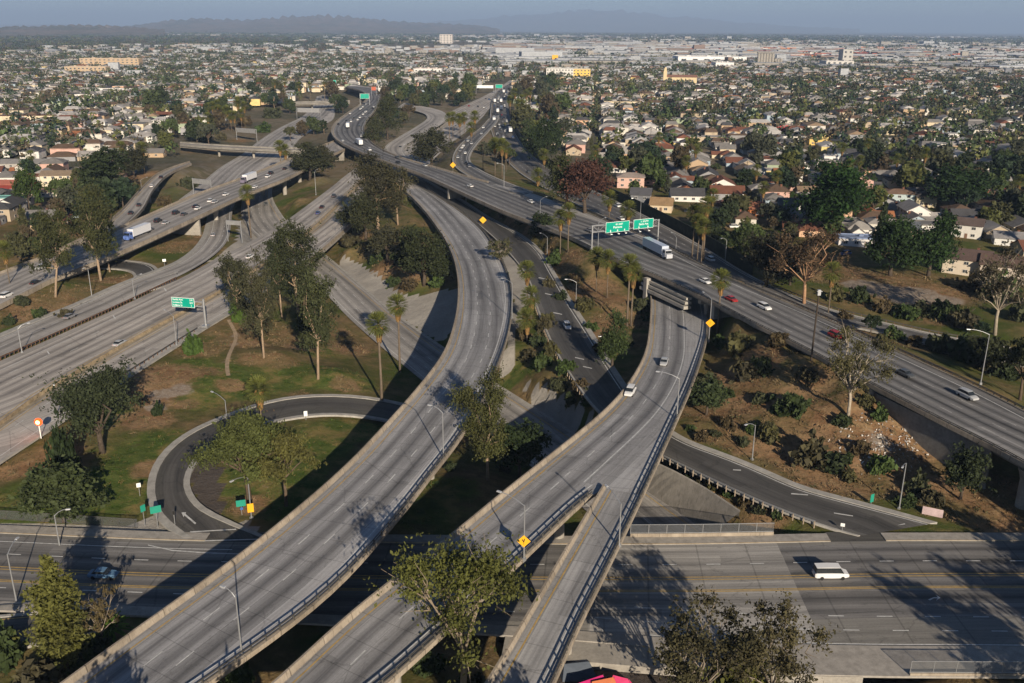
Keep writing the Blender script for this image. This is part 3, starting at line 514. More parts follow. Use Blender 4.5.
# ------------------------------------------------------------------ roads on the ground and flyovers
def deck_prof(w_in=2.2, th=1.9): return [('L', 0, -.004), ('R', 0, -.004), ('R', 0, -.45), ('R', w_in, -.75), ('R', w_in+.4, -th), ('L', w_in+.4, -th), ('L', w_in, -.75), ('L', 0, -.45)]
def surface(rd, mat, parent=None, dz=0.0, **kw): return sweep('road_surface', rd, [('L', 0, dz), ('R', 0, dz)], mat, parent, closed=False, uv=True, **kw)
def ground_street(name, k, mat, **kw):
    return sweep(name, RD[k], [('L', 0, 0), ('R', 0, 0)], mat, closed=False, uv=True, kind='structure', **kw)
def parapet(rd, side, parent, h=.85, th=.38, off=0.0, mat=PARA, name='parapet'):
    return sweep(name, rd, [(side, off-.02, -.5), (side, off, h), (side, off+th*.6, h), (side, off+th, .18), (side, off+th, 0.0)], mat, parent, uv=True)
def rail_fence(rd, side, parent, h=1.15, off=.18, sp=2.6, kerb=.28, name='railing'):
    sweep('kerb', rd, [(side, -.02, -.45), (side, -.02, kerb), (side, .55, kerb), (side, .55, 0)], PARA, parent, uv=True)
    P = rd.lat(off, side); b = B(); s_ = np.concatenate([[0], np.cumsum(np.hypot(*np.diff(P[:, :2], axis=0).T))])
    for z, hh in ((h, .16), (.68, .14)):
        for i in range(len(P)-1): b.bar(P[i]+(0, 0, z), P[i+1]+(0, 0, z), .13, hh)
    tt = .6
    while tt < s_[-1]:
        q = [np.interp(tt, s_, P[:, k]) for k in range(3)]; b.box((q[0], q[1], q[2]+kerb+(h-kerb)/2), (.2, .2, h-kerb)); tt += sp
    return b.obj(name, DSTEEL, parent)
def column(parent, top, zg, r=.95, cap=None, heading=0.0, name='column'):
    b = B(); z1 = top[2]
    b.tube([(top[0], top[1], zg-1), (top[0], top[1], z1-2.2), (top[0], top[1], z1-1.2), (top[0], top[1], z1)], [r, r, r*1.25, r*1.6], 14)
    if cap: b.box((top[0], top[1], z1-.5), (1.5, cap, 1.0), heading)
    return b.obj(name, CONC, parent, smooth=False)
def bents(k, parent, step, a=0.0, b=1.0, avoid=(), cap_w=.55, r=.95, two=False, th=1.9):
    rd = RD[k]; n = len(rd.C); last = rd.s[int(a*(n-1))]-step*.5
    for i in range(int(a*(n-1)), int(b*(n-1))):
        if rd.s[i]-last < step: continue
        c = rd.C[i]; ok = True
        for kk in avoid:
            q = RD[kk]; j = int(np.hypot(*(q.C-c)[:, :2].T).argmin())
            if np.hypot(*(q.C[j]-c)[:2]) < q.w[j]/2+1.6 and q.C[j][2] < c[2]-3: ok = False
        if not ok: continue
        hd = math.atan2(*(rd.C[min(n-1, i+1)]-rd.C[i-1])[1::-1]); last = rd.s[i]
        zt = c[2]-th+.05
        if two:
            for f in (.25, .75):
                q = rd.L[i]*(1-f)+rd.R[i]*f; column(parent, (q[0], q[1], zt-.9), gz(q[0], q[1]), r)
            bb = B(); bb.box((c[0], c[1], zt-.55), (1.5, rd.w[i]*.8, 1.1), hd); bb.obj('pier_cap', CONC, parent)
        else: column(parent, (c[0], c[1], zt), gz(c[0], c[1]), r)
def marks(rd, parent, spec):
    for side, off, mt, dash in spec: ribbon('lane_marking', rd.lat(off, side), .22 if dash is None else .17, mt, parent, .012, dash, 1.0)
DA = (3.2, 7.4)
# --- A, the long curving flyover on the left
fa = empty('flyover_ramp', RD['A'].C[20]*(1, 1, 0), label='long curved concrete flyover sweeping from the lower left corner up past the middle', cat='flyover'); 
def rel(o):                                                   # children were built in world metres
    for ch in o.children: ch.matrix_parent_inverse = Matrix.Translation(-o.location)
nA = len(RD['A'].C); iA = int(aA*nA)+6; Af = RD['A'].sub(0, iA)
sweep('deck', Af, deck_prof(2.4), CONC, fa); surface(Af, rmA, fa); parapet(Af, 'L', fa, .95, .5); rail_fence(Af, 'R', fa)
marks(Af, fa, [('L', 1.75, YELL, None), ('L', 5.9, WHITE, DA), ('L', 9.6, WHITE, DA), ('R', 2.2, WHITE, None)])
bents('A', fa, 24, .03, aA*.97, ('C', 'ST', 'Y', 'D'), r=1.05); rel(fa)
am = sweep('freeway', RD['A'].sub(iA-1, nA), [('L', 0, 0), ('R', 0, 0)], rmL, closed=False, uv=True, kind='structure')
marks(RD['A'].sub(iA-1, nA), am, [('L', .8, YELL, None), ('L', 4.5, WHITE, DA), ('L', 8.2, WHITE, DA), ('L', 11.9, WHITE, DA), ('R', 1, WHITE, None)])
# --- B, the forked flyover
fb = empty('flyover_ramp', RD['Bm'].C[0]*(1, 1, 0), label='forked flyover in front splitting into a wide and a narrow branch near the bottom', cat='flyover')
for k, mt in (('B', rmB), ('S', rmS), ('Bm', rmB)): sweep('deck', RD[k], deck_prof(1.6 if k == 'S' else 2.2), CONC, fb); surface(RD[k], mt, fb, dz=-.003 if k == 'Bm' else 0)
for k in ('B', 'Bm'): parapet(RD[k], 'L', fb, .95, .5)
parapet(RD['S'], 'L', fb, .8, .55); rail_fence(RD['S'], 'R', fb); rail_fence(RD['Bm'].sub(0, int(bA*len(RD['Bm'].C))), 'R', fb); rail_fence(RD['B'].sub(0, len(RD['B'].C)-1), 'R', fb)
marks(RD['B'], fb, [('L', 1.5, YELL, None), ('L', 5.8, WHITE, DA), ('R', 2.1, WHITE, None)])
marks(RD['S'], fb, [('L', 1.5, YELL, None), ('R', 1.4, WHITE, None)])
marks(RD['Bm'], fb, [('L', 1.4, YELL, None), ('L', 5.7, WHITE, DA), ('R', 1.7, WHITE, None), ('L', 9.6, WHITE, None)])
bents('B', fb, 26, .1, 1, ('ST', 'C', 'D')); bents('S', fb, 28, .2, .8, ('ST', 'C', 'D'), r=.8); bents('Bm', fb, 26, .02, bA*.7, ('ST', 'C', 'D')); rel(fb)
# --- R, the big freeway from the curve top left to the right edge
fr = empty('freeway_viaduct', RD['R'].C[30]*(1, 1, 0), label='wide elevated freeway running from the far curve diagonally to the right edge', cat='viaduct')
sweep('deck', RD['R'], deck_prof(1.6, 1.9), CONC_D, fr); surface(RD['R'], rmR, fr)
rail_fence(RD['R'].sub(0, int(rE[2]*len(RD['R'].C))), 'L', fr, 1.0, kerb=.5); parapet(RD['R'].sub(int(rE[2]*len(RD['R'].C)), len(RD['R'].C)), 'L', fr, .9, .4)
iN = RD['R'].near_px(520, 200); rail_fence(RD['R'].sub(0, iN), 'R', fr, .95, sp=2.0, kerb=.3); parapet(RD['R'].sub(RD['R'].near_px(470, 182), len(RD['R'].C)), 'R', fr, .9, .4)
Rr = RD['R'].sub(0, RD['R'].near_px(455, 180))
marks(Rr, fr, [('L', 2.0, WHITE, None), ('L', 6.3, WORN, DA), ('L', 10.05, WORN, DA), ('L', 13.8, WORN, DA), ('R', 3.0, WHITE, None)])
marks(RD['R'].sub(RD['R'].near_px(455, 180), len(RD['R'].C)), fr, [('L', 1.6, YELL, None), ('L', 5.4, WHITE, DA), ('L', 9.1, WHITE, DA), ('R', 1.5, WHITE, None)])
bents('R', fr, 26, 0, rE[0], ('ST', 'D', 'J'), two=True); bents('R', fr, 24, rE[1], rE[2], ('Bm', 'D', 'J'), two=True); bents('R', fr, 24, rE[3], .94, ('L', 'A', 'D', 'Q'), r=1.1)
def wall_across(rd, i, depth=9, thick=1.2, name='abutment', parent=None, ov=.6, toe=0.0, z0=None):
    l, r = rd.L[i], rd.R[i]; c = (l+r)/2; hd = math.atan2(r[1]-l[1], r[0]-l[0]); b = B(); zt = c[2]-.5; zb = (gz(c[0], c[1]) if z0 is None else z0)-1.5
    b.box((c[0], c[1], (zt+zb)/2), (rd.w[i]-ov, thick, zt-zb), hd); return b.obj(name, CONC, parent)
nR = len(RD['R'].C)
for f in (rE[0], rE[1], rE[2], rE[3]): wall_across(RD['R'], int(f*nR), parent=fr)
# wing wall seen under the near edge, right
wr = RD['R'].sub(RD['R'].near_px(1000, 440)-2, int(rE[0]*nR)+5); b = B(); P = wr.lat(1.2, 'L')
for i in range(len(P)-1): b.bar((P[i][0], P[i][1], 4.5), (P[i+1][0], P[i+1][1], 4.5), .5, 10)
b.obj('wing_wall', CONC_D, fr)
# stepped pier of the underpass left of the fork
ia, ib = sorted(int(np.hypot(*(RD['R'].L-at(x, y, 12))[:, :2].T).argmin()) for x, y in ((641, 271), (685, 290)))
pr_ = RD['R'].sub(ia, ib+1); PIER = stained('pale_pier_concrete', (.48, .455, .41), (.32, .30, .265))
for k, (z0, z1, o_) in enumerate(((-2.75, -2.0, .2), (-4.1, -3.3, .55), (-5.6, -4.6, .9))): sweep('pier_cap', pr_, [('L', 1.6, z1), ('L', -o_, z1), ('L', -o_, z0), ('L', 1.6, z0)], PIER, fr)
sweep('abutment', pr_, [('L', .9, -1.9), ('L', .5, -1.9), ('L', .5, -5.5), ('L', .9, -5.5)], PIER, fr)
q = RD['R'].lat(-.2, 'L')[ib-1]; hdR = math.atan2(*(RD['R'].L[ib]-RD['R'].L[ia])[1::-1]); zg = gz(q[0], q[1]); b = B(); b.box((q[0], q[1], (q[2]-1.2+zg-2)/2), (1.8, 1.8, q[2]-1.2-zg+2), hdR); b.obj('column', PIER, fr)
for px_c, py_c in ((1012, 458), (1075, 494)): q = RD['R'].lat(3.2, 'L')[int(np.hypot(*(RD['R'].L-at(px_c, py_c, 10))[:, :2].T).argmin())]; column(fr, (q[0], q[1], q[2]-1.85), gz(q[0], q[1]), 1.1)
rel(fr)
# --- O, left overpass carrying trucks
fo = empty('overpass', RD['O'].C[40]*(1, 1, 0), label='wide concrete overpass on the left carrying cars and a white truck', cat='overpass')
sweep('deck', RD['O'], deck_prof(1.4, 1.7), CONC, fo); surface(RD['O'], rmX, fo); parapet(RD['O'], 'L', fo, .85, .4); parapet(RD['O'], 'R', fo, 1.0, .9)
marks(RD['O'], fo, [('L', 1.6, YELL, None), ('L', 5.6, WORN, DA), ('L', 9.2, WORN, DA), ('L', 12.8, WORN, DA), ('L', 16.4, WORN, DA), ('R', 2.4, WHITE, None)])
bents('O', fo, 26, .33, .9, ('K', 'C', 'X', 'P'), two=True, r=1.1, th=1.7); wall_across(RD['O'], int(.9*len(RD['O'].C)), parent=fo); wall_across(RD['O'], int(.36*len(RD['O'].C)), parent=fo); rel(fo)
fv = empty('ramp_bridge', RD['V'].C[20]*(1, 1, 0), label='slim curving ramp bridge left of the truck overpass', cat='ramp bridge')
sweep('deck', RD['V'], deck_prof(1.2, 1.4), CONC, fv); surface(RD['V'], rmK, fv); parapet(RD['V'], 'L', fv, .85, .35); parapet(RD['V'], 'R', fv, .85, .35); marks(RD['V'], fv, [('L', 1.2, YELL, None), ('R', 1.2, WHITE, None)])
bents('V', fv, 26, .3, .85, (), r=.8, th=1.4); rel(fv)
for k, nm, lb in (('W', 'street_bridge', 'flat street bridge on thin piers behind the truck overpass'), ('U', 'street_bridge', 'pale far street bridge between trees beyond the sign gantry')):
    fw = empty(nm, RD[k].C[len(RD[k].C)//2]*(1, 1, 0), label=lb, cat='bridge')
    sweep('deck', RD[k], deck_prof(1.2, 1.6), CONC, fw); surface(RD[k], rmX, fw); parapet(RD[k], 'L', fw, 1.0, .4, mat=CONC_D); parapet(RD[k], 'R', fw, 1.0, .4, mat=CONC_D)
    bents(k, fw, 24, .15, .95, (), r=.8, th=1.6, two=False); rel(fw)
# --- roads on the ground
def groundroad(k, name, mat, spec, kerbL=None, kerbR=None):
    o = ground_street(name, k, mat); marks(RD[k], o, spec)
    for side, kb in (('L', kerbL), ('R', kerbR)):
        if kb: sweep('kerb', RD[k], [(side, -kb, -.3), (side, -kb, .14), (side, 0, .14), (side, .02, -.02)], CURB, o)
    return o
rl = groundroad('L', 'freeway', rmL, [('R', 1.6, WHITE, None), ('R', 5.3, WHITE, DA), ('R', 9.0, WHITE, DA), ('L', 5.2, WHITE, None), ('L', 8.9, WHITE, DA), ('L', 12.5, WHITE, DA)], None, 1.2)
# deck under the freeway where the sunken road passes below it
i0, i1 = int(fC1*len(RD['L'].C)), int(fC2*len(RD['L'].C)); sub = RD['L'].sub(i0, i1)
sweep('bridge_slab', sub, [('L', 0, -.02), ('R', -1.2, -.02), ('R', -1.2, -1.3), ('L', 0, -1.3)], CONC, rl); parapet(sub, 'R', rl, .9, .4, -1.2)
med = RD['L']; b0 = med.near_px(330, 215)
iF = max(i for i in range(len(med.w)) if proj(med.C[i])[1] > 150)
mb = med.sub(0, iF); midoff = 13.4
sweep('median_strip', mb, [('R', midoff+1.5, .004), ('R', midoff-1.5, .004)], M('median_paving', (.30, .255, .185), .9, .25, .5), rl, closed=False)
for dd, cc in ((-2.2, YELL), (2.2, YELL)): ribbon('lane_marking', mb.lat(midoff+dd, 'R'), .24, cc, rl, .012)
tm = sweep('median_barrier', mb, [('R', midoff+.32, 0.0), ('R', midoff+.1, .85), ('R', midoff-.1, .85), ('R', midoff-.32, 0.0)], M('stained_barrier_concrete', (.32, .25, .16), .9, .35, .7)); tag(tm, 'stained tan concrete median barrier of the left freeway', 'barrier')
groundroad('K', 'collector_road', rmK, [('L', 1.2, WHITE, None), ('L', 6.2, WHITE, DA), ('R', 1.0, WHITE, None)], 2.2, None)
groundroad('C', 'sunken_freeway', rmC, [('L', 1.4, WHITE, None), ('L', 5.2, WHITE, DA), ('L', 8.9, WHITE, DA), ('R', 1.6, YELL, None)], None, 1.0)
groundroad('D', 'ramp_road', rmD, [('R', .6, WHITE, None)], .5, 1.6)
groundroad('Y', 'loop_ramp', rmY, [], 1.5, 1.2)
groundroad('X', 'freeway', rmX, [('L', 1, WHITE, None), ('L', 4.7, WHITE, DA), ('L', 8.4, WHITE, DA), ('L', 12.1, WHITE, None), ('L', 16, WHITE, None), ('L', 20, WHITE, DA), ('R', 1, WHITE, None)], .6, .6)
groundroad('J', 'frontage_freeway', rmT, [('L', 1, YELL, None), ('L', 4.7, WHITE, DA), ('L', 8.4, WHITE, DA), ('R', .8, WHITE, None)], .8, .8)
groundroad('N', 'connector_road', rmN, [('L', 1, YELL, None), ('L', 5, WHITE, DA), ('R', 1, WHITE, None)], .8, 1.2)
groundroad('Q', 'ramp_road', rmK, [('L', 1, WHITE, None), ('R', 1, WHITE, None)], .6, .6)
groundroad('P', 'loop_road', rmD, [('R', .8, WHITE, None)], 1.0, 1.2)
st = groundroad('ST', 'street', rmST, [], None, None)
ST = RD['ST']; fL = ST.near_px(560, 580)
def st_line(side, off, mt, dash=None, a=0, b=None): ribbon('lane_marking', ST.sub(a, b or len(ST.C)).lat(off, side), .22, mt, st, .012, dash, 1)
st_line('L', 10.2, YELL); st_line('L', 10.9, YELL); st_line('L', 13.9, YELL); st_line('L', 14.3, YELL)
st_line('L', 6.4, WHITE, (2.4, 5)); st_line('L', 2.6, WHITE, None, 0, ST.near_px(240, 570)); st_line('R', 3.8, WHITE, (2.4, 5)); st_line('R', 7.3, WHITE, (2.4, 5), ST.near_px(620, 580)); st_line('R', .5, WHITE, None, ST.near_px(640, 580))
# concrete bridge slab of the street over the sunken freeway, with its side walk
stb = ST.sub(int(sC1*len(ST.C)), int(sC2*len(ST.C))+2)
sweep('bridge_slab', stb, [('L', -2.7, -.02), ('R', -6.8, -.02), ('R', -6.8, -1.2), ('L', -2.7, -1.2)], CONC, st)
SWM = M('sidewalk_concrete', (.34, .315, .28), .85, .2, .8); cuts = [0, ST.near_px(190, 572), ST.near_px(262, 574), ST.near_px(862, 590), ST.near_px(925, 590), len(ST.C)-1]
for a_, b_ in ((cuts[0], cuts[1]), (cuts[2], cuts[3]), (cuts[4], cuts[5])):
    sweep('sidewalk', ST.sub(a_, b_+1), [('L', -2.6, -.2), ('L', -2.6, .145), ('L', .02, .145), ('L', .06, -.02)], SWM, st); ribbon('kerb_paint', ST.sub(a_, b_+1).lat(.0, 'L', .15), .2, M('ochre_kerb_paint', (.46, .34, .18), .7), st, .008)
for a_, b_ in ((cuts[1], cuts[2]), (cuts[3], cuts[4])): sweep('apron', ST.sub(a_, b_+1), [('L', -3.2, .0), ('L', .05, .003)], rmY, st, closed=False, uv=True)
iW = ST.near_px(645, 590); swp = [('R', .06, -.02), ('R', .02, .145), ('R', -2.3, .145), ('R', -2.3, -.2)]
sweep('sidewalk', ST.sub(0, iW+1), swp, SWM, st); sweep('sidewalk', ST.sub(iW, len(ST.C)), [(q_[0], q_[1]*(2.9 if q_[1] < -1 else 1), q_[2]) for q_ in swp], SWM, st, uv=False)
YW = M('painted_lines_worn', (.52, .50, .46), .7)
def paint_poly(pts, z, mt=WHITE, parent=st, name='lane_marking'):
    V = [at(px, py, z) for px, py in pts]; return link(name, new_mesh(name, V, [tuple(range(len(V)))], mt), parent)
rmSB = road_mat('street_bridge_concrete', (.34, .325, .30), (.15, .144, .136), 6, 3.5, 1.0, stripe=.8, slab=9.0)
sb = ST.sub(ST.near_px(592, 590), ST.near_px(818, 590)); sweep('bridge_deck', sb, [('L', .06, .004), ('R', .06, .004)], rmSB, st, closed=False, uv=True)
bot = spline([at(x, y, -6.6) for x, y in ((600, 457), (640, 487), (665, 504), (692, 522), (712, 536))], 2); top = spline([at(x, y, .35) for x, y in ((618, 436), (652, 462), (676, 474), (705, 490), (740, 513))], 2)
ts = np.linspace(0, 1, 40); V = []; F = []
for q in ts:
    a, c = bot[int(q*(len(bot)-1))], top[int(q*(len(top)-1))]; d = c-a
    V += [a+(0, 0, -.3), a+d*.5+(0, 0, .35), c+(0, 0, .25), c+d*.02+(0, .5, .25), c+(0, .6, -1.2)]
F = [(i*5+k, i*5+k+1, i*5+k+6, i*5+k+5) for i in range(39) for k in range(4)]
rw = link('retaining_wall', new_mesh('retaining_wall', V, F, stained('retaining_wall_concrete', (.36, .335, .30), (.22, .205, .18))), label='sloped stained concrete retaining wall beside the sunken freeway below the ramp guardrail', cat='retaining wall')
# arrow on the loop ramp, stop lines, turn arrow
paint_poly([(181.5, 512.5), (186, 512.2), (185.6, 514.0), (196.3, 523), (195, 524.2), (184.3, 515.3), (183.6, 517.2)], .20)
paint_poly([(190, 531.4), (236, 528.8), (236, 529.7), (190, 532.4)], .10); paint_poly([(203, 540.3), (262, 538.6), (262, 539.5), (203, 541.3)], .05)
paint_poly([(148, 544.6), (172, 549.8), (205, 552.3), (240, 553.6), (240, 554.3), (205, 553.2), (172, 550.8), (148, 545.4)], .022)
paint_poly([(928, 599.5), (934, 597), (938, 597.3), (936, 594.8), (940.5, 597.8), (936, 600.6), (937.5, 598.4), (934, 598.3), (930, 600.4)], .022)
paint_poly([(733, 469.3), (741, 469.8), (741, 470.6), (733, 470.2)], 1.25); paint_poly([(790, 493), (808, 494.4), (808, 495.3), (790, 494)], .55); paint_poly([(834, 512.5), (853, 515.5), (853, 516.4), (834, 513.4)], .25)
for a in [(586, 276), (596, 291), (606, 303), (614, 318), (625, 338), (640, 357), (650, 366)]: pass
for (x, y) in [(538, 277), (545, 293), (553, 312), (575, 357), (583, 366)]: paint_poly([(x, y), (x+9, y+2), (x+9, y+2.7), (x, y+.8)], float(RD['D'].C[RD['D'].near_px(x+4, y)][2])+.03)
paint_poly([(858, 527.8), (905, 523.4), (905, 524.4), (858, 528.9)], .05)
# gore chevrons beside the left freeway
for (x, y) in [(48, 354), (114, 318.5), (165, 291)]: paint_poly([(x-1.5, y-3), (x-.3, y-3.3), (x+1.9, y), (x+.7, y+.4)], 2.03, WHITE, rl)
# ------------------------------------------------------------------ lower ramp road at the lower left, behind the trees
V = [on_ground(x, y, 1.5) for x, y in [(228.5, 320), (233, 328), (237, 336), (235, 343), (231, 350), (228, 358), (226.5, 366), (228.5, 376)]]
pth = ribbon('footpath', smooth_line(spline(V, 1.0), 3), 1.0, M('trodden_dust', (.36, .27, .18), .95, .25, 1), None, .1); tag(pth, kind='structure')
RD['Z'] = Road([(-90, 622, -.1), (0, 618.5, -.1), (60, 612, -.2), (110, 606, -.4), (170, 604, -.8)], [(-90, 660, -.1), (0, 649, -.1), (60, 640, -.2), (100, 630, -.4), (150, 622, -.8)])
groundroad('Z', 'ramp_road', rmD, [('L', .5, YELL, None)], .6, .6)
# ------------------------------------------------------------------ foliage
def leaf_mat(name, a, b, trans=.25):
    t = NT(name); oi = t.n('ShaderNodeObjectInfo'); at_ = t.n('ShaderNodeAttribute', attribute_name='tint').outputs['Fac']
    k = t.vec(t.ramp(at_, 0, 1, .65, 1.75), t.ramp(at_, 0, 1, .65, 1.75), t.ramp(at_, 0, 1, .7, 1.5)); c = t.mix(1.0, oi.outputs['Color'], k, 'MULTIPLY')
    d = t.bsdf(c, .7, 0, None, .15); tr = t.n('ShaderNodeBsdfTranslucent'); t.put(tr.inputs[0], c); mx = t.n('ShaderNodeMixShader'); mx.inputs[0].default_value = trans
    t.t.links.new(d, mx.inputs[1]); t.t.links.new(tr.outputs[0], mx.inputs[2]); return t.end(mx.outputs[0])
LEAF = leaf_mat('leaves', None, None); BARK = M_obj('bark', .9, .35, 1.2)
FROND = leaf_mat('palm_fronds', None, None, .2)
def leaves(centres, radii, n, size, seed, flat=.8, droop=0.0, hollow=.5):
    r = np.random.default_rng(seed); vol = np.array([a[0]*a[1]*a[2] for a in radii])**.75; cnt = np.maximum(3, (n*vol/vol.sum())).astype(int)
    V = []; F = []; T = []; k = 0
    for c, rd, m in zip(centres, radii, cnt):
        d = r.normal(size=(m, 3)); d /= np.linalg.norm(d, axis=1)[:, None]; rad = np.abs(r.normal(size=m))*.52+.12*hollow; rad = np.minimum(rad, 1.35)
        p = np.array(c)+d*np.array(rd)*1.12*rad[:, None]; sub = r.normal(size=(max(2, m//14), 3))*np.array(rd)*.62+np.array(c); pick = r.integers(len(sub), size=m); p = np.where((r.random(m) < .55)[:, None], sub[pick]+r.normal(size=(m, 3))*np.array(rd)*.2, p)
        ct = r.random()
        nrm = d*.6+r.normal(size=(m, 3))*.8; nrm[:, 2] += .3; nrm /= np.linalg.norm(nrm, axis=1)[:, None]
        a = np.cross(nrm, r.normal(size=(m, 3))); a /= np.linalg.norm(a, axis=1)[:, None]; b = np.cross(nrm, a); s = size*(.5+.9*r.random(m))[:, None]
        a *= s; b *= s*(.4+.4*r.random(m))[:, None]
        q = np.stack([p-a*.9, p-b, p+a*1.1, p+b*.9], 1); V.append(q.reshape(-1, 3)); T.append(np.repeat(np.clip(ct*.5+r.random(m)*.5, 0, 1), 4))
        F.append(k+np.arange(m*4).reshape(m, 4)); k += m*4
    return np.concatenate(V), np.concatenate(F), np.concatenate(T)
def limbs(b, base, tips, r0, n=6, rs=None, bend=.15):
    for tp in tips:
        m = [base[i]*.5+tp[i]*.5+(rs.normal()*bend*abs(tp[2]-base[2]) if i < 2 else abs(tp[2]-base[2])*.12) for i in range(3)]
        b.tube([base, m, tp], [r0, r0*.6, r0*.2], n, cap=False)
def make_tree(kind, seed, n, size, detail=True):
    """unit-height tree data (height 1): crown mesh, trunk mesh, kept in metres by scaling."""
    r = np.random.default_rng(seed); cs = []; rs = []; b = B(); H = 10.0
    if kind == 'eucalyptus':             # tall pale stem, ragged clumps high up
        lean = r.normal(size=2)*.5; fork = H*(.33+.1*r.random()); top = []
        b.tube([(0, 0, -.4), (lean[0]*.3, lean[1]*.3, fork*.5), (lean[0]*.6, lean[1]*.6, fork)], [.24, .19, .15], 8)
        base = (lean[0]*.6, lean[1]*.6, fork)
        for i in range(13):
            an = i*2.4+r.random(); z = H*(.36+.58*(i/12)**.85); w_ = H*.2*(1-.5*abs(i/12-.4))*(.5+.8*r.random()); top.append((base[0]+math.cos(an)*w_, base[1]+math.sin(an)*w_, z))
        limbs(b, base, top, .085, 6, r)
        for tp in top:
            for j in range(3):
                o = r.normal(size=3)*(.6, .6, .55); cs.append((tp[0]+o[0], tp[1]+o[1], tp[2]+o[2])); q = .6+.65*r.random(); rs.append((q, q, q*.75))
        return cs, rs, b, n, size, .5
    if kind == 'broadleaf':
        b.tube([(0, 0, -.4), (.1, 0, 1.2), (.15, .1, 2.6)], [.4, .3, .24], 8); tips = []
        for i in range(14):
            an = i*2.4+r.random()*.6; el = r.random(); rr = (3.6*(1-.5*el))*(.45+.55*r.random()); z = 3.2+5.6*el*(.8+.2*r.random()); tips.append((math.cos(an)*rr, math.sin(an)*rr, z))
        limbs(b, (.15, .1, 2.4), tips[:8], .17, 6, r)
        for tp in tips:
            q = 1.25+.7*r.random(); cs.append(tp); rs.append((q, q, q*.8))
            for j in range(2): o = r.normal(size=3); cs.append((tp[0]+o[0], tp[1]+o[1], tp[2]+o[2]*.6)); q2 = .6+.5*r.random(); rs.append((q2, q2, q2*.8))
        return cs, rs, b, n, size, .55
    if kind == 'spreading':              # wide flat tiers, open underneath
        b.tube([(0, 0, -.4), (.2, .1, 1.8), (.1, .3, 3.6)], [.42, .34, .25], 8); tips = []
        for i in range(16):
            an = i*2.4; rr = 1.2+4.6*r.random(); tips.append((math.cos(an)*rr, math.sin(an)*rr, 4.5+4.8*(1-(rr/6.2)**1.5)*(.6+.4*r.random())))
        limbs(b, (.1, .3, 3.4), tips, .15, 6, r)
        for tp in tips:
            for j in range(3): o = r.normal(size=3)*(.8, .8, .3); q = .8+.6*r.random(); cs.append((tp[0]+o[0], tp[1]+o[1], tp[2]+o[2])); rs.append((q*1.2, q*1.2, q*.55))
        return cs, rs, b, n, size, .4
    if kind == 'column':                 # tall narrow crown down to the ground
        b.tube([(0, 0, -.3), (0, 0, 8.5)], [.2, .05], 6)
        for i in range(22):
            z = .9+8.6*i/21; w_ = (.85+.55*r.random())*math.sin(min(1, (i+3)/9)*PI/2)*(1-(i/21)**4*.75); an = i*2.4
            cs.append((math.cos(an)*w_*.45, math.sin(an)*w_*.45, z)); rs.append((w_*.75, w_*.75, .75))
        return cs, rs, b, n, size, .5
    if kind == 'bare':                   # thin grey branches with few leaves left
        b.tube([(0, 0, -.4), (.2, 0, 2.2), (.1, .2, 3.2)], [.26, .2, .17], 8); tips = []
        for i in range(18):
            an = i*2.4+r.random(); rr = 1.0+3.0*r.random(); tips.append((math.cos(an)*rr, math.sin(an)*rr, 4.4+5.2*r.random()))
        limbs(b, (.1, .2, 3), tips, .09, 6, r)
        for tp in tips:
            limbs(b, tuple(np.array(tp)*.7+np.array((.03, .06, .9))), [tuple(np.array(tp)+r.normal(size=3)*.8) for _ in range(3)], .05, 4, r)
            q = .75+.6*r.random(); cs.append(tp); rs.append((q, q, q*.8))
        return cs, rs, b, int(n*.8), size*.85, .2
    if kind == 'shrub':
        for i in range(9):
            an = i*2.4; rr = 2.6*r.random()**.6; q = .8+1.6*r.random()**1.5; cs.append((math.cos(an)*rr*1.15, math.sin(an)*rr*.8, .5+2.2*r.random()**1.4)); rs.append((q, q, q*.85))
        b.tube([(0, 0, -.5), (0, 0, 1)], [.3, .15], 5)
        return cs, rs, b, n, size, .5
    if kind == 'hedge':
        for i in range(12): cs.append((-5.5+i, r.normal()*.2, 1.1+.5*r.random())); rs.append((1.0, .9, 1.0))
        b.tube([(0, 0, -.5), (0, 0, .6)], [.2, .1], 5)
        return cs, rs, b, n, size, .5
TREE = {}
def tree_data(kind, seed, n, size):
    key = (kind, seed, n)
    if key not in TREE:
        cs, rs, b, n_, s_, hol = make_tree(kind, seed, n, size); V, F, T = leaves(cs, rs, n_, s_, seed+100, hollow=hol)
        cm = new_mesh('crown', V, F, LEAF, tint=T)
        TREE[key] = (cm, b.data('trunk', BARK, smooth=True) if b.v else None, float(np.percentile(V[:, 2], 98.5)), float(np.percentile(np.hypot(V[:, 0], V[:, 1]), 97.5 if kind != 'column' else 99)))
    return TREE[key]
BARKC = {'eucalyptus': (.34, .25, .17), 'broadleaf': (.085, .065, .048), 'spreading': (.11, .08, .055), 'column': (.1, .075, .05), 'bare': (.30, .25, .20), 'shrub': (.1, .08, .05), 'hedge': (.1, .08, .05)}
def put_tree(name, kind, seed, loc, h, wd, col, label, cat, group=None, n=900, size=.55, bark=None, trunk=True):
    size = round(size/max(.4, h/10)*2)/2 if False else round(size/max(.45, h/10), 2)
    cm, tm_, H, W = tree_data(kind, seed, n, size) if (kind, seed, n) not in TREE else TREE[(kind, seed, n)]; rz = random.random()*6.28
    o = empty(name, loc, rz, label=label, cat=cat, group=group); o.scale = (wd/(2*W), wd/(2*W), h/H)
    link('crown', cm, o, color=col)
    if trunk and tm_: link('trunk', tm_, o, color=bark or BARKC[kind])
    return o
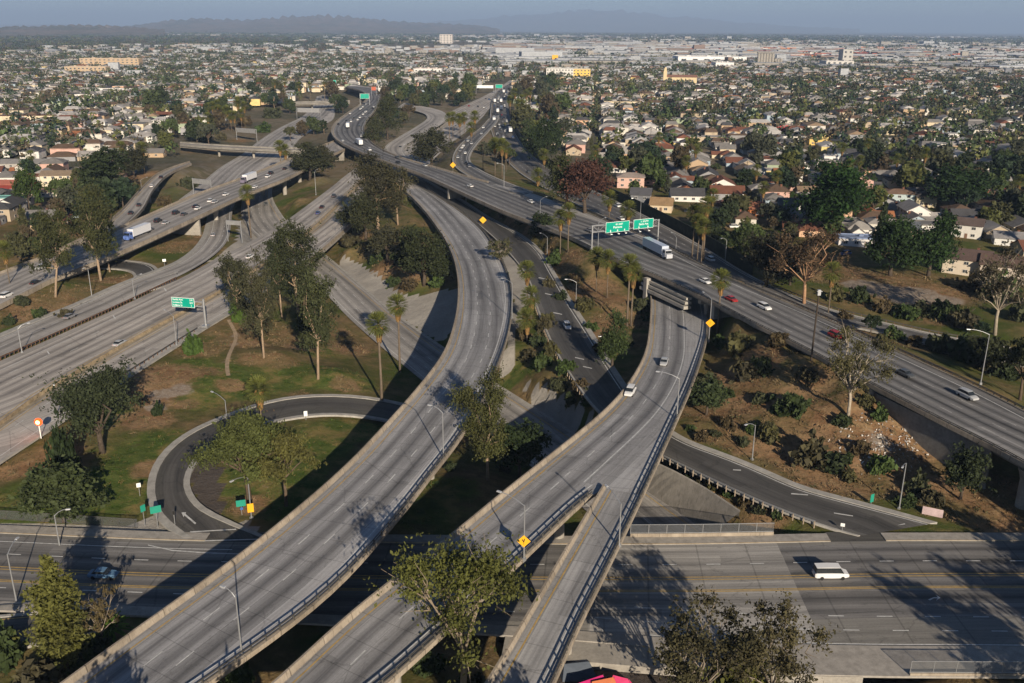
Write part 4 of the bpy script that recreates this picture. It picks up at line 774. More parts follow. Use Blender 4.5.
def tree_px(name, kind, seed, base, top, half, col, label, cat='tree', group=None, n=5000, size=.36, guess=2.0, bark=None):
    p = on_ground(base[0], base[1], guess) if not (len(base) > 2) else at(*base)
    if len(base) > 2: p[2] = base[2]
    h = height_of(base[:2], p[2], top); wd = 2*half*math.hypot(*ray(*base[:2])[:2])*0+2*half/FPX*np.linalg.norm(p-np.array((0, 0, CAM_Z+0.0)))
    return put_tree(name, kind, seed, p, max(h, 1.5), wd, col, label, cat, group, int(n*1.9), size*1.05, bark)
OLIVE, DKG, MIDG, YELG, GREYG, RUST, BRN = (.062, .066, .026), (.026, .040, .017), (.048, .072, .021), (.12, .125, .022), (.055, .062, .038), (.085, .042, .022), (.085, .068, .038)
T_ = tree_px
T_('eucalyptus_tree', 'eucalyptus', 1, (488, 480), (496, 372), 29, OLIVE, 'tall eucalyptus with pale forked trunk between the two front flyovers', 'tree', None, 9000, .26)
T_('broadleaf_tree', 'broadleaf', 2, (520, 480), (522, 425), 30, DKG, 'dark low tree in shade behind the tall eucalyptus between the flyovers', n=4000)
T_('broadleaf_tree', 'bare', 3, (462, 702, 0), (468, 548), 58, (.078, .084, .024), 'big sunlit tree with bare limbs rising in front of the forked flyover', n=7600, size=.3, bark=(.26, .21, .15))
T_('column_tree', 'column', 4, (66, 668), (76, 568), 25, (.10, .102, .030), 'yellow green columnar tree at the lower left street edge', n=7000, size=.24)
T_('bare_tree', 'bare', 5, (105, 650), (112, 592), 17, BRN, 'small bare branching tree beside the yellow green tree', n=900)
T_('bare_tree', 'bare', 6, (690, 725, -1), (676, 622), 54, (.06, .055, .03), 'broad thin leaved tree with white branches at the bottom edge, right of the fork', n=4600, size=.27, bark=(.22, .185, .145))
T_('bare_tree', 'bare', 7, (770, 722, -1), (772, 618), 42, (.07, .062, .034), 'open crowned tree with fanned limbs below the white van', n=4600, size=.27, bark=(.22, .185, .145))
T_('shrub', 'shrub', 8, (735, 700, -1), (728, 652), 30, (.075, .08, .02), 'leafy green bush between the two open crowned trees at the bottom', 'shrub', n=2600, size=.25)
T_('broadleaf_tree', 'broadleaf', 9, (103, 453), (105, 374), 34, (.038, .048, .026), 'large dense dark tree on the grass beside the left freeway', n=9000, size=.28)
T_('shrub', 'shrub', 10, (66, 470), (68, 434), 13, DKG, 'dark shrub below the big tree by the left freeway', 'shrub', n=1800)
T_('broadleaf_tree', 'broadleaf', 11, (64, 522), (62, 468), 31, (.05, .065, .028), 'round grey green tree by the fence above the street', n=5000, size=.3)
T_('spreading_tree', 'spreading', 12, (250, 503), (247, 420), 44, (.075, .088, .03), 'broad light green tree inside the loop ramp, left one of two', n=9000, size=.27)
T_('spreading_tree', 'spreading', 13, (286, 506), (292, 436), 34, (.09, .088, .03), 'broad yellowish tree inside the loop ramp beside the flyover shadow', n=6000, size=.27)
T_('eucalyptus_tree', 'eucalyptus', 14, (240, 322), (240, 258), 16, (.045, .048, .028), 'short dark eucalyptus nearest the green cantilever sign', n=4200, size=.34)
T_('eucalyptus_tree', 'eucalyptus', 15, (264, 358), (266, 260), 18, (.058, .058, .034), 'slim eucalyptus standing before the clump beside the left freeway', n=5000, size=.34)
T_('eucalyptus_tree', 'eucalyptus', 16, (299, 317), (294, 226), 27, (.04, .046, .023), 'tallest spreading eucalyptus of the clump by the left freeway', n=8000, size=.34)
T_('eucalyptus_tree', 'eucalyptus', 17, (318, 379), (326, 272), 23, (.05, .058, .028), 'leaning eucalyptus at the right end of the clump above the sunken freeway', n=6000, size=.34)
T_('shrub', 'shrub', 18, (244, 322), (244, 302), 10, (.06, .10, .022), 'bright green bush at the foot of the eucalyptus clump', 'shrub', n=1500)
T_('shrub', 'shrub', 19, (193, 352), (192, 338), 10, (.05, .085, .022), 'low green bush on the bank near the sign post', 'shrub', n=1200)
T_('shrub', 'shrub', 20, (158, 415), (157, 405), 5, DKG, 'small dark bush on the open grass slope', 'shrub', n=600)
T_('eucalyptus_tree', 'eucalyptus', 21, (379, 232), (378, 157), 28, (.052, .05, .03), 'big ragged eucalyptus on the brown island between the freeways', n=8500, size=.38)
T_('broadleaf_tree', 'broadleaf', 22, (424, 285), (425, 232), 24, (.034, .042, .02), 'dark bushy tree hugging the inner edge of the curved flyover', n=4500)
T_('broadleaf_tree', 'broadleaf', 23, (388, 262), (392, 228), 18, (.05, .05, .03), 'greyish tree in the middle of the brown island', n=3000)
T_('broadleaf_tree', 'broadleaf', 24, (352, 232), (352, 205), 14, (.045, .05, .028), 'round tree at the left end of the brown island', n=2600)
T_('broadleaf_tree', 'broadleaf', 70, (366, 240), (364, 196), 18, (.038, .042, .022), 'dark bushy tree left of the big ragged eucalyptus on the brown island', n=3500)
T_('eucalyptus_tree', 'eucalyptus', 71, (398, 225), (400, 172), 17, (.06, .056, .03), 'thin eucalyptus right of the big ragged one on the brown island', n=3500)
T_('broadleaf_tree', 'broadleaf', 72, (412, 268), (412, 228), 16, (.042, .048, .024), 'tree with olive crown between two darker trees on the brown island', n=3000)
T_('broadleaf_tree', 'broadleaf', 73, (438, 282), (437, 250), 12, (.03, .04, .018), 'low dark tree touching the curved flyover parapet', n=2600)
T_('eucalyptus_tree', 'eucalyptus', 74, (282, 318), (278, 240), 13, (.036, .044, .022), 'dark eucalyptus behind the tallest of the clump by the left freeway', n=5000)
T_('broadleaf_tree', 'broadleaf', 75, (310, 345), (312, 305), 12, (.034, .042, .02), 'dense dark understorey tree inside the eucalyptus clump', n=3500)
T_('broadleaf_tree', 'broadleaf', 76, (790, 285), (792, 248), 16, (.04, .042, .026), 'dark tree behind the bare brown tree by the frontage road', n=3000)
T_('broadleaf_tree', 'broadleaf', 77, (985, 372), (985, 338), 17, (.036, .042, .022), 'thick dark bush tree beyond the tall lamp at the right', n=3000)
T_('broadleaf_tree', 'broadleaf', 78, (745, 262), (742, 232), 15, (.036, .048, .018), 'leafy dark tree right of the dense palm row', n=3000)
T_('broadleaf_tree', 'broadleaf', 25, (432, 168), (436, 131), 20, (.038, .04, .022), 'round dark tree below the far curve beside the two freeways', n=4500, size=.5)
T_('eucalyptus_tree', 'eucalyptus', 26, (55, 297), (62, 214), 20, (.05, .055, .024), 'thick eucalyptus on the left roadside strip, pale single trunk', n=6000, size=.38)
T_('eucalyptus_tree', 'eucalyptus', 27, (101, 281), (97, 190), 19, (.055, .06, .026), 'taller eucalyptus at the end of the left roadside strip', n=6000, size=.38)
T_('eucalyptus_tree', 'eucalyptus', 28, (110, 272), (118, 205), 15, (.06, .068, .024), 'smaller eucalyptus leaning over the truck overpass', n=3000, size=.38)
T_('broadleaf_tree', 'broadleaf', 29, (310, 180), (312, 145), 20, (.036, .04, .022), 'round dark tree where the truck overpass meets the bank', n=4000, size=.45)
T_('broadleaf_tree', 'broadleaf', 30, (325, 172), (326, 146), 12, (.045, .045, .026), 'smaller tree right of the round dark tree by the truck overpass', n=2200, size=.45)
T_('broadleaf_tree', 'broadleaf', 31, (766, 288), (764, 234), 25, (.034, .034, .024), 'dark tree with two stems beside the frontage road', n=5000, size=.4)
T_('bare_tree', 'bare', 32, (804, 305), (808, 230), 32, (.075, .052, .034), 'bare brown tree with thick pale orange trunk right of the freeway', n=3600, size=.4, bark=(.40, .24, .14))
T_('bare_tree', 'bare', 33, (848, 418), (853, 335), 33, (.075, .07, .034), 'thin single tree with white stem standing before the right freeway', n=5200, size=.27, bark=(.42, .36, .28))
T_('broadleaf_tree', 'broadleaf', 34, (890, 276), (888, 222), 26, (.024, .044, .015), 'deep green tree left of a pair by the dusty lot', n=6000, size=.42)
T_('broadleaf_tree', 'broadleaf', 35, (928, 276), (930, 218), 24, (.026, .05, .016), 'deep green tree right of a pair by the dusty lot', n=6000, size=.42)
T_('broadleaf_tree', 'broadleaf', 36, (832, 236), (830, 168), 36, (.02, .045, .012), 'huge dark green tree mass amid the right hand houses', n=8000, size=.5)
T_('bare_tree', 'bare', 37, (995, 335), (1004, 252), 30, (.06, .052, .034), 'leaning bare tree with pale branches near the right edge', n=2600, size=.4, bark=(.34, .29, .22))
T_('broadleaf_tree', 'broadleaf', 38, (955, 210), (950, 170), 26, (.022, .042, .015), 'dark round tree behind the grey roofs on the right', n=5000, size=.5)
T_('broadleaf_tree', 'broadleaf', 39, (585, 215), (583, 162), 24, (.08, .04, .032), 'russet leaved tree by the sound wall', n=5000, size=.42)
T_('broadleaf_tree', 'broadleaf', 40, (566, 210), (560, 158), 22, (.045, .052, .022), 'green tree left of the russet tree beside the sound wall', n=4500, size=.42)
T_('broadleaf_tree', 'broadleaf', 41, (545, 165), (543, 120), 22, DKG, 'dark tree leaning over the sound wall behind the traffic', n=4500, size=.5)
T_('broadleaf_tree', 'broadleaf', 42, (541, 238), (540, 215), 11, (.025, .036, .016), 'dark shrub tree beside the big freeway near the twin palms', n=2200)
T_('broadleaf_tree', 'broadleaf', 43, (612, 368), (614, 314), 16, (.045, .065, .024), 'fresh green tree between ramp road and forked flyover', n=4000, size=.3)
T_('broadleaf_tree', 'broadleaf', 44, (706, 415), (707, 383), 18, (.04, .055, .026), 'round green tree close to the right rail of the forked flyover', n=3500, size=.3)
T_('broadleaf_tree', 'broadleaf', 45, (388, 140), (386, 96), 14, (.04, .046, .022), 'tall dense tree inside the far freeway curve', n=4000, size=.6)
T_('broadleaf_tree', 'broadleaf', 46, (374, 150), (374, 118), 10, (.045, .05, .026), 'smaller tree inside the far freeway curve', n=2400, size=.6)
T_('eucalyptus_tree', 'eucalyptus', 47, (105, 205), (104, 150), 24, (.03, .042, .02), 'large dark eucalyptus beside the slim ramp bridge', n=6000, size=.5)
T_('broadleaf_tree', 'broadleaf', 48, (134, 178), (133, 150), 13, (.035, .036, .022), 'dark round tree by the small palm near the slim ramp bridge', n=3000, size=.5)
T_('broadleaf_tree', 'broadleaf', 49, (30, 150+60), (33, 170), 13, (.045, .07, .02), 'green garden tree beside the red roofed hall', n=3000, size=.5)
T_('broadleaf_tree', 'broadleaf', 50, (960, 500, .5), (945, 450), 18, (.03, .04, .02), 'dark tree in the corner under the right freeway', n=3000, size=.3)
T_('spreading_tree', 'spreading', 51, (1020, 400), (1018, 342), 26, (.04, .046, .022), 'olive tree cut by the right edge beside the freeway rail', n=4000, size=.4)
T_('bare_tree', 'bare', 52, (500, 268), (508, 240), 14, (.075, .075, .04), 'wispy sapling beside the ramp road palms', n=1500, size=.3)
# trees standing just in front of the picture, whose shadows reach in
for i, (x, y, h, w_) in enumerate([(-42, 72, 20, 9), (-25, 70, 20, 8), (5, 72, 19, 8), (84, 73, 24, 13), (98, 74, 24, 13), (114, 74, 23, 13), (103, 100, 22, 13), (112, 106, 22, 13), (118, 98, 22, 13), (108, 92, 20, 12), (127, 110, 22, 13), (102, 64, 29, 14), (130, 72, 25, 14), (146, 73, 25, 14)]):
    put_tree('eucalyptus_tree', 'eucalyptus', 60+i % 3, (x, y, -1), h, w_, OLIVE, 'eucalyptus standing below the camera at the bottom edge', 'tree', 'eucalyptus trees below the camera', 7000, .4)
# shrubs over the brown banks
shr = [(705, 385, 10), (724, 398, 10), (748, 376, 12), (762, 372, 14), (735, 352, 16), (722, 346, 10), (778, 346, 12), (760, 402, 9), (790, 412, 15), (815, 462, 16), (830, 468, 13), (770, 440, 10), (752, 432, 7), (728, 428, 9), (742, 446, 7), (845, 462, 8), (806, 380, 10), (842, 424, 8), (866, 404, 8), (880, 418, 8), (700, 440, 8), (716, 436, 7), (690, 430, 6),
       (545, 330, 9), (537, 345, 8), (552, 356, 8), (566, 372, 9), (580, 390, 9), (560, 388, 9), (541, 368, 9), (530, 358, 7), (570, 402, 8), (548, 322, 7), (590, 404, 7), (525, 340, 6), (588, 398, 6),
       (520, 225, 5), (505, 216, 5), (490, 207, 5), (535, 236, 7), (555, 262, 7), (575, 282, 6), (640, 312, 9), (650, 320, 7), (548, 288, 6), (560, 300, 6), (585, 310, 9), (592, 330, 6), (600, 352, 8), (630, 345, 6),
       (378, 262, 8), (352, 246, 8), (402, 262, 8), (440, 262, 8), (438, 285, 8), (410, 288, 8), (345, 222, 6), (395, 285, 6), (365, 250, 6),
       (690, 455+22, 5), (712, 488, 5), (728, 496, 5), (745, 505, 5), (760, 512, 6), (776, 518, 5), (700, 484, 4), (690, 474, 4), (742, 500, 4),
       (905, 318, 10), (885, 312, 8), (925, 316, 10), (945, 320, 11), (962, 326, 12), (860, 302, 9), (838, 300, 8), (895, 338, 8), (915, 346, 8), (940, 352, 12), (965, 360, 14), (985, 370, 12), (1005, 378, 10), (880, 344, 6), (1000, 300, 14), (975, 290, 12), (1018, 320, 12), (730, 245, 8), (748, 256, 9), (718, 238, 7), (775, 266, 9), (742, 240, 8), (845, 320, 6),
       (20, 305, 7), (40, 318, 6), (65, 318, 6), (10, 325, 5), (140, 195, 7), (195, 215, 6), (165, 205, 6), (188, 188, 8), (10, 660, 18), (40, 690, 20), (95, 660, 14), (150, 640, 8), (240, 690, 14), (215, 700, 12), (470, 690, 14), (430, 670, 14), (505, 470, 8), (450, 470, 6), (300, 165, 6), (262, 132, 7), (245, 126, 6), (272, 118, 8), (205, 142, 6), (220, 140, 5), (170, 225, 5), (850, 480, 8), (880, 470, 10), (860, 452, 8), (920, 490, 10), (905, 505, 8), (930, 505, 9)]
SHC = [(.050, .056, .032), (.042, .060, .024), (.062, .056, .034), (.034, .046, .022), (.075, .072, .034), (.05, .076, .026), (.075, .058, .034)]
SHN = ['grey green', 'mid green', 'brownish', 'dark green', 'straw tinted', 'bright green', 'russet']
def near_name(px, py):
    for x0, y0, x1, y1, nm in [(480, 195, 545, 240, 'on the strip between ramp road and big freeway'), (545, 240, 665, 365, 'on the brown palm bank left of the forked flyover'), (515, 315, 600, 410, 'in the overgrown wedge between curved flyover and ramp road'), (330, 205, 450, 300, 'on the brown island inside the curved flyover'),
                               (680, 465, 790, 525, 'on the narrow strip below the ramp guardrail'), (680, 335, 800, 480, 'on the dry slope right of the forked flyover'), (800, 335, 940, 520, 'on the dry slope under the right freeway'), (820, 280, 1030, 385, 'along the frontage road at the right'), (690, 220, 820, 280, 'behind the frontage road near the palms'),
                               (0, 290, 90, 330, 'on the left roadside strip'), (120, 120, 320, 260, 'near the truck overpass'), (0, 630, 260, 710, 'in the dark lower left corner'), (400, 455, 520, 710, 'in the shade between the flyovers')]:
        if x0 <= px <= x1 and y0 <= py <= y1: return nm
    return 'beside the road'
SZN = lambda s: 'small' if s < 7 else 'middling' if s < 10 else 'large'
for i, (px, py, s_) in enumerate(shr):
    if 680 < px < 890 and 340 < py < 470:
        s_ *= .7+.4*random.random()
    k = i % 7; p = on_ground(px, py); wd = 2*s_/FPX*np.linalg.norm(p-(0, 0, CAM_Z))
    put_tree('shrub', 'shrub', 200+i % 5, p, wd*(.5+.25*random.random()), wd*1.1, SHC[k], f'{SZN(s_)} {SHN[k]} shrub {near_name(px, py)}', 'shrub', 'shrubs on the freeway banks', 1700, .36, trunk=False)
# ------------------------------------------------------------------ palms
def palm_data(seed, skirt=True, n=64, feather=False):
    r = np.random.default_rng(seed); V = []; F = []; T = []; k = 0
    for i in range(n):
        az = i*2.39996+r.random()*.3; el = (PI*.48-(i/n)*PI*.78) if not feather else PI*.42-(i/n)*PI*.55
        L = (1.55+.35*r.random()) if not feather else 2.6+.6*r.random(); d = np.array((math.cos(az)*math.cos(el), math.sin(az)*math.cos(el), math.sin(el)))
        side = np.cross(d, (0, 0, 1)); side /= max(np.linalg.norm(side), 1e-4)
        if feather:
            prev = np.zeros(3); wv = .34; segs = 6
            for s in range(segs):
                f0, f1 = s/segs, (s+1)/segs
                a0 = d*L*f0+np.array((0, 0, -.9*f0**2*L*.5)); a1 = d*L*f1+np.array((0, 0, -.9*f1**2*L*.5)); w0, w1 = wv*(1-f0*.6), wv*(1-f1*.8)
                for sg in (-1, 1): V += [a0, a0+side*sg*w0+(0, 0, -.12), a1+side*sg*w1+(0, 0, -.12), a1]; F.append((k, k+1, k+2, k+3)); k += 4; T += [r.random()]*4
        else:
            c = d*L*.62; up = np.cross(side, d)
            for j in range(7):                      # fan blades
                aa = (j-3)*.36; tip = c+(d*math.cos(aa)+side*math.sin(aa))*L*.62+np.array((0, 0, -.18*L*abs(math.cos(aa))*.5)); pw = .17
                V += [c-side*pw*.4, c+side*pw*.4, tip+up*.03+side*.05, tip-side*.05]; F.append((k, k+1, k+2, k+3)); k += 4; T += [.35+.6*r.random() if el > -.2 else .2+.3*r.random()]*4
            V += [side*.04, -side*.04, c-side*.03, c+side*.03]; F.append((k, k+1, k+2, k+3)); k += 4; T += [.4]*4
    cm = new_mesh('crown', V, F, FROND, tint=T); sm = None
    if skirt:
        V = []; F = []; T = []; k = 0
        for i in range(110):
            az = r.random()*6.28; z = -.2-1.9*r.random(); rr = .75*(1+z/3.2); p = np.array((math.cos(az)*rr, math.sin(az)*rr, z)); s = np.array((-math.sin(az), math.cos(az), 0))*.16; dn = np.array((math.cos(az)*.12, math.sin(az)*.12, -.75))
            V += [p-s, p+s, p+s*.5+dn, p-s*.5+dn]; F.append((k, k+1, k+2, k+3)); k += 4; T += [r.random()]*4
        sm = new_mesh('dead_frond_skirt', V, F, FROND, tint=T)
    return cm, sm
PALM = [palm_data(s) for s in (1, 2, 3)]; FEATH = palm_data(9, False, 34, True)
tb = B(); tb.tube([(0, 0, -.05), (.004, 0, .3), (0, .004, .7), (0, 0, 1)], [.021, .016, .0145, .015], 8); PTR = tb.data('trunk', BARK, smooth=True)
def put_palm(p, h, label, group=None, seed=0, cr=1.0, lean=0.0, green=(.095, .105, .03), dead=(.20, .12, .05)):
    o = empty('fan_palm', p, random.random()*6, label=label, cat='palm', group=group); o.rotation_euler[0] = lean
    a = link('trunk', PTR, o, color=(.16, .125, .09)); a.scale = (max(10, h*.95), max(10, h*.95), h)
    cm, sm = PALM[seed % 3]; c = link('crown', cm, o, loc=(0, 0, h), color=green); c.scale = (cr,)*3
    s2 = link('dead_frond_skirt', sm, o, loc=(0, 0, h), color=dead); s2.scale = (cr*.9, cr*.9, cr*1.1); return o
def palm_px(base, top, label, group=None, cr=1.25, guess=3.0, seed=0, **kw):
    p = on_ground(base[0], base[1], guess); h = height_of(base, p[2], top); return put_palm(p, max(4, h), label, group, seed, cr, **kw)
for i, (b_, t_, lb) in enumerate([((382, 405), (384, 324), 'tall fan palm over the sunken freeway, left of a pair'), ((400, 372), (400.5, 305), 'tall fan palm over the sunken freeway, right of a pair'),
        ((527, 305), (525, 270), 'fan palm in the wedge beside the curved flyover, highest of three'), ((531, 326), (530, 296), 'fan palm in the wedge beside the curved flyover, middle of three'), ((527, 342), (526, 318), 'short fan palm in the wedge beside the curved flyover'),
        ((596, 292), (597, 256), 'fan palm before the sign gantry, left of two close together'), ((607, 298), (610, 259), 'fan palm before the sign gantry, right of two close together'), ((627, 327), (631, 264), 'tall fan palm by the stepped underpass pier'), ((631, 326), (634, 272), 'second trunk palm just behind the tall palm by the stepped pier'),
        ((717, 334), (721, 279), 'fan palm above the yellow diamond sign at the fork rail'), ((560, 255), (562, 218), 'fan palm on the freeway edge, left of twin palms'), ((568, 252), (572, 211), 'fan palm on the freeway edge, right of twin palms'),
        ((692, 258), (698, 213), 'fan palm behind the gantry, left of the dense palm row'), ((697, 262), (702, 222), 'fan palm in the middle of the dense palm row behind the gantry'), ((701, 265), (706, 226), 'fan palm at the right of the dense palm row behind the gantry'), ((703, 262), (694, 205), 'tallest fan palm of the dense row behind the gantry'),
        ((609, 219), (611, 198), 'fan palm by the sound wall near the grey house'), ((628, 231), (628, 209), 'short fan palm by the sound wall near the gantry'), ((538, 187), (538, 175), 'small orange tinted palm beside the connector road'), ((544, 170), (544, 155), 'small palm behind the sound wall by the traffic'),
        ((495, 176), (495, 144), 'slender palm by the connector road, left of three'), ((502, 179), (502, 145), 'slender palm by the connector road, middle of three'), ((506, 172), (508, 148), 'slender palm by the connector road, right of three'),
        ((262, 425), (262, 389), 'fan palm beside the loop ramp lamp'), ((251, 238), (251, 192), 'single fan palm in front of the truck overpass'), ((145, 174), (144, 148), 'orange skirted palm by the slim ramp bridge'), ((124, 168), (124, 147), 'stubby palm among trees left of the slim ramp bridge'), ((10, 285), (8, 250), 'palm with dead skirt at the far left roadside'),
        ((282, 178), (281, 146), 'palm right of the flat street bridge'), ((287, 176), (287, 150), 'shorter palm right of the flat street bridge'), ((828, 314), (828, 272), 'palm headed pole tree by the frontage road')]):
    palm_px(b_, t_, lb, 'fan palms around the interchange', 1.6 if b_[1] > 240 else 1.9, seed=i)
pc = 0
for cx, cy, n_, w_, lb in [(228, 122, 13, 24, 'fan palm in the dense grove above the left freeway cut'), (462, 132, 7, 14, 'fan palm in the clump between the far carriageways'), (300, 95, 5, 30, 'distant fan palm above the pale far bridge'), (520, 112, 7, 12, 'fan palm in the row beside the far traffic jam')]:
    for k in range(n_):
        x, y = cx+(k/(max(1, n_-1))-.5)*w_*1.6+random.uniform(-2, 2), cy+random.uniform(-4, 9); palm_px((x, y+3), (x, y-random.uniform(12, 20)), lb, lb.replace('fan palm', 'fan palms'), 2.1, 6, seed=k)
o = empty('feather_palm', on_ground(112, 640), 0, label='bright green feather palm beside the lower left street', cat='palm')
c = link('crown', FEATH[0], o, loc=(0, 0, 2.2), color=(.07, .12, .02)); c.scale = (1.25,)*3; a = link('trunk', PTR, o, color=(.14, .11, .08)); a.scale = (14, 14, 2.2)

TINT = [('dark green', (.034, .046, .024)), ('mid green', (.052, .068, .030)), ('olive', (.068, .070, .036)), ('grey green', (.062, .068, .048)), ('yellowish green', (.088, .096, .034)), ('deep green', (.027, .040, .021)), ('brownish', (.080, .064, .042)), ('bottle green', (.028, .046, .028)), ('fresh green', (.060, .084, .032))]
for x0, y0, x1, y1, n_, hp, wh_ in [(62, 188, 128, 218, 12, 28, 'between the large cream house and the slim ramp bridge'), (150, 108, 226, 152, 20, 21, 'on the bank above the left freeway cut'), (236, 88, 302, 116, 14, 15, 'near the pale far bridge'), (326, 96, 346, 116, 4, 18, 'left of the far freeway curve'),
        (384, 92, 474, 110, 24, 15, 'between far curve and far carriageways'), (394, 116, 414, 128, 3, 14, 'inside the small curved ramp'), (516, 92, 566, 154, 19, 21, 'behind the sound wall by the far traffic'), (472, 152, 520, 178, 8, 16, 'below the connector road'), (565, 160, 640, 200, 8, 18, 'close behind the sound wall'), (690, 222, 800, 252, 9, 20, 'between frontage road and houses'), (20, 232, 60, 262, 6, 24, 'by the far left roadside'), (290, 128, 330, 142, 4, 14, 'beside the far freeway curve, left side'), (860, 318, 1000, 352, 6, 20, 'along the frontage road right of the dusty lot')]:
    for k in range(n_):
        x, y = x0+(x1-x0)*(k+.5*random.random())/n_, random.uniform(y0, y1); p = on_ground(x, y, 5)
        rdp = np.concatenate([r.C[:, :2] for r in RD.values()]); 
        if np.hypot(rdp[:, 0]-p[0], rdp[:, 1]-p[1]).min() < 8: continue
        h = max(4.5, height_of((x, y), p[2], (x, y-hp*random.uniform(.75, 1.2)))); ti = (k*4+int(x0)) % 9; kd = ('broadleaf', 'eucalyptus', 'broadleaf', 'spreading', 'broadleaf')[(k+int(y0)) % 5]
        put_tree({'eucalyptus': 'eucalyptus_tree', 'spreading': 'spreading_tree'}.get(kd, 'broadleaf_tree'), kd, 320+k % 3, p, h, h*(.62 if kd == 'eucalyptus' else .95), TINT[ti][1], f"{'low' if h < 8 else 'tall'} {TINT[ti][0]} {'ragged ' if kd == 'eucalyptus' else 'spreading ' if kd == 'spreading' else ''}tree {wh_}", 'tree', 'trees of the freeway margins', 2600, .75)
# dry brush and weeds over the banks, uncountable
V, T, CC = [], [], []
okv = np.where((np.maximum(cov[:, 1], cov[:, 0]*.6) > .35) & (cov[:, 2] < .1) & (cov[:, 3] < .3) & (lot < .5) & (np.hypot(Pxy[:, 0], Pxy[:, 1]) < 430) & (GZ < GL-.02))[0]
for i in rng.choice(okv, 9500):
    x, y = Pxy[i, 0]+rng.uniform(-1.4, 1.4), Pxy[i, 1]+rng.uniform(-1.4, 1.4); m = 11; g_ = cov[i, 0] > cov[i, 1]; cc = np.array([(.19, .13, .07), (.12, .095, .05), (.075, .078, .036), (.165, .11, .06), (.20, .15, .085)][int(rng.integers(5))] if not g_ else [(.06, .095, .022), (.16, .125, .05), (.05, .085, .018)][int(rng.integers(3))]); s_ = (rng.uniform(.15, .45)+.7*rng.random()**7)*(1 if not g_ else .6)
    p = np.array((x, y, gz(x, y)+.05))+rng.normal(size=(m, 3))*(s_*.8, s_*.8, s_*.3); p[:, 2] = np.maximum(p[:, 2], gz(x, y)+.05); a = rng.normal(size=(m, 3)); a /= np.linalg.norm(a, axis=1)[:, None]; b_ = np.cross(a, rng.normal(size=(m, 3))); b_ /= np.linalg.norm(b_, axis=1)[:, None]; a *= s_*.5; a[:, 2] *= 1.3; b_ *= s_*.13
    V.append(np.stack([p-a, p-b_, p+a, p+b_], 1).reshape(-1, 3)); CC.append(np.repeat(cc*rng.uniform(.7, 1.3, (m, 1)), 4, 0))
# ------------------------------------------------------------------ houses
WALLM = M_obj('painted_stucco', .85, .12, .5); ROOFM = M_obj('shingle_roof', .9, .3, .35, .15, 9)
GLASS = M('window_glass', (.035, .042, .05), .15, .2, 1, 0, .6); FRAMEM = M('window_frame_paint', (.55, .53, .5), .6, .1)
DOORM = M_obj('door_paint', .6, .1)
HC = {}
def hmesh(w, d, h, kind, rh):
    key = ('w', w, d, h, kind, rh)
    if key in HC: return HC[key]
    x, y = w/2, d/2; b = B(); V = [(-x, -y, -1.5), (x, -y, -1.5), (x, y, -1.5), (-x, y, -1.5), (-x, -y, h), (x, -y, h), (x, y, h), (-x, y, h)]
    F = [(0, 1, 5, 4), (1, 2, 6, 5), (2, 3, 7, 6), (3, 0, 4, 7)]
    if kind == 'gable': V += [(-x, 0, h+rh*.97), (x, 0, h+rh*.97)]; F += [(3+4, 4, 8), (5, 6, 9)]
    else: F += [(4, 5, 6, 7)]
    wall = new_mesh('wall', V, F, WALLM); o = .55; t = .2
    if kind == 'gable':
        e = h-rh*o/y; X = x+o; Y = y+o; V = []; 
        for xx in (-X, X): V += [(xx, -Y, e), (xx, 0, h+rh), (xx, Y, e), (xx, Y, e+t), (xx, 0, h+rh+t*1.2), (xx, -Y, e+t)]
        F = [(0, 6, 7, 1), (1, 7, 8, 2), (2, 8, 9, 3), (3, 9, 10, 4), (4, 10, 11, 5), (5, 11, 6, 0), (0, 1, 4, 5), (1, 2, 3, 4), (6, 11, 10, 7), (7, 10, 9, 8)]
    elif kind == 'hip':
        X = x+o; Y = y+o; rx = max(.3, x-y); V = [(-X, -Y, h-.05), (X, -Y, h-.05), (X, Y, h-.05), (-X, Y, h-.05), (-X, -Y, h+t), (X, -Y, h+t), (X, Y, h+t), (-X, Y, h+t), (-rx, 0, h+rh+t), (rx, 0, h+rh+t)]
        F = [(3, 2, 1, 0), (0, 1, 5, 4), (1, 2, 6, 5), (2, 3, 7, 6), (3, 0, 4, 7), (4, 5, 9, 8), (5, 6, 9), (6, 7, 8, 9), (7, 4, 8)]
    else:
        bb = B(); bb.box((0, 0, h+.02), (w-.5, d-.5, .12)); q = .55
        for cx, cy_, sx_, sy_ in ((0, -y+.1, w+.1, .3), (0, y-.1, w+.1, .3), (-x+.1, 0, .3, d-.5), (x-.1, 0, .3, d-.5)): bb.box((cx, cy_, h+.15), (sx_, sy_, q))
        bb.box((x*.4, y*.2, h+.5), (1.6, 1.3, 1.0)); V, F = bb.v, bb.f
    HC[key] = (wall, new_mesh('roof', V, F, ROOFM)); return HC[key]
def winmesh(w=1.5, h=1.2):
    if ('win', w, h) not in HC:
        b = B(); b.box((0, 0, 0), (w, .16, h), 0, 0); b.box((-w*.24, -.06, 0), (w*.41, .1, h-.24), 0, 1); b.box((w*.24, -.06, 0), (w*.41, .1, h-.24), 0, 1); HC[('win', w, h)] = b.data('window', [FRAMEM, GLASS])
    return HC[('win', w, h)]
b = B(); b.box((0, 0, 1.05), (1.05, .14, 2.1)); b.box((.38, -.09, 1.0), (.08, .06, .12)); DOORD = b.data('door', DOORM)
b = B(); b.box((0, 0, 0), (.8, .8, 1.7)); b.box((0, 0, .9), (1.0, 1.0, .16)); CHIM = b.data('chimney', M('chimney_brick', (.2, .09, .06), .9, .25, 2))
b = B(); b.box((0, 0, 1.1), (2.9, .14, 2.2)); [b.box((0, -.08, .3+.5*k), (2.8, .04, .04)) for k in range(4)]; GAR = b.data('garage_door', FRAMEM)
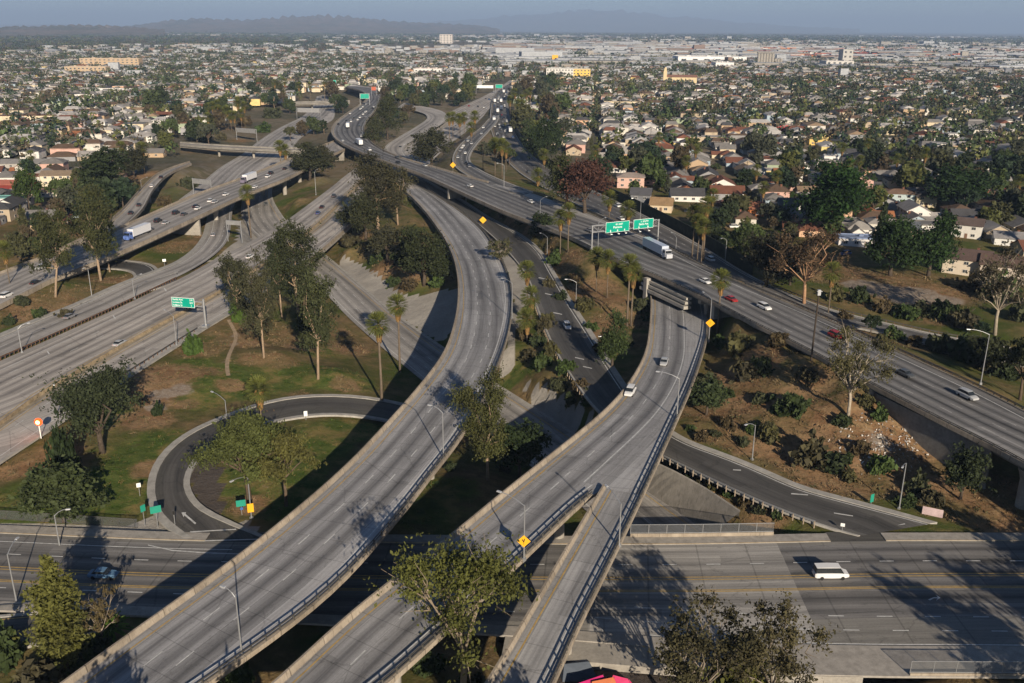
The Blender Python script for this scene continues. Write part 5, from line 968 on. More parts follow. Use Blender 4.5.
def house(name, loc, rz, w, d, h, kind, rh, wc, rc, label, cat='house', group=None, detail=2, door=(.2, .12, .08), wing=None):
    o = empty(name, loc, rz, label=label, cat=cat, group=group); wm, rm = hmesh(w, d, h, kind, rh)
    link('wall', wm, o, color=wc); r = link('roof', rm, o, color=rc)
    if wing:
        a, bb_, hh, dx = wing; wm2, rm2 = hmesh(bb_, a, hh, 'gable' if kind != 'flat' else 'flat', min(rh, 1.6)); 
        q = link('wall', wm2, o, loc=(dx, -d/2-a*.28, 0), color=wc); q.rotation_euler[2] = PI/2 if kind != 'flat' else 0
        q = link('roof', rm2, o, loc=(dx, -d/2-a*.28, 0), color=rc); q.rotation_euler[2] = PI/2 if kind != 'flat' else 0
    if detail == 0: return o
    st_ = 2 if h > 4.5 else 1; n = max(1, int(w/4.2)) if detail > 1 else 1
    for s in range(st_):
        z = 1.55+2.8*s
        for side, sg in ((-1, 0), (1, PI)):
            for k in range(n if side < 0 or detail > 1 else 1):
                x_ = (k-(n-1)/2)*w/n*.92+(0 if n > 1 or s else 1.2)
                if wing and side < 0 and abs(x_-wing[3]) < wing[0]/2+.8: continue
                link('window', winmesh(), o, loc=(x_, side*(d/2+.03), z), rz=sg)
        if detail > 1 or s == 0:
            for side, sg in ((-1, -PI/2), (1, PI/2)): link('window', winmesh(), o, loc=(side*(w/2+.03), 0 if detail < 2 else -.8, z), rz=sg)
    if detail > 1:
        link('door', DOORD, o, loc=(w*.27 if n % 2 else 0, -d/2-.03, 0), color=door)
        if kind != 'flat' and random.random() < .5: link('chimney', CHIM, r, loc=(w*.2, d*.18, h+rh*.75))
    return o
WC = [('white', (.68, .66, .62)), ('cream', (.62, .53, .38)), ('beige', (.44, .36, .26)), ('pink', (.58, .37, .31)), ('pale blue', (.36, .44, .50)), ('grey', (.30, .30, .31)), ('tan', (.47, .34, .22)), ('yellow', (.66, .52, .22)), ('sage green', (.33, .39, .27)), ('peach', (.62, .40, .26)), ('off white', (.58, .55, .49))]
RC = [('brown', (.125, .085, .06)), ('grey', (.20, .19, .18)), ('charcoal', (.075, .075, .08)), ('red brown', (.17, .075, .05)), ('pale grey', (.34, .32, .30)), ('tan', (.25, .18, .12)), ('terracotta', (.30, .125, .06)), ('whitish', (.50, .48, .45))]
KN = {'gable': 'gabled', 'hip': 'hipped', 'flat': 'flat'}
occ = []                                                     # (x, y, r) already taken
def free(x, y, r): return all((x-a)**2+(y-b_)**2 > (r+c)**2 for a, b_, c in occ)
roadpts = np.concatenate([np.concatenate([r.L[:, :2], r.C[:, :2], r.R[:, :2]]) for k, r in RD.items()])
def off_road(x, y, m):
    return np.hypot(roadpts[:, 0]-x, roadpts[:, 1]-y).min() > m
def H_px(px0, px1, base, rz, d, h, kind, rh, wc, rc, label, name='house', cat='house', wing=None, detail=2, guess=6.0):
    p = on_ground((px0+px1)/2, base, guess); w = (px1-px0)/FPX*np.linalg.norm(p-(0, 0, CAM_Z)); p[1] += d*.35; p[2] = gz(p[0], p[1])
    occ.append((p[0], p[1], max(w, d)*.62)); return house(name, p, rz, round(w, 1), d, h, kind, rh, wc, rc, label, cat, None, detail, wing=wing)
GC = R_(-5)
H_px(632, 651, 207, R_(-12), 9, 6.0, 'gable', 2.2, (.16, .165, .18), (.10, .10, .11), 'two storey slate grey house with white window frames by the sound wall')
H_px(652, 673, 212, R_(-14), 9, 3.4, 'gable', 2.4, (.62, .5, .35), (.30, .20, .11), 'cream bungalow with straw brown roof right of the slate grey house')
H_px(618, 644, 188, R_(-6), 9, 5.6, 'hip', 1.8, (.60, .40, .33), (.30, .25, .22), 'pink two storey house behind the slate grey house')
H_px(747, 764, 216, R_(-8), 9, 3.4, 'gable', 2.3, (.55, .19, .06), (.28, .12, .07), 'bright orange house with orange brown gable roof')
H_px(780, 797, 218, R_(-8), 10, 5.8, 'gable', 2.4, (.14, .19, .23), (.09, .10, .11), 'dark blue house with white trimmed gable beside the huge tree')
H_px(716, 733, 213, R_(-8), 9, 3.3, 'hip', 2.2, (.62, .55, .45), (.15, .075, .06), 'cream house with dark red hipped roof left of the orange house')
H_px(825, 838, 166, R_(-12), 9, 6.2, 'flat', 1, (.78, .77, .74), (.6, .58, .55), 'white cube house with flat roof among the right hand houses')
H_px(810, 826, 145, R_(-6), 10, 4.0, 'flat', 1, (.75, .52, .16), (.6, .45, .2), 'yellow flat roofed building amid dark trees')
H_px(776, 792, 131, R_(-6), 12, 5.0, 'flat', 1, (.42, .06, .06), (.36, .3, .28), 'long red flat roofed building among trees')
H_px(952, 990, 275, R_(-28), 12, 5.6, 'gable', 2.4, (.60, .52, .42), (.115, .08, .07), 'long brown roofed apartment house by the dusty lot, left wing', 'apartment_house', 'apartment house')
H_px(990, 1030, 282, R_(-28), 12, 5.6, 'gable', 2.4, (.58, .5, .42), (.125, .085, .07), 'long brown roofed apartment house by the dusty lot, right wing', 'apartment_house', 'apartment house')
H_px(958, 982, 238, R_(-30), 9, 5.6, 'gable', 2.0, (.64, .62, .57), (.12, .09, .08), 'white sided house with dark gable roof behind the apartment house')
H_px(1000, 1028, 246, R_(-20), 9, 3.2, 'gable', 1.8, (.66, .66, .64), (.27, .26, .26), 'white house with grey roof at the right edge')
H_px(886, 912, 205, R_(-10), 10, 5.6, 'hip', 1.6, (.42, .50, .50), (.20, .13, .09), 'pale blue two storey house with brown hip roof')
H_px(862, 884, 203, R_(-10), 9, 5.6, 'hip', 1.6, (.66, .58, .36), (.2, .13, .085), 'pale yellow two storey house with garage below')
H_px(918, 935, 207, R_(-12), 9, 5.2, 'gable', 2, (.60, .52, .34), (.07, .065, .065), 'cream house with charcoal gable roof beside the dark tree')
H_px(903, 919, 236, R_(-14), 8, 3.2, 'gable', 2, (.58, .42, .30), (.12, .13, .15), 'peach bungalow with blue grey roof near the green tree pair')
H_px(840, 872, 246, R_(-6), 8, 3.0, 'flat', 1, (.62, .60, .58), (.22, .28, .42), 'white shed with blue tarp strips on its roof by the dusty lot', 'shed', 'shed')
H_px(44, 72, 186, R_(8), 10, 5.4, 'gable', 1.8, (.68, .60, .45), (.26, .20, .14), 'large cream two storey house with tan roof, left neighbourhood')
H_px(64, 84, 191, R_(70), 9, 3.6, 'gable', 2.2, (.72, .71, .68), (.5, .48, .46), 'white gabled wing beside the large cream house')
H_px(-14, 24, 193, R_(4), 14, 4.2, 'gable', 1.4, (.20, .035, .03), (.48, .17, .12), 'long red hall with salmon roof at the left edge', 'hall', 'hall')
H_px(24, 56, 197, R_(5), 9, 3.0, 'gable', 1.6, (.62, .55, .46), (.22, .15, .11), 'cream bungalow with brown roof before the large cream house')
H_px(-4, 26, 204, R_(3), 7, 2.8, 'flat', 1, (.62, .61, .6), (.16, .34, .32), 'low white shed with teal roof below the red hall', 'shed', 'shed')
H_px(4, 54, 168, R_(6), 14, 3.0, 'gable', 1.8, (.4, .38, .35), (.27, .26, .25), 'wide grey roofed school building, left neighbourhood', 'hall', 'hall')
H_px(130, 147, 111, R_(6), 10, 4.0, 'flat', 1, (.62, .60, .16), (.5, .48, .4), 'lime yellow flat roofed building, left neighbourhood')
H_px(75, 108, 107, R_(6), 16, 4.5, 'gable', 2.5, (.75, .74, .72), (.60, .58, .56), 'long white gabled hall behind the round green tree', 'hall', 'hall')
H_px(140, 167, 118, R_(6), 10, 4.0, 'hip', 1.8, (.5, .3, .18), (.38, .20, .10), 'orange tiled house near the lime yellow building')
# landmarks further off
def block(name, cat, label, x0, x1, base, d, h, wc, rc, rz=0.0, nst=3, cols=8, wings=()):
    p = on_ground((x0+x1)/2, base, 5); w = (x1-x0)/FPX*np.linalg.norm(p-(0, 0, CAM_Z)); occ.append((p[0], p[1]+d/2, max(w, d)*.6)); p[1] += d/2
    o = empty(name, p, rz, label=label, cat=cat); b = B(); b.box((0, 0, h/2-1), (w, d, h+2)); b.obj('wall', WALLM, o, color=wc)
    b = B(); b.box((0, 0, h+.03), (w-1, d-1, .3))
    for cx, cy_, a, c in ((0, -d/2+.2, w+.4, .5), (0, d/2-.2, w+.4, .5), (-w/2+.2, 0, .5, d-.6), (w/2-.2, 0, .5, d-.6)): b.box((cx, cy_, h+.3), (a, c, 1.1))
    for k in range(3): b.box((-w*.3+w*.3*k, d*.1, h+1.2), (w*.06, d*.12, 2.2))
    b.obj('roof', ROOFM, o, color=rc); st = h/nst
    for s in range(nst):
        for k in range(cols): link('window', winmesh(round(w/cols*.45, 1), round(st*.45, 1)), o, loc=((k-(cols-1)/2)*w/cols, -d/2-.05, st*(s+.5)))
    return o
block('apartment_block', 'apartment block', 'white half of the long block rising above the houses', 547, 573, 80.5, 22, 19, (.66, .64, .60), (.5, .5, .48), R_(-3), 4, 9)
block('apartment_block', 'apartment block', 'yellow half of the long block rising above the houses', 573.3, 590, 80.5, 22, 18, (.78, .53, .13), (.5, .45, .35), R_(-3), 4, 5)
block('apartment_block', 'apartment block', 'orange cream apartment block, front wing on the left', 68, 104, 76, 20, 15, (.50, .38, .25), (.5, .4, .3), 0, 3, 10); block('apartment_block', 'apartment block', 'orange cream apartment block, rear wing on the left', 84, 136, 68.5, 22, 19, (.50, .37, .24), (.5, .4, .3), 0, 4, 13)
block('warehouse', 'warehouse', 'very long white warehouse in the industrial belt', 680, 744, 64, 90, 17, (.80, .79, .77), (.78, .77, .75), 0, 1, 6)
block('warehouse', 'warehouse', 'shorter white warehouse before the grain silos', 716, 733, 69.5, 50, 14, (.74, .73, .71), (.7, .7, .68), 0, 1, 4)
block('factory', 'factory', 'pale stepped factory with tall tower on the far right', 827, 852, 68.5, 50, 16, (.58, .56, .52), (.5, .48, .46), 0, 2, 5); block('factory_tower', 'tower', 'tall square grey tower on the stepped factory', 842, 851, 68, 30, 40, (.46, .45, .42), (.4, .4, .38), 0, 4, 2)
block('warehouse', 'warehouse', 'white arched hall near the freeway vanishing point', 415, 441, 76, 30, 12, (.72, .71, .68), (.66, .6, .56), 0, 2, 7)
block('department_store', 'building', 'pale high block on the skyline left of centre', 440, 452, 43.5, 80, 46, (.6, .55, .5), (.5, .45, .42), 0, 4, 4)
p = on_ground(664.5, 85, 5); o = empty('church', p, R_(-6), label='cream church with square bell tower above the houses', cat='church'); sc_ = np.linalg.norm(p)/FPX; occ.append((p[0]+15, p[1]+10, 35))
b = B(); b.box((15*sc_, 6, 5.5), (30*sc_, 14, 13)); b.obj('nave', WALLM, o, color=(.66, .53, .32)); wm, rm = hmesh(round(30*sc_, 1), 14, 12, 'gable', 3); link('roof', rm, o, loc=(15*sc_, 6, .05), color=(.26, .14, .1))
b = B(); b.box((0, -2, 10), (3.2*sc_, 3.2*sc_, 22)); b.box((0, -2, 22), (2.4*sc_, 2.4*sc_, 4)); b.tube([(0, -2, 24), (0, -2, 27.5)], [1.4*sc_, .1], 8); b.obj('bell_tower', WALLM, o, color=(.66, .53, .32))
for k in range(6): link('window', winmesh(2.4, 4.5), o, loc=((4+4.4*k)*sc_, -1.1, 6))
p = on_ground(772, 66.5, 5); sc_ = np.linalg.norm(p)/FPX; o = empty('grain_silo', p, 0, label='row of tan grain silos in the industrial belt', cat='silo')
for k in range(9): b = B(); b.tube([((k*2.6-13)*sc_, 0, -2), ((k*2.6-13)*sc_, 0, (11.5 if k < 6 else 7)*sc_*1.0)], 1.35*sc_, 12); b.obj('cylinder_bin', CONC, o)
b = B(); b.box((-7*sc_, 0, 12*sc_), (15*sc_, 3*sc_, 1.4*sc_)); b.obj('head_house', CONC_D, o)
# ------------------------------------------------------------------ the tracts: houses and garden trees on rows of lots
def inpoly(px, py, poly):
    c = False; j = len(poly)-1
    for i in range(len(poly)):
        (x0, y0), (x1, y1) = poly[i], poly[j]
        if (y0 > py) != (y1 > py) and px < (x1-x0)*(py-y0)/(y1-y0)+x0: c = not c
        j = i
    return c
PR = [(520, 46), (1100, 46), (1100, 285), (1020, 275), (985, 250), (935, 236), (860, 240), (770, 240), (735, 228), (700, 213), (640, 186), (600, 166), (560, 152), (530, 130), (516, 100)]
PL = [(-80, 46), (500, 46), (500, 70), (470, 88), (440, 98), (400, 97), (385, 90), (345, 90), (325, 86), (300, 100), (235, 106), (212, 118), (168, 142), (124, 172), (95, 200), (60, 215), (20, 235), (-80, 240)]
lots = []
for poly, ang, y0 in ((PR, R_(5), 300), (PL, R_(-9), 350)):
    e1 = np.array((math.sin(ang), math.cos(ang))); e2 = np.array((math.cos(ang), -math.sin(ang)))
    for si in range(-24, 25):
        for k in range(0, 195):
            for off, back in ((-13, 0), (13, 0), (-31, 1), (31, 1)):
                q = e1*(y0-60+k*13.8)+e2*(si*76+off)+rng.normal(size=2)*1.3; px, py = proj((q[0], q[1], 5))
                if -60 < px < 1090 and inpoly(px, py, poly): lots.append((math.hypot(*q), q[0], q[1], ang, 1 if off < 0 else -1, back, px, py))
lots.sort(key=lambda a: a[0])
def where(px, py):
    if px > 500:
        row = 'in nearest rows' if py > 195 else 'in near rows' if py > 165 else 'in middle rows' if py > 135 else 'in far rows'
        return row+(' above gantry' if px < 700 else ' around huge tree' if px < 860 else ' toward right edge')
    row = 'in nearest left rows' if py > 165 else 'in near left rows' if py > 135 else 'in middle left rows' if py > 108 else 'in far left rows'
    return row+(' by edge' if px < 70 else ' before palms' if px < 190 else ' beyond bridges')
used = {}; NH = 266; nh = 0; far_lots = []; yard = []; kinds = ['gable', 'hip', 'gable', 'hip', 'flat']; dims = [(12, 9.5), (14.5, 10), (10, 8.5), (17, 10.5), (13, 11.5)]
for dist, x, y, ang, sd_, back, px, py in lots:
    forest = px > 790 and 88 < py < 160 and math.sin(x*.021)+math.cos(y*.017+x*.006) > -.7
    tn = math.sin(x*.019+y*.004)+math.sin(y*.015-x*.007+2)+.6*math.sin(x*.05)*math.sin(y*.043)
    if rng.random() < (.55 if forest else .55 if tn > 1.1 else .03): yard.append((dist, x, y, px, py, 1)); continue
    if dist < 1300 and (not free(x, y, 7) or not off_road(x, y, 15)): continue
    if nh < NH:
        wh = where(px, py); 
        for _ in range(60):
            wi = int(rng.choice(len(WC), p=[.26, .13, .10, .06, .07, .10, .07, .02, .05, .04, .10])); ri = int(rng.choice(len(RC), p=[.16, .27, .15, .10, .19, .05, .04, .04])); kd = kinds[int(rng.integers(5))]; st2 = rng.random() < .2
            key = (wh, wi, ri, kd, st2)
            if key not in used: break
        used[key] = 1; w_, d_ = dims[int(rng.integers(5))]; h_ = 5.6 if st2 else 3.1
        lb = f"{'two storey ' if st2 else ''}{WC[wi][0]} house with {RC[ri][0]} {KN[kd]} roof {wh}"
        house('house', (x, y, gz(x, y)), -ang+(PI/2 if sd_ > 0 else -PI/2)+(PI/2 if rng.random() < .35 else 0)+rng.normal()*.03, w_, d_, h_, kd, 2.2 if w_ < 13 else 2.6, WC[wi][1], RC[ri][1], lb, 'house', 'houses of the tracts', 2 if dist < 520 else 1 if dist < 720 else 0, wing=((4.6, 7.0, 2.8, -w_*.22) if rng.random() < .4 and dist < 700 and kd != 'flat' else None))
        nh += 1
    else: far_lots.append((dist, x, y, ang, sd_))
    for _ in range(2):
        if rng.random() < (.68 if tn > .5 else .42 if tn > -.4 else .22): yard.append((dist, x+rng.normal()*6+sd_*rng.choice((-9, 9)), y+rng.choice((-7.5, 7.5)), px, py, 0))
print('houses', nh, 'far', len(far_lots), 'yard trees', len(yard))
TINT_ = [('dark green', (.026, .045, .016)), ('mid green', (.045, .070, .02)), ('olive', (.06, .066, .028)), ('grey green', (.055, .066, .042)), ('yellowish green', (.085, .10, .024)), ('deep green', (.02, .038, .015)), ('brownish', (.075, .058, .034)), ('bottle green', (.022, .05, .022)), ('fresh green', (.055, .09, .022))]
KT = [('broadleaf', 'broad'), ('broadleaf', 'rounded'), ('column', 'narrow'), ('spreading', 'spreading'), ('eucalyptus', 'ragged tall'), ('broadleaf', 'bushy')]
yard.sort(key=lambda a: a[0]); NT_ = 172; ntree = 0; fart = []; usedt = {}; npalm = 0
for dist, x, y, px, py, fo_ in yard:
    if dist < 1300 and not off_road(x, y, 9): continue
    if ntree < NT_:
        if not free(x, y, 2): continue
        wh = where(px, py)
        if rng.random() < .13 and npalm < 26 and not fo_:
            npalm += 1; put_palm((x, y, gz(x, y)), rng.uniform(9, 17), f'garden palm among houses {wh}', 'garden palms', npalm, 1.6); continue
        for _ in range(60):
            ti = int(rng.integers(len(TINT))); ki = int(rng.choice(6, p=[.3, .25, .08, .1, .12, .15])); sz = int(rng.choice(3, p=[.35, .4, .25]))
            if (wh, ti, ki, sz) not in usedt: break
        usedt[(wh, ti, ki, sz)] = 1; sn = ('small', 'middling', 'big')[sz]; h_ = (5.5, 9, 13)[sz]*rng.uniform(.9, 1.15)*(1.25 if ki == 4 else 1); wd = h_*(.95 if ki in (0, 1, 5) else .35 if ki == 2 else 1.2 if ki == 3 else .6)*(1.2 if fo_ else 1)
        put_tree({'column': 'column_tree', 'eucalyptus': 'eucalyptus_tree', 'spreading': 'spreading_tree'}.get(KT[ki][0], 'broadleaf_tree'), KT[ki][0], 300+(ntree % 3), (x, y, gz(x, y)), h_, wd, TINT[ti][1], f'{sn} {TINT[ti][0]} {KT[ki][1]} garden tree {wh}', 'tree', 'garden trees of the tracts', 1500, .85)
        ntree += 1
    else: fart.append((x, y, rng.uniform(4.5, 12)*(1.25 if fo_ else 1), TINT[int(rng.integers(len(TINT)))][1]))
def vc_mat(name, rough=.85, var=.2, leaf=False):
    t = NT(name); a = t.n('ShaderNodeAttribute', attribute_name='col'); n = t.noise(t.pos(), .3, 4, .6); k = t.ramp(n, .3, .7, 1-var, 1+var); return t.end(t.bsdf(t.mix(1.0, a.outputs['Color'], t.vec(k, k, k), 'MULTIPLY'), rough, 0, None, .1))
VCH = vc_mat('far_building_paint'); VCT = vc_mat('far_foliage', .9, .25)
def mass(name, V, F, C, mat, label, cat):
    m = new_mesh(name, V, F, mat); a = m.attributes.new('col', 'FLOAT_COLOR', 'POINT'); C = np.asarray(C, dtype=np.float32); a.data.foreach_set('color', np.concatenate([C, np.ones((len(C), 1), np.float32)], 1).ravel())
    return link(name, m, kind='stuff', label=label, cat=cat)
Vw = np.concatenate(V); mass('dry_brush', Vw, np.arange(len(Vw)).reshape(-1, 4), np.concatenate(CC), VCT, 'dry weeds and low brush scattered over the freeway banks', 'brush')
V, F, C = [], [], []
def box_to(x, y, z, w, d, h, rz, wc, rc, gable=0.0):
    k = len(V); cr, sr = math.cos(rz), math.sin(rz); P = [(-w/2, -d/2), (w/2, -d/2), (w/2, d/2), (-w/2, d/2)]
    def put(a, b_, zz, c): V.append((x+a*cr-b_*sr, y+a*sr+b_*cr, zz)); C.append(c)
    for a, b_ in P: put(a, b_, z-2, wc)
    for a, b_ in P: put(a, b_, z+h, wc)
    o = .5 if gable else 0.0
    for a, b_ in P: put(a*(1+o/w*2), b_*(1+o/d*2), z+h-(.3 if gable else -.01), rc)
    F.extend([(k, k+1, k+5, k+4), (k+1, k+2, k+6, k+5), (k+2, k+3, k+7, k+6), (k+3, k, k+4, k+7)])
    if gable: put(-w/2*.7, 0, z+h+gable, rc); put(w/2*.7, 0, z+h+gable, rc); F.extend([(k+8, k+9, k+13, k+12), (k+10, k+11, k+12, k+13), (k+9, k+10, k+13), (k+11, k+8, k+12)])
    else: F.append((k+8, k+9, k+10, k+11))
pw = [.26, .13, .10, .06, .07, .10, .07, .02, .05, .04, .10]; pr = [.16, .27, .15, .10, .19, .05, .04, .04]
for dist, x, y, ang, sd_ in far_lots:
    w_, d_ = dims[int(rng.integers(5))]; wc = WC[int(rng.choice(11, p=pw))][1]; rc = RC[int(rng.choice(8, p=pr))][1]; fl = rng.random() < .2
    sz = rng.uniform(.8, 1.5); w_ *= sz; d_ *= sz
    if rng.random() < .06: w_ *= 2.2; fl = True
    if rng.random() < .25: rc = (.44, .42, .40)
    box_to(x, y, 5, w_, d_, 5.6 if rng.random() < .2 else 3.2, -ang+(PI/2 if rng.random() < .6 else 0), wc, rc, 0 if fl else 2.1)
mass('distant_houses', V, F, C, VCH, 'small houses of the far tracts reading as one mass', 'houses'); V, F, C = [], [], []
# far city to the horizon: bigger blocks and roofs, white and tan, warehouses thick on the right
for i in range(5200):
    f = rng.random(); dist = 1700*(16000/1700)**f; az = rng.uniform(-.62, .62); x, y = math.sin(az)*dist, math.cos(az)*dist
    cl = math.sin(x*.0011+1.3)+math.sin(y*.0009+x*.0004)+.5*math.sin(x*.004)+.5*math.sin(y*.0035)
    right = x > -.02*y and 2200 < dist < 7500
    if cl < -.3 and not right: continue
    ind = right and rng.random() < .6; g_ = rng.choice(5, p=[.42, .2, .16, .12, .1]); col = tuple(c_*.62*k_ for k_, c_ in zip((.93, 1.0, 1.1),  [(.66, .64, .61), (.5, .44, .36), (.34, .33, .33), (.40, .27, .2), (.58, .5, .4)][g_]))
    k = min(1.9, dist/4500+.45)
    if ind: w_, d_, h_ = rng.uniform(30, 150), rng.uniform(20, 60), rng.uniform(6, 11)
    else: w_, d_, h_ = rng.uniform(10, 34)*k, rng.uniform(10, 24)*k, rng.uniform(3, 7)*(1+.25*k)
    if rng.random() < .006: h_ *= 2.5
    rc = [(.38, .40, .43), (.25, .265, .285), (.15, .16, .175), (.19, .125, .10)][int(rng.choice(4, p=[.4, .3, .2, .1]))]
    if rng.random() < .16: rc = (.62, .65, .68)
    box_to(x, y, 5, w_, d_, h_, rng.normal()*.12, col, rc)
for i in range(700):                                                   # container stacks and trucks in the yards
    x = rng.uniform(700, 2600); y = rng.uniform(3000, 4600)
    box_to(x, y, 5, rng.uniform(14, 60), rng.uniform(3, 9), rng.uniform(3, 8), rng.normal()*.05, [(.42, .10, .05), (.5, .18, .06), (.3, .3, .32), (.62, .6, .58), (.18, .06, .05)][int(rng.integers(5))], (.40, .14, .08))
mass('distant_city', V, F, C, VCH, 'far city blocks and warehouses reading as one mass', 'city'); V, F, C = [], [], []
unit = rng.normal(size=(60, 3)); unit /= np.linalg.norm(unit, axis=1)[:, None]; unit[:, 2] = unit[:, 2]*.5+.5
def clump(x, y, z, h, wd, col, n, sz):
    d = unit[rng.integers(60, size=n)]; p = np.array((x, y, z))+d*np.array((wd/2, wd/2, h))*rng.uniform(.7, 1.05, (n, 1)); nr = d+rng.normal(size=(n, 3))*.5; a = np.cross(nr, rng.normal(size=(n, 3))); a /= np.linalg.norm(a, axis=1)[:, None]; b_ = np.cross(nr, a); b_ /= np.linalg.norm(b_, axis=1)[:, None]
    a *= sz*rng.uniform(.7, 1.3, (n, 1)); b_ *= sz*rng.uniform(.5, 1, (n, 1)); TV.append(np.stack([p-a, p-b_, p+a, p+b_], 1).reshape(-1, 3)); cc = np.array(col)*rng.uniform(.65, 1.35, (n, 1)); TC.append(np.repeat(cc, 4, 0))
TV, TC = [], []
for x, y, h_, col in fart: clump(x, y, 5, h_, h_*rng.uniform(.7, 1.2), tuple(c_*1.15 for c_ in col), 46, h_*.135)
for i in range(11000):
    dist = 1500*(15000/1500)**(rng.random()**.8); az = rng.uniform(-.62, .62); x, y = math.sin(az)*dist, math.cos(az)*dist; k = max(1, dist/2500)
    cl = math.sin(x*.0013+4)+math.sin(y*.0011-x*.0005)+.6*math.sin(x*.005)+.6*math.sin(y*.0041)
    if cl < -.9: continue
    clump(x, y, 4, rng.uniform(6, 12)*k**.3, rng.uniform(10, 24)*k, TINT[int(rng.integers(len(TINT)))][1], 18, 2.1*k)
TVa = np.concatenate(TV); mass('distant_trees', TVa, np.arange(len(TVa)).reshape(-1, 4), np.concatenate(TC), VCT, 'far off street trees and groves reading as one mass', 'trees')
# pale litter on the slope under the right freeway
V, C = [], []
for i in range(420):
    q = on_ground(rng.normal(885, 22), rng.normal(446, 15)); a = rng.normal(size=3)*.16; b_ = rng.normal(size=3)*.14; q = q+(0, 0, .12); V.append(np.stack([q-a, q-b_, q+a, q+b_])); C += [np.array((.6, .58, .55))*rng.uniform(.5, 1.1)]*4
V = np.concatenate(V); mass('litter', V, np.arange(len(V)).reshape(-1, 4), C, VCH, 'pale litter strewn over the slope under the right freeway', 'litter')
# sound wall and the neighbourhood street with parked cars
sw = RD['J']; i0, i1 = sw.near_px(738, 273), sw.near_px(506, 108); sub = sw.sub(min(i0, i1), max(i0, i1))
IVY = M('ivy_covered_block', (.032, .038, .026), .95, .35, .5)
o = sweep('sound_wall', sub, [('R', -1.6, -.6), ('R', -1.6, 4.6), ('R', -1.95, 4.6), ('R', -1.95, -.6)], IVY); tag(o, 'long dark ivy covered sound wall between frontage freeway and houses', 'wall')
RD['HS'] = Road([(925, 160, 6.3), (962, 178, 6.3), (1000, 200, 6.3), (1045, 226, 6.3), (1090, 254, 6.3)], [(935, 157, 6.3), (974, 174, 6.3), (1014, 195, 6.3), (1060, 220, 6.3), (1105, 246, 6.3)])
for q in RD['HS'].C: pass
ground_street('neighbourhood_street', 'HS', rmT)
# ------------------------------------------------------------------ lamps
def on(k, px, py):
    return RD[k].spot(px, py)[0]
LUM = M('luminaire_shell', (.5, .51, .52), .4, .1, 3, .3)
b = B(); b.tube([(0, 0, 0), (0, 0, .25)], .2, 8); b.tube([(0, 0, .2), (0, 0, 1)], [.13, .075], 8); MAST = None
def lamp_post(base, h, arm_px, label, mat=STEEL, r=.11):
    q = np.array(base); d = ray(*arm_px); k = None
    z = q[2]+h+.9; e = at(arm_px[0], arm_px[1], z); v = e-q; ln = min(4.2, max(1.8, math.hypot(v[0], v[1]))); an = math.atan2(v[1], v[0])
    o = empty('street_lamp', q, an, label=label, cat='street lamp', group='street lamps of the interchange')
    b = B(); b.box((0, 0, .12), (.5, .5, .5)); b.tube([(0, 0, .2), (0, 0, h)], [r*1.25, r*.72], 8); b.obj('mast', mat, o, smooth=False)
    b = B(); b.tube([(0, 0, h-.15), (ln*.35, 0, h+.45), (ln*.7, 0, h+.78), (ln, 0, h+.85)], [.075, .065, .06, .055], 6); b.obj('arm', mat, o)
    b = B(); b.box((ln+.3, 0, h+.85), (.85, .36, .16), 0, 0, .8); b.box((ln+.3, 0, h+.74), (.6, .28, .08)); b.obj('luminaire', LUM, o); return o
for base, top, arm, k, lb in [
    ((242, 657), (236, 597), (225, 587), 'A', 'lamp on the right rail of the curved flyover near the bottom'), ((443.5, 459), (443.7, 412), (431, 405), 'A', 'lamp on the right rail of the curved flyover by the tall eucalyptus'),
    ((512, 318), (513, 283), (503, 278), 'A', 'lamp on the right rail of the curved flyover at the bend'), ((524, 560), (524.5, 505), (499, 491), 'B', 'lamp with orange diamond sign between the fork branches'),
    ((619, 546), (621, 503.5), (606, 485), 'S', 'lamp on the outer rail of the narrow fork branch'), ((676.7, 419), (677.7, 378), (656.5, 371), 'Bm', 'lamp on the right rail above the fork'), ((708.5, 341), (712, 299), (704, 292), 'Bm', 'lamp with yellow sign where the fork passes under the freeway'),
    ((980.5, 384), (990, 334), (969, 329), 'R', 'tall lamp on the far rail of the right freeway'), ((22, 352.5), (19, 328), (27, 323), 'L', 'lamp by the guardrail at the far left'), ((134.7, 299), (133.7, 279), (140, 274), 'L', 'lamp by the guardrail near the dark loop'),
    ((176.8, 346), (176.5, 316), (160, 308), 'L', 'dark lamp mast in front of the green cantilever sign'), ((598, 247), (597, 222), (607, 217), 'R', 'lamp beside the left gantry post')]:
    q = on(k, *base); lamp_post(q, max(6, min(12.5, height_of(base, q[2], top))), arm, lb)
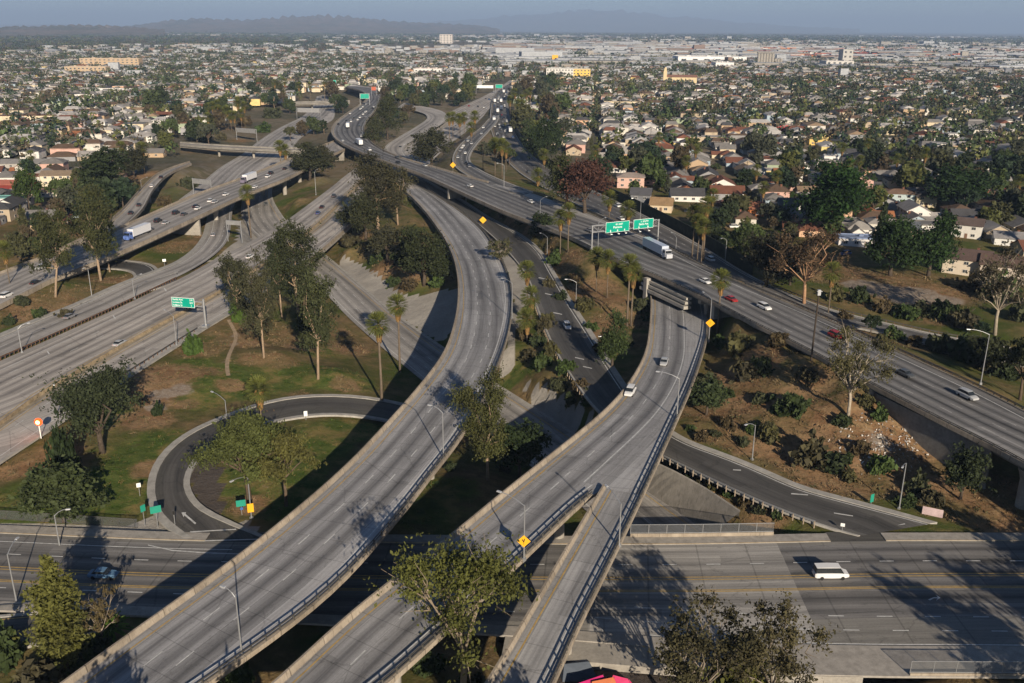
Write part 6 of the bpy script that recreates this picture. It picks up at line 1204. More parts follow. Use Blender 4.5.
for base, top, arm, lb in [((899, 509), (906.5, 463), (903, 466), 'lamp where the ramp road meets the street'), ((752, 460), (753, 425), (747, 424), 'lamp on the dry slope above the ramp road'), ((611, 366), (611, 339), (601, 336), 'lamp below the dry slope beside the ramp road'), ((575.7, 311), (575.7, 282), (567, 279), 'lamp before the palms on the brown bank'),
    ((547, 260), (547, 237), (541, 233), 'lamp at the upper end of the ramp road'), ((17, 604), (8, 554), (16, 539), 'lamp on the near kerb of the street at the left'), ((228.5, 434.5), (225.5, 400), (211, 391), 'lamp outside the loop ramp'), ((251.6, 518.5), (248, 477), (233, 480), 'lamp with amber sign inside the loop ramp'),
    ((92, 297), (88, 269), (84, 268), 'lamp on the left roadside strip'), ((57, 420), (60, 398), (55, 380), 'lamp beside the left freeway shoulder'), ((504, 178+10), (504, 165), (498, 163), 'lamp by the connector road palms'), ((675, 262), (675, 233), (669, 231), 'lamp by the frontage freeway sound wall'), ((640, 215+8), (639, 200), (633, 198), 'lamp near the grey house at the sound wall'),
    ((540, 222), (540, 200), (548, 196), 'lamp on the near rail of the big freeway'), ((466, 202), (466, 188), (470, 184), 'lamp near the far end of the ramp road'), ((725, 262), (727, 240), (722, 238), 'lamp behind the frontage road palms'), ((316, 195), (315, 172), (322, 167), 'lamp on the grass corner by the truck overpass'), ((143, 200), (142, 180), (147, 177), 'lamp beside the slim ramp bridge'), ((60, 560-12), (58, 515), (66, 509), 'lamp on the far kerb of the street')]:
    q = on_ground(*base); lamp_post(q, max(6, min(12, height_of(base, q[2], top))), arm, lb)
q = on_ground(811, 361); h = height_of((811, 361), q[2], (823, 290)); o = empty('utility_pole', q, 0, label='dark wooden pole with a small box on top before the right freeway', cat='utility pole')
b = B(); b.tube([(0, 0, -.5), (0, 0, h)], [.24, .17], 8); b.obj('pole', M('dark_wood', (.055, .042, .032), .9), o); b = B(); b.box((0, 0, h-.6), (.7, .7, 1.3)); b.box((.0, -.5, h-.2), (1.2, .15, .15)); b.obj('equipment_box', LUM, o)
for i, (px, py, tp) in enumerate([(483, 100+70, 138), (745, 100+90, 160), (82, 178, 130), (868, 190, 150), (650, 150, 118), (930, 170, 132)]):
    q = on_ground(px, py); h = max(9, min(15, height_of((px, py), q[2], (px, tp)))); o = empty('utility_pole', q, .3*i, label=f'thin wooden utility pole with cross arm {where(px, py)}', cat='utility pole', group='utility poles of the tracts')
    b = B(); b.tube([(0, 0, -.5), (0, 0, h)], [.2, .14], 6); b.obj('pole', MATS['dark_wood'], o); b = B(); b.box((0, 0, h-.9), (2.4, .14, .16)); b.box((0, 0, h-1.9), (1.9, .14, .16)); b.obj('cross_arm', MATS['dark_wood'], o)
# ------------------------------------------------------------------ signs
GREEN = M('sign_green', (.0, .34, .235), .5, .12, .5); SWH = M('sign_white', (.82, .84, .82), .5, .05); AMB = M('sign_amber', (.85, .42, .02), .5, .06); BLK = M('sign_black', (.015, .015, .015), .6, .05); BLUE = M('sign_blue', (.05, .13, .38), .5, .1); TEAL = M('street_sign_green', (.02, .27, .19), .5, .08)
def text(body, size, parent, loc, rot, mat, align='CENTER'):
    c = bpy.data.curves.new('lettering', 'FONT'); c.body = body; c.size = size; c.align_x = align; c.align_y = 'CENTER'; c.extrude = .01; c.offset = .012; c.materials.append(mat)
    tmp = bpy.data.objects.new('lettering', c); COL.objects.link(tmp); m = bpy.data.meshes.new_from_object(tmp.evaluated_get(bpy.context.evaluated_depsgraph_get())); bpy.data.objects.remove(tmp); bpy.data.curves.remove(c)
    if not m.materials: m.materials.append(mat)
    o = link('lettering', m, parent, loc=loc); o.rotation_euler = rot; return o
def frame_for(nrm):                     # z rotation so that local -Y looks along nrm
    return math.atan2(nrm[1], nrm[0])+PI/2
def panel(parent, x, z, w, h, mat, y=0.0, border=True, name='sign_panel'):
    b = B(); b.box((x, y, z), (w, .12, h), 0, 1 if border else 0)
    if border: b.box((x, y-.03, z), (w-.22, .12, h-.22), 0, 0)
    return b.obj(name, [mat, SWH], parent)
# gantry over the right freeway
l = on('R', 600, 247); r = on('R', 658, 243); v = (r-l)/np.linalg.norm(r-l); dR = RD['R'].C[RD['R'].near_px(640, 250)-3]-RD['R'].C[RD['R'].near_px(640, 250)+3]; nrm = np.array((dR[0], dR[1])); nrm /= np.linalg.norm(nrm)
i = RD['R'].near_px(628, 245); l = RD['R'].L[i]; r = RD['R'].R[i]; 
i = int(np.hypot(*(RD['R'].L-on('R', 600, 248))[:, :2].T).argmin()); l = RD['R'].L[i]+(0, 0, 0); j = int(np.hypot(*(RD['R'].R-at(661, 242.5, 12))[:, :2].T).argmin()); r = RD['R'].R[j]; span = math.hypot(*(r-l)[:2]); rz = math.atan2(r[1]-l[1], r[0]-l[0])
o = empty('sign_gantry', l, rz, label='steel truss gantry with two green guide signs across the right freeway', cat='sign gantry'); hz_ = 6.9
for x in (-.3, span+.3): b = B(); b.tube([(x, 0, -1), (x, 0, hz_+1.6)], .26, 8); b.box((x, 0, .3), (.9, .9, .8)); b.obj('post', STEEL, o)
b = B()
for z in (hz_-.9, hz_+1.3): b.bar((-.3, 0, z), (span+.3, 0, z), .2, .2); b.bar((-.3, 1.0, z), (span+.3, 1.0, z), .2, .2)
n = 12
for k in range(n):
    x0, x1 = span*k/n, span*(k+1)/n; za, zb = (hz_-.9, hz_+1.3) if k % 2 else (hz_+1.3, hz_-.9); b.bar((x0, 0, za), (x1, 0, zb), .1, .1); b.bar((x0, 0, za), (x0, 1, za), .1, .1)
b.obj('truss', STEEL, o)
def guide(o, x, z, w, h, lines, arrows, y=-.35):
    s = panel(o, x, z, w, h, GREEN, y)
    for tx, tz, sz, body in lines: text(body, sz, s, (x+tx, y-.12, z+tz), (PI/2, 0, 0), SWH)
    for ax in arrows:
        b = B(); b.box((x+ax, y-.1, z-h*.5+.75), (.16, .05, .5)); b.add([(x+ax-.32, y-.12, z-h*.5+.6), (x+ax+.32, y-.12, z-h*.5+.6), (x+ax, y-.12, z-h*.5+.18)], [(0, 1, 2)]); b.obj('arrow', SWH, s)
    return s
s1 = span*.30; guide(o, span*.36, hz_+.35, span*.36, 3.7, [(.6, .9, .8, '60  EAST'), (0, -.1, 1.1, 'Pomona')], (-2.9, 0, 2.9)); guide(o, span*.76, hz_+.55, span*.31, 3.4, [(.4, .85, .75, '5  SOUTH'), (0, -.1, 1.0, 'Santa Ana')], (-1.9, 1.9))
b = B(); 
for x in (span*.25, span*.36, span*.47, span*.69, span*.83): b.box((x, -1.3, hz_-1.95), (.7, .35, .25)); b.bar((x, -.1, hz_-1.3), (x, -1.3, hz_-1.95), .08, .08)
b.obj('sign_light', SWH, o)
# cantilever sign on the left freeway
q = on('L', 206, 327); q[2] = 2; i = RD['L'].near_px(185, 320); d = RD['L'].L[i]-RD['L'].R[i]; rz = math.atan2(-d[1], -d[0]); h = height_of((206.6, 328), 2, (204, 300))
o = empty('cantilever_sign', q, rz, label='green cantilever distance sign on one thick post beside the left freeway', cat='road sign'); b = B(); b.tube([(0, 0, -.5), (0, 0, h)], .36, 10); b.box((0, 0, .2), (1.8, 1.8, .7)); b.obj('post', STEEL, o)
b = B(); b.bar((0, .3, h-1.0), (-10, .3, h-1.0), .35, .35); b.bar((0, .3, h-2.4), (-9.6, .3, h-2.4), .3, .3)
for k in range(3): b.bar((-3*k, .3, h-1), (-3*k-2.8, .3, h-2.4), .12, .12)
b.obj('arm', STEEL, o); s = panel(o, -6.4, h-1.4, 7.2, 2.9, GREEN, -.1)
for k, (nm, dd) in enumerate((('Euclid Ave', '1/4'), ('Lorena St', '3/4'), ('Indiana St', '1'))): text(nm, .76, s, (-9.6, -.22, h-.55-.85*k), (PI/2, 0, 0), SWH, 'LEFT'); text(dd, .76, s, (-3.8, -.22, h-.55-.85*k), (PI/2, 0, 0), SWH)
# back sides of far gantries and far green signs
def far_sign(px, py, z0, wpx, hpx, mat, label, rz=0.0, name='sign_gantry', legs=True, guess=2.0):
    p = on_ground(px, py, guess) if z0 is None else at(px, py, z0); sc_ = np.linalg.norm(p-(0, 0, CAM_Z))/FPX; w, h = wpx*sc_, hpx*sc_; o = empty(name, p, rz, label=label, cat='sign gantry')
    for x in (-w/2, w/2): b = B(); b.tube([(x, 0, -1), (x, 0, 6.5+h)], .22, 6); b.obj('post', STEEL, o)
    b = B(); b.bar((-w/2, .2, 6.5), (w/2, .2, 6.5), .3, .3); b.bar((-w/2, .2, 6.2+h), (w/2, .2, 6.2+h), .3, .3); b.obj('truss', STEEL, o); panel(o, 0, 6.3+h/2, w*.92, h, mat, -.1, mat is GREEN); return o
SBACK = M('sign_back_aluminium', (.36, .36, .36), .5, .15, 1, .4)
far_sign(247, 141, 0, 26, 4, SBACK, 'gantry with grey sign backs below the flat street bridge', R_(-30)); far_sign(309, 119, 0, 24, 4, SBACK, 'gantry with grey sign backs before the pale far bridge', R_(-10)); far_sign(203, 196, 0, 22, 4.5, SBACK, 'gantry with grey sign backs left of the truck overpass', R_(-25)); far_sign(235, 240, 1.5, 15, 4, SBACK, 'low gantry with grey sign back where the collector road passes under', R_(-15))
far_sign(365, 105, 10, 9, 4.5, GREEN, 'small green sign over the far freeway curve', R_(10)); far_sign(499, 93, 3, 7, 3.4, GREEN, 'green sign over the far traffic jam'); far_sign(485, 93, 3, 17, 2.6, SWH, 'pale sign panels over the far carriageways'); far_sign(555, 62, 5, 6, 4, AMB, 'orange billboard near the vanishing point', 0, 'billboard'); far_sign(334, 88, 5, 5, 3, GREEN, 'tiny green sign among trees left of the far curve'); far_sign(374, 96, 10, 4.5, 3.2, M('billboard_red', (.5, .12, .06), .6), 'orange red billboard at the far curve', 0, 'billboard')
def post_sign(base, z, top, shape, mat, label, cat='road sign', size=1.1, rz=None, name='road_sign', extra=None, postmat=STEEL):
    p = on_ground(*base) if z is None else at(base[0], base[1], z); h = max(1.6, height_of(base, p[2], top)); o = empty(name, p, rz if rz is not None else math.atan2(p[1], p[0])-PI/2, label=label, cat=cat)
    b = B(); b.tube([(0, 0, -.3), (0, 0, h)], .06, 6); b.obj('post', postmat, o); b = B()
    if shape == 'diamond': s = size*.72; b.add([(0, -.1, h-s), (s, -.1, h), (0, -.1, h+s), (-s, -.1, h), (0, -.05, h-s), (s, -.05, h), (0, -.05, h+s), (-s, -.05, h)], [(0, 1, 2, 3), (7, 6, 5, 4), (0, 4, 5, 1), (1, 5, 6, 2), (2, 6, 7, 3), (3, 7, 4, 0)])
    else: b.box((0, -.08, h-size*shape[1]/2), (size*shape[0], .06, size*shape[1]))
    b.obj('sign_panel', mat, o)
    if extra: extra(o, h)
    return o
def fork_symbol(o, h):
    b = B(); y = -.12; b.bar((0, y, h-.5), (0, y, h-.05), .03, .14); b.bar((0, y, h-.1), (-.26, y, h+.32), .03, .13); b.bar((0, y, h-.1), (.1, y, h+.42), .03, .13); b.obj('symbol', BLK, o)
def bar_symbol(o, h):
    b = B(); y = -.12; b.bar((0, y, h-.4), (0, y, h+.4), .03, .2); b.obj('symbol', BLK, o)
zB = float(on('B', 524, 560)[2]); post_sign((523.6, 561), zB, (523, 541), 'diamond', AMB, 'orange diamond fork warning sign on the lamp mast between the branches', size=1.4, extra=fork_symbol)
post_sign((708.8, 342), float(on('Bm', 706, 340)[2]), (711, 323), 'diamond', AMB, 'yellow diamond sign on the rail where the fork dives under the freeway', size=1.7, extra=bar_symbol)
post_sign((483, 228), None, (483.5, 220), 'diamond', AMB, 'yellow diamond sign beside the ramp road merge', size=2.2, extra=bar_symbol); post_sign((453, 173), None, (454, 165), 'diamond', AMB, 'large orange diamond sign at the far connector gore', size=2.3)
post_sign((251.5, 519), None, (251.5, 503.5), (.9, 1.4), AMB, 'amber rectangular sign panel on a post inside the loop ramp', size=1.25); 
post_sign((242, 515), None, (241, 500), (1, .75), TEAL, 'teal sign above a small blue plate inside the loop entrance', size=1.7, extra=lambda o, h: (lambda b: b.obj('lower_plate', BLUE, o))(B().box((.05, -.1, h-1.75), (.5, .05, .5))))
post_sign((145, 526), None, (147, 505), (.75, 1.0), TEAL, 'left green sign on the corner before the loop ramp', size=1.3, rz=1.0); post_sign((158, 528), None, (159, 506), (1.1, .8), TEAL, 'right green sign with two posts on the corner before the loop ramp', size=1.7, rz=.5)
post_sign((140, 496), None, (138, 483), (.8, .9), SWH, 'small white sign standing on the grass', size=.95); post_sign((306, 420), None, (305, 411), (.9, 1.4), SWH, 'white plate by the inner kerb of the loop ramp', size=.9); post_sign((175.5, 528), None, (174.5, 511), (.4, .9), BLK, 'dark narrow post sign beside the loop entrance', size=.8); post_sign((165, 268), None, (163.5, 259), (1, .8), SWH, 'white sign in the gore of the dark loop', size=1.2)
post_sign((871, 504), None, (872, 494), (.7, 1.3), TEAL, 'green sign near the mouth of the ramp road', size=1.3, rz=.5); post_sign((842, 531), 0, (843, 525), (.8, .7), SWH, 'little white sign at the end of the bridge fence', size=.9); post_sign((932, 516), None, (932, 508), (2.2, 1.0), M('pale_pink_panel', (.55, .42, .42), .7), 'pale pink board lying at the foot of the slope', size=1.6)
# sun glare on a sign by the left freeway, added as glowing discs
q = on('L', 41, 437); o = empty('sun_glare_sign', q, 0, label='short post with sun glare made as a glowing orange red disc beside the left freeway', cat='sun glare sign'); h = 3.0; b = B(); b.tube([(0, 0, -.3), (0, 0, h)], [.12, .09], 8); b.obj('post', SWH, o)
b = B(); b.box((0, .25, h+.5), (1.0, .3, 1.2)); b.obj('backing_box', BLK, o); b = B(); b.tube([(0, .08, h+.5), (0, -.2, h+.5), (0, -.36, h+.5)], [.85, .8, .45], 18); b.obj('lens', M_emit('glare_halo', (1.0, .075, .015), 2.6), o); b = B(); b.tube([(0, -.3, h+.5), (0, -.46, h+.5)], [.52, .3], 16); b.obj('glare_core', M_emit('glare_core_emission', (1.0, .62, .2), 6), o)  # lens disc paints the bloom halo round the glare; neither disc is a lamp
pl_ = bpy.data.lights.new('added_glare_light', 'POINT'); pl_.energy = 160; pl_.color = (1, .2, .06); pl_.shadow_soft_size = .5; po = bpy.data.objects.new('added_glare_light', pl_); COL.objects.link(po); po.parent = o; po.location = (0, -1.0, h+.6)  # added light, tinting the pavement round the glare
# ------------------------------------------------------------------ guardrails and fences
def guardrail(P, label, mat=STEEL, sp=2.0, h=.72, kerb=False, pm=MOUNT):
    s_ = np.concatenate([[0], np.cumsum(np.hypot(*np.diff(P[:, :2], axis=0).T))]); o = empty('guardrail', P[0], 0, label=label, cat='guardrail'); b = B(); Q = P-P[0]
    for i in range(len(Q)-1): b.bar(Q[i]+(0, 0, h), Q[i+1]+(0, 0, h), .1, .32)
    b.obj('rail', mat, o); t = .5; b = B(); b.box((0, 0, h/2-.3), (.2, .2, h+.7)); pd = b.data('post', pm); sp = max(sp, s_[-1]/95)
    while t < s_[-1]: c = [np.interp(t, s_, Q[:, k]) for k in range(3)]; link('post', pd, o, loc=c); t += sp
    return o
WOODP = M('weathered_post_wood', (.30, .24, .18), .9, .2, 2); iD0, iD1, iD2 = RD['D'].near_px(540, 312), RD['D'].near_px(612, 402), RD['D'].near_px(845, 530)
guardrail(RD['D'].sub(iD0, iD1).lat(-.9, 'L', -.05), 'white posted guardrail along the near side of the ramp road, upper stretch', pm=WOODP); guardrail(RD['D'].sub(RD['D'].near_px(668, 450), iD2).lat(-.9, 'L', -.05), 'white posted guardrail along the near side of the ramp road, lower stretch', pm=WOODP)
iL = RD['L'].near_px(188, 290); nb = RD['L'].near_px(225, 275); guardrail(RD['L'].sub(0, nb).lat(-.7, 'L', 0), 'long rusty guardrail between left freeway and collector road', MOUNT, 1.6)
guardrail(RD['L'].sub(RD['L'].near_px(20, 430), RD['L'].near_px(152, 335)).lat(.5, 'R', 0), 'guardrail on the grass side of the left freeway', DSTEEL, 2.2)
guardrail(RD['R'].sub(int(rE[1]*nR), int(rE[0]*nR)).lat(-.4, 'R', 0) if rE[1] < rE[0] else RD['R'].sub(int(rE[0]*nR), int(rE[1]*nR)).lat(-.5, 'R', -.1), 'guardrail outside the far rail of the right freeway', MOUNT, 2.4)
guardrail(RD['J'].sub(RD['J'].near_px(1000, 358), RD['J'].near_px(740, 275)).lat(-.9, 'R', 0), 'low guardrail on the house side of the frontage road', DSTEEL, 2.4)
def wire_mat():
    t = NT('chain_link_wire'); u = t.n('ShaderNodeUVMap'); sp = t.n('ShaderNodeSeparateXYZ'); t.t.links.new(u.outputs[0], sp.inputs[0])
    a = t.mth('FRACT', t.mth('MULTIPLY', t.mth('ADD', sp.outputs[0], sp.outputs[1]), 6)); c = t.mth('FRACT', t.mth('MULTIPLY', t.mth('SUBTRACT', sp.outputs[0], sp.outputs[1]), 6)); k = t.mth('MAXIMUM', t.mth('LESS_THAN', a, .2), t.mth('LESS_THAN', c, .2))
    tr = t.n('ShaderNodeBsdfTransparent'); mx = t.n('ShaderNodeMixShader'); t.put(mx.inputs[0], k); t.t.links.new(tr.outputs[0], mx.inputs[1]); t.t.links.new(t.bsdf((.22, .23, .24), .5, .5), mx.inputs[2]); return t.end(mx.outputs[0])
WIRE = wire_mat()
def chain_fence(pts, h, label, sp=3.0, base_wall=0.0, mat=STEEL):
    P = [np.array(p) for p in pts]; o = empty('chain_link_fence', P[0], 0, label=label, cat='fence'); Q = [p-P[0] for p in P]; s_ = np.concatenate([[0], np.cumsum([np.linalg.norm((b_-a)[:2]) for a, b_ in zip(Q, Q[1:])])]); QQ = np.array(Q)
    b = B(); t = 0.0; b.tube([(0, 0, -.3), (0, 0, h)], .06, 6); pd = b.data('post', mat)
    while t <= s_[-1]+.01: c = [np.interp(t, s_, QQ[:, k]) for k in range(3)]; link('post', pd, o, loc=c); t += sp
    b = B()
    for z in (h, base_wall+.1):
        for a, c in zip(Q, Q[1:]): b.bar(a+(0, 0, z), c+(0, 0, z), .08, .08)
    b.obj('rail', mat, o); V, F, U = [], [], []
    for i in range(len(Q)-1):
        k = len(V); V += [Q[i]+(0, 0, base_wall), Q[i+1]+(0, 0, base_wall), Q[i+1]+(0, 0, h), Q[i]+(0, 0, h)]; F.append((k, k+1, k+2, k+3)); U += [(s_[i], 0), (s_[i+1], 0), (s_[i+1], h), (s_[i], h)]
    link('wire_mesh', new_mesh('wire_mesh', V, F, WIRE, uv=U), o)
    if base_wall > .3:
        b = B()
        for a, c in zip(Q, Q[1:]): b.bar(a+(0, .0, base_wall*.5), c+(0, 0, base_wall*.5), .35, base_wall)
        b.obj('base_wall', PARA, o)
    return o
nS = len(ST.C); LS = ST.lat(-2.45, 'L', .02); i0, i1 = ST.near_px(635, 590), ST.near_px(790, 590); chain_fence([LS[i] for i in range(i0, i1+1, 2)]+[LS[i1]], 2.5, 'chain link fence on the concrete bridge parapet of the street', 3.2, .75)
RS = ST.lat(-2.25, 'R', .02); RS = ST.lat(-6.4, 'R', .02); i0, i1 = ST.near_px(868, 590), ST.near_px(1080, 590); chain_fence([RS[i] for i in range(i0, i1+1, 2)], 2.4, 'chain link fence along the near sidewalk at the lower right', 3.2, .5)
chain_fence([on_ground(x, y) for x, y in ((-40, 517), (0, 519), (30, 521), (60, 523), (100, 525.5), (138, 528))], 1.8, 'low wire fence along the grass above the street sidewalk', 3.0, 0, DSTEEL)
chain_fence([on_ground(x, y) for x, y in ((0, 611), (22, 609.5), (44, 607))], 1.0, 'short fence on the corner island at the lower left', 2.0, 0, DSTEEL)
# tarpaulin tents at the bottom edge
def tent(px, py, w, d, h, rz, c1, label):
    p = on_ground(px, py); o = empty('tent', p, rz, label=label, cat='tent'); V = [(-w/2, -d/2, .1), (w/2, -d/2, .1), (w/2, d/2, .1), (-w/2, d/2, .1), (-w*.35, 0, h), (w*.38, .1, h*.9), (0, -d*.28, h*.62), (0, d*.26, h*.6)]
    link('tarpaulin', new_mesh('tarpaulin', V, [(0, 6, 4), (0, 1, 6), (1, 5, 6), (6, 5, 4), (2, 7, 5), (2, 3, 7), (3, 4, 7), (7, 4, 5), (0, 4, 3), (1, 2, 5)], WALLM), o, color=c1)
    b = B()
    for x in (-w*.35, w*.38): b.tube([(x, 0, 0), (x, 0, h*.95)], .04, 5)
    b.obj('pole', DSTEEL, o)
tent(590, 693, 5.5, 3.2, 2.4, .5, (.5, .02, .15), 'hot pink tarpaulin tent at the bottom edge beside the narrow branch'); tent(602, 694, 4.5, 3.2, 2.5, .35, (.5, .15, .06), 'orange tarpaulin tent next to the hot pink one'); tent(620, 688, 3.0, 2.6, 1.9, -.3, (.60, .05, .16), 'small pink tarpaulin under the bare trees'); tent(576, 672, 5, 4, 1.6, .2, (.10, .12, .15), 'grey blue tarpaulin shelter in the shade by the narrow branch')
# ------------------------------------------------------------------ vehicles
PAINT = M_obj('car_paint', .3, .05, .5, .5); TYRE = M('tyre_rubber', (.02, .02, .02), .9); CGL = M('car_glass', (.02, .025, .03), .08, .1, 1, 0, .6); TAIL = M('tail_lamp_red', (.35, .02, .02), .3); HEAD = M('head_lamp', (.7, .7, .68), .2)
def loft(sec, mat, name):       # sec: (x, [(y, z)...])
    V, F = [], []; m = len(sec[0][1])
    for x, ring in sec:
        for y, z in ring: V.append((x, y, z))
    for i in range(len(sec)-1):
        for k in range(m): k2 = (k+1) % m; F.append((i*m+k, i*m+k2, (i+1)*m+k2, (i+1)*m+k))
    F.append(tuple(range(m-1, -1, -1))); F.append(tuple((len(sec)-1)*m+k for k in range(m))); return new_mesh(name, V, F, mat, smooth=False)
def ring(w, z0, z1, ch=.12): return [(-w+ch, z0), (w-ch, z0), (w, z0+ch), (w, z1-ch), (w-ch, z1), (-w+ch, z1), (-w, z1-ch), (-w, z0+ch)]
def vehicle(name, L, W, hood, roof, x_ws, x_rf, x_rr, x_bk):
    h = W/2; hl = L/2; body = loft([(-hl, ring(h*.86, .42, hood*.92)), (-hl+.25, ring(h*.97, .28, hood)), (0, ring(h, .25, hood+.03)), (hl-.7, ring(h*.97, .28, hood*.97)), (hl, ring(h*.84, .4, hood*.78))], PAINT, 'body')
    gl = loft([(x_bk, ring(h*.86, hood-.03, hood+.02, .01)), (x_rr, ring(h*.76, hood-.03, roof-.05, .05)), (x_rf, ring(h*.76, hood-.03, roof-.05, .05)), (x_ws, ring(h*.86, hood-.03, hood+.02, .01))], CGL, 'windows')
    rf = loft([(x_rr-.12, ring(h*.76, roof-.09, roof-.03, .02)), ((x_rr+x_rf)/2, ring(h*.78, roof-.09, roof+.02, .03)), (x_rf+.1, ring(h*.76, roof-.09, roof-.03, .02))], PAINT, 'roof')
    b = B(); b.tube([(0, -.11, 0), (0, .11, 0)], .33, 12); wh = b.data('wheel', TYRE); b = B(); b.box((0, 0, 0), (.08, .34, .14)); hd = b.data('headlight', HEAD); tl = b.data('taillight', TAIL)
    return dict(name=name, body=body, gl=gl, rf=rf, wh=wh, hd=hd, tl=tl, L=L, W=W, hood=hood)
SED = vehicle('car', 4.7, 1.82, .92, 1.44, 1.05, .35, -1.0, -1.75); SUV = vehicle('car', 4.8, 1.92, 1.05, 1.75, 1.2, .55, -1.75, -2.2); VANV = vehicle('van', 5.6, 2.0, 1.15, 2.2, 1.9, 1.25, -2.5, -2.72)
def car(proto, p, hd, col, label, group=None, far=False, cat=None):
    o = empty(proto['name'], p, hd, label=label, cat=cat or proto['name'], group=group); link('body', proto['body'], o, color=col); link('windows', proto['gl'], o); link('roof', proto['rf'], o, color=col)
    if not far:
        for x in (-.3, .31):
            for s in (-1, 1): link('wheel', proto['wh'], o, loc=(x*proto['L'], s*(proto['W']/2-.1), .33))
        for s in (-1, 1): link('headlight', proto['hd'], o, loc=(proto['L']/2-.07, s*proto['W']*.3, proto['hood']*.7)); link('taillight', proto['tl'], o, loc=(-proto['L']/2+.02, s*proto['W']*.3, proto['hood']*.78))
    return o
def truck(p, hd, tl, cab, label, boxc=(.74, .75, .77), big=True, cat='truck', group=None):
    o = empty('truck', p, hd, label=label, cat=cat, group=group); b = B(); b.box((tl/2+1.3, 0, 1.85), (2.2, 2.45, 2.7), 0, 0, .93); b.box((tl/2+2.7, 0, 1.25), (1.3 if big else .8, 2.2, 1.4)); b.obj('cab', PAINT, o, color=cab)
    b = B(); b.box((tl/2+2.42, 0, 2.5), (.12, 2.1, .9)); b.box((tl/2+1.4, 0, 2.5), (1.0, 2.47, .75)); b.obj('windows', CGL, o); b = B(); b.box((0, 0, 2.6), (tl, 2.55, 2.9)); b.obj('cargo_box', PAINT, o, color=boxc); b = B(); b.box((.5, 0, .95), (tl+2, 1.1, .35)); b.obj('chassis', BLK, o)
    for x in ([tl/2+2.3, -tl/2+1, -tl/2+2.3]+([tl/2-.4] if big else [])):
        for s in (-1, 1): b = B(); b.tube([(x, s*1.2-.16, .5), (x, s*1.2+.16, .5)], .5, 12); b.obj('wheel', TYRE, o)
    return o
CCOL = [('white', (.72, .72, .71)), ('silver', (.42, .43, .44)), ('black', (.02, .02, .022)), ('dark grey', (.08, .085, .09)), ('red', (.36, .03, .03)), ('blue', (.05, .10, .24)), ('grey', (.2, .2, .21))]
cd_ = dict(CCOL)
def car_px(k, px, py, col, label, rev=False, proto=None, group=None, far=False):
    p, hd = RD[k].spot(px, py); p[2] += .02; return car(proto or SED, p, hd+(PI if rev else 0), cd_[col], label, group, far)
car_px('B', 636, 389, 'white', 'white car on the fork flyover before it splits', True) if False else car_px('Bm', 630, 394, 'white', 'white car following on the fork flyover above the split', True, SUV)
car_px('Bm', 664, 364, 'silver', 'silver car higher up on the fork flyover', True); car_px('D', 567, 328, 'white', 'white car on the dark ramp road between the banks', False, SUV)
p, hd = ST.spot(830, 577); car(VANV, p+(0, 0, .02), hd, (.74, .74, .73), 'white van crossing on the street at the lower right'); p, hd = ST.spot(104, 577); car(SED, p+(0, 0, .02), hd, (.10, .19, .30), 'light blue car in the tree shadow on the street')
p, hd = RD['R'].spot(655, 253); truck(p+(0, 0, .02), hd+PI, 15, (.5, .52, .56), 'large pale blue white box truck under the freeway gantry', (.50, .56, .66))
for x, y, c, pr, rv, lb in [(705, 283, 'white', SED, 1, 'white car on the right freeway behind the fork palm'), (764, 309, 'white', SUV, 1, 'white car on the right freeway past the fork palm'), (731, 301, 'red', SED, 1, 'red car on the right freeway in the near lane'), (836, 338, 'red', SUV, 1, 'dark red car in the middle of the right freeway'), (967, 398, 'silver', SUV, 1, 'silver car on the right freeway near the frame edge'), (531, 203, 'white', SED, 1, 'white car where the connector joins the right freeway'), (470, 187, 'white', SED, 0, 'white car on the near lanes left of the merge'), (590, 232, 'grey', SED, 1, 'grey car left of the gantry'), (537, 218, 'red', SED, 0, 'red car left of the twin palms'), (905, 376, 'dark grey', SED, 1, 'dark car on the right freeway among empty lanes')]: car_px('R', x, y, c, lb, bool(rv), pr)
for x, y, c, pr in [(322, 208, 'black', SED), (334, 197, 'dark grey', SUV), (318, 214, 'blue', SED), (120, 345, 'silver', SED), (250, 258, 'white', SED)]: car_px('L', x, y, c, f'{c} car on the left freeway {"near the bridge over the sunken road" if x > 300 else "in the middle lanes" if x < 200 else "beside the collector merge"}', False, pr)
for x, y, c, pr, rv in [(7, 297, 'white', SUV, 0), (36, 284, 'black', SED, 0), (42, 269, 'silver', SUV, 1)]: car_px('O', x, y, c, f'{c} car at the far left on the road to the truck overpass', bool(rv), pr, 'cars on the truck overpass')
for i, (x, y, c, pr) in enumerate([(176, 214, 'black', SUV), (184, 215.5, 'dark grey', SED), (196, 207.5, 'black', SED), (211, 202, 'white', SUV), (226, 195.5, 'white', SED), (255, 188, 'white', SED), (268, 177.5, 'white', SUV), (271, 174, 'black', SUV), (285, 169.5, 'black', SED), (292, 166, 'blue', SUV), (158, 222, 'black', SUV), (166, 224, 'silver', SED), (150, 231, 'dark grey', SED), (198, 209.5, 'white', SED), (215, 203, 'silver', SED)]): car_px('O', x, y, c, f'{c} car on the truck overpass, {["well ahead of the white truck", "close to the near parapet", "in the middle lanes"][i % 3]}', False, pr, 'cars on the truck overpass', i > 99)
p, hd = RD['O'].spot(250, 181); truck(p+(0, 0, .02), hd+PI, 13, (.18, .16, .22), 'white box truck with dark cab crossing the left overpass'); p, hd = RD['O'].spot(140, 236); truck(p+(0, 0, .02), hd+PI, 13, (.12, .2, .5), 'white box truck with blue cab half behind the roadside eucalyptus')
for x, y, c in [(161, 178, 'black'), (152, 187, 'white'), (139, 206, 'black'), (131, 214, 'black')]: car_px('V', x, y, c, f'{c} car on the slim ramp bridge', False, SED, 'cars on the slim ramp bridge')
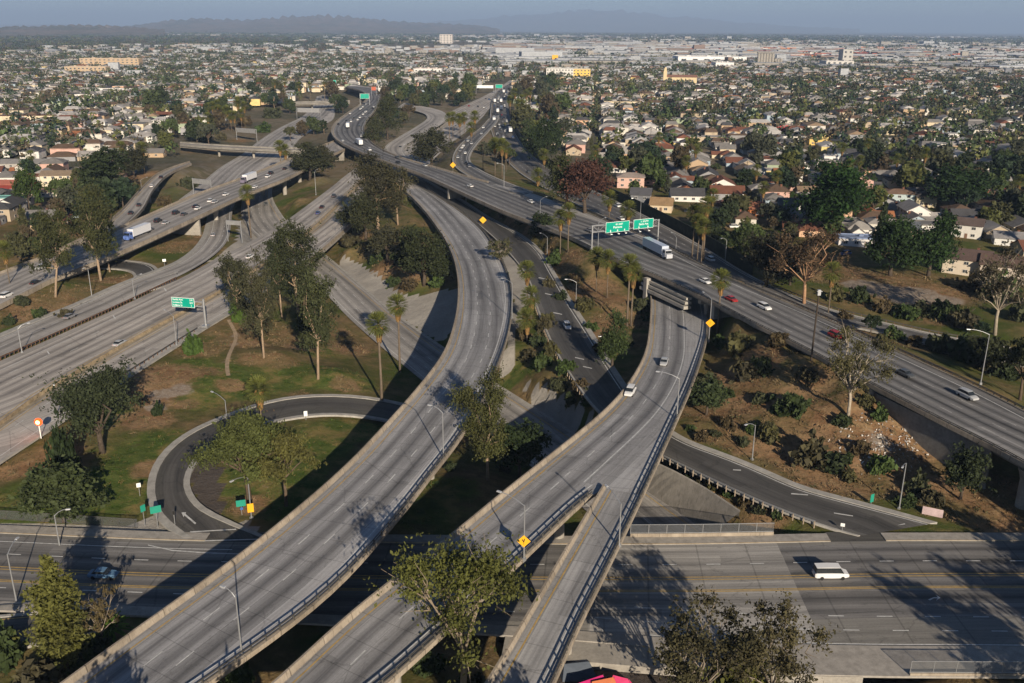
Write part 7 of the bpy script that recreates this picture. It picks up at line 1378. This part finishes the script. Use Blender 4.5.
for x, y, c in [(213, 236, 'silver'), (70, 318, 'grey')]: car_px('K', x, y, c, f'{c} car on the collector road', False, SED)
for x, y, c in [(300, 240, 'black'), (266, 205, 'dark grey')]: car_px('C', x, y, c, f'{c} car on the sunken road near the left freeway bridge', False, SED)
# far traffic
def many(k, n, i0, i1, lanes, name, labelf, group, heavy=0.0, revfrac=0.0):
    rd = RD[k]; used_ = []
    for q in range(n):
        for _ in range(20):
            i = int(rng.integers(i0, i1)); f = (int(rng.integers(lanes))+.5)/lanes; c = rd.L[i]*(1-f*.86-.07)+rd.R[i]*(f*.86+.07)
            if all(math.hypot(c[0]-a, c[1]-b_) > 7 for a, b_ in used_): break
        used_.append((c[0], c[1])); d = rd.C[min(i+2, len(rd.C)-1)]-rd.C[max(0, i-2)]; hd = math.atan2(d[1], d[0])+(PI if f > 1-revfrac else 0)
        if rng.random() < heavy: truck(c+(0, 0, .02), hd, 12, CCOL[int(rng.integers(7))][1], f'white box truck {labelf}', (.72, .72, .72), True, 'truck', 'trucks in the far traffic'); continue
        cn, cc = CCOL[int(rng.choice(7, p=[.34, .18, .16, .12, .06, .06, .08]))]; car(SED if rng.random() < .55 else SUV, c+(0, 0, .02), hd, cc, f'{cn} car {labelf}', group, True)
rj = RD['J']; a, b_ = sorted((rj.near_px(500, 140), rj.near_px(507, 88))); many('J', 74, a, b_, 4, 'car', 'in the far traffic jam', 'cars in the far traffic jam', .13)
a, b_ = sorted((rj.near_px(507, 88), rj.near_px(530, 74))); many('J', 30, a, b_, 4, 'car', 'at the distant tail of the traffic jam', 'cars in the far traffic jam', .05)
a, b_ = sorted((RD['R'].near_px(372, 100), RD['R'].near_px(420, 170))); many('R', 30, a, b_, 5, 'car', 'on the far freeway curve', 'cars on the far curve', .06)
a, b_ = sorted((RD['N'].near_px(490, 122), RD['N'].near_px(505, 187))); many('N', 11, a, b_, 2, 'car', 'on the connector road', 'cars on the connector road')
a, b_ = sorted((RD['L'].near_px(400, 150), RD['L'].near_px(490, 96))); many('L', 9, a, b_, 3, 'car', 'on the far left carriageway', 'cars on the far carriageways')
nA = len(RD['A'].C); a, b_ = sorted((RD['A'].near_px(425, 155), RD['A'].near_px(497, 96))); many('A', 14, a, b_, 4, 'car', 'on the far middle carriageway', 'cars on the far carriageways', .05)
a, b_ = sorted((rj.near_px(530, 168), rj.near_px(720, 268))); many('J', 8, a, b_, 3, 'car', 'on the frontage freeway by the sound wall', 'cars on the frontage freeway')
hs = RD['HS']
for i in range(2, len(hs.C)-2, 2):
    for f in (.12, .88):
        if rng.random() < .7:
            c = hs.L[i]*(1-f)+hs.R[i]*f; d = hs.C[i+1]-hs.C[i-1]; cn, cc = CCOL[int(rng.integers(7))]; car(SED if rng.random() < .5 else SUV, c+(0, 0, .02), math.atan2(d[1], d[0]), cc, f'{cn} car parked along the neighbourhood street at the right', 'parked cars of the neighbourhood', True)
for i, (px, py) in enumerate([(42, 213), (38, 216), (47, 211), (62, 212), (905, 228), (860, 210), (800, 205), (735, 228), (688, 212), (770, 222), (1010, 262), (845, 255)]):
    q = on_ground(px, py); cn, cc = CCOL[i % 3 if px < 100 else (i*3) % 7]; car(SUV if i % 2 else SED, q, i*.9, cc, f'{cn} car parked in a yard {where(px, py)}', 'parked cars of the neighbourhood', True)
for o_ in COL.objects:
    if 'label' in o_ and len(o_['label'].split()) > 16: print('LONG', o_['label'])
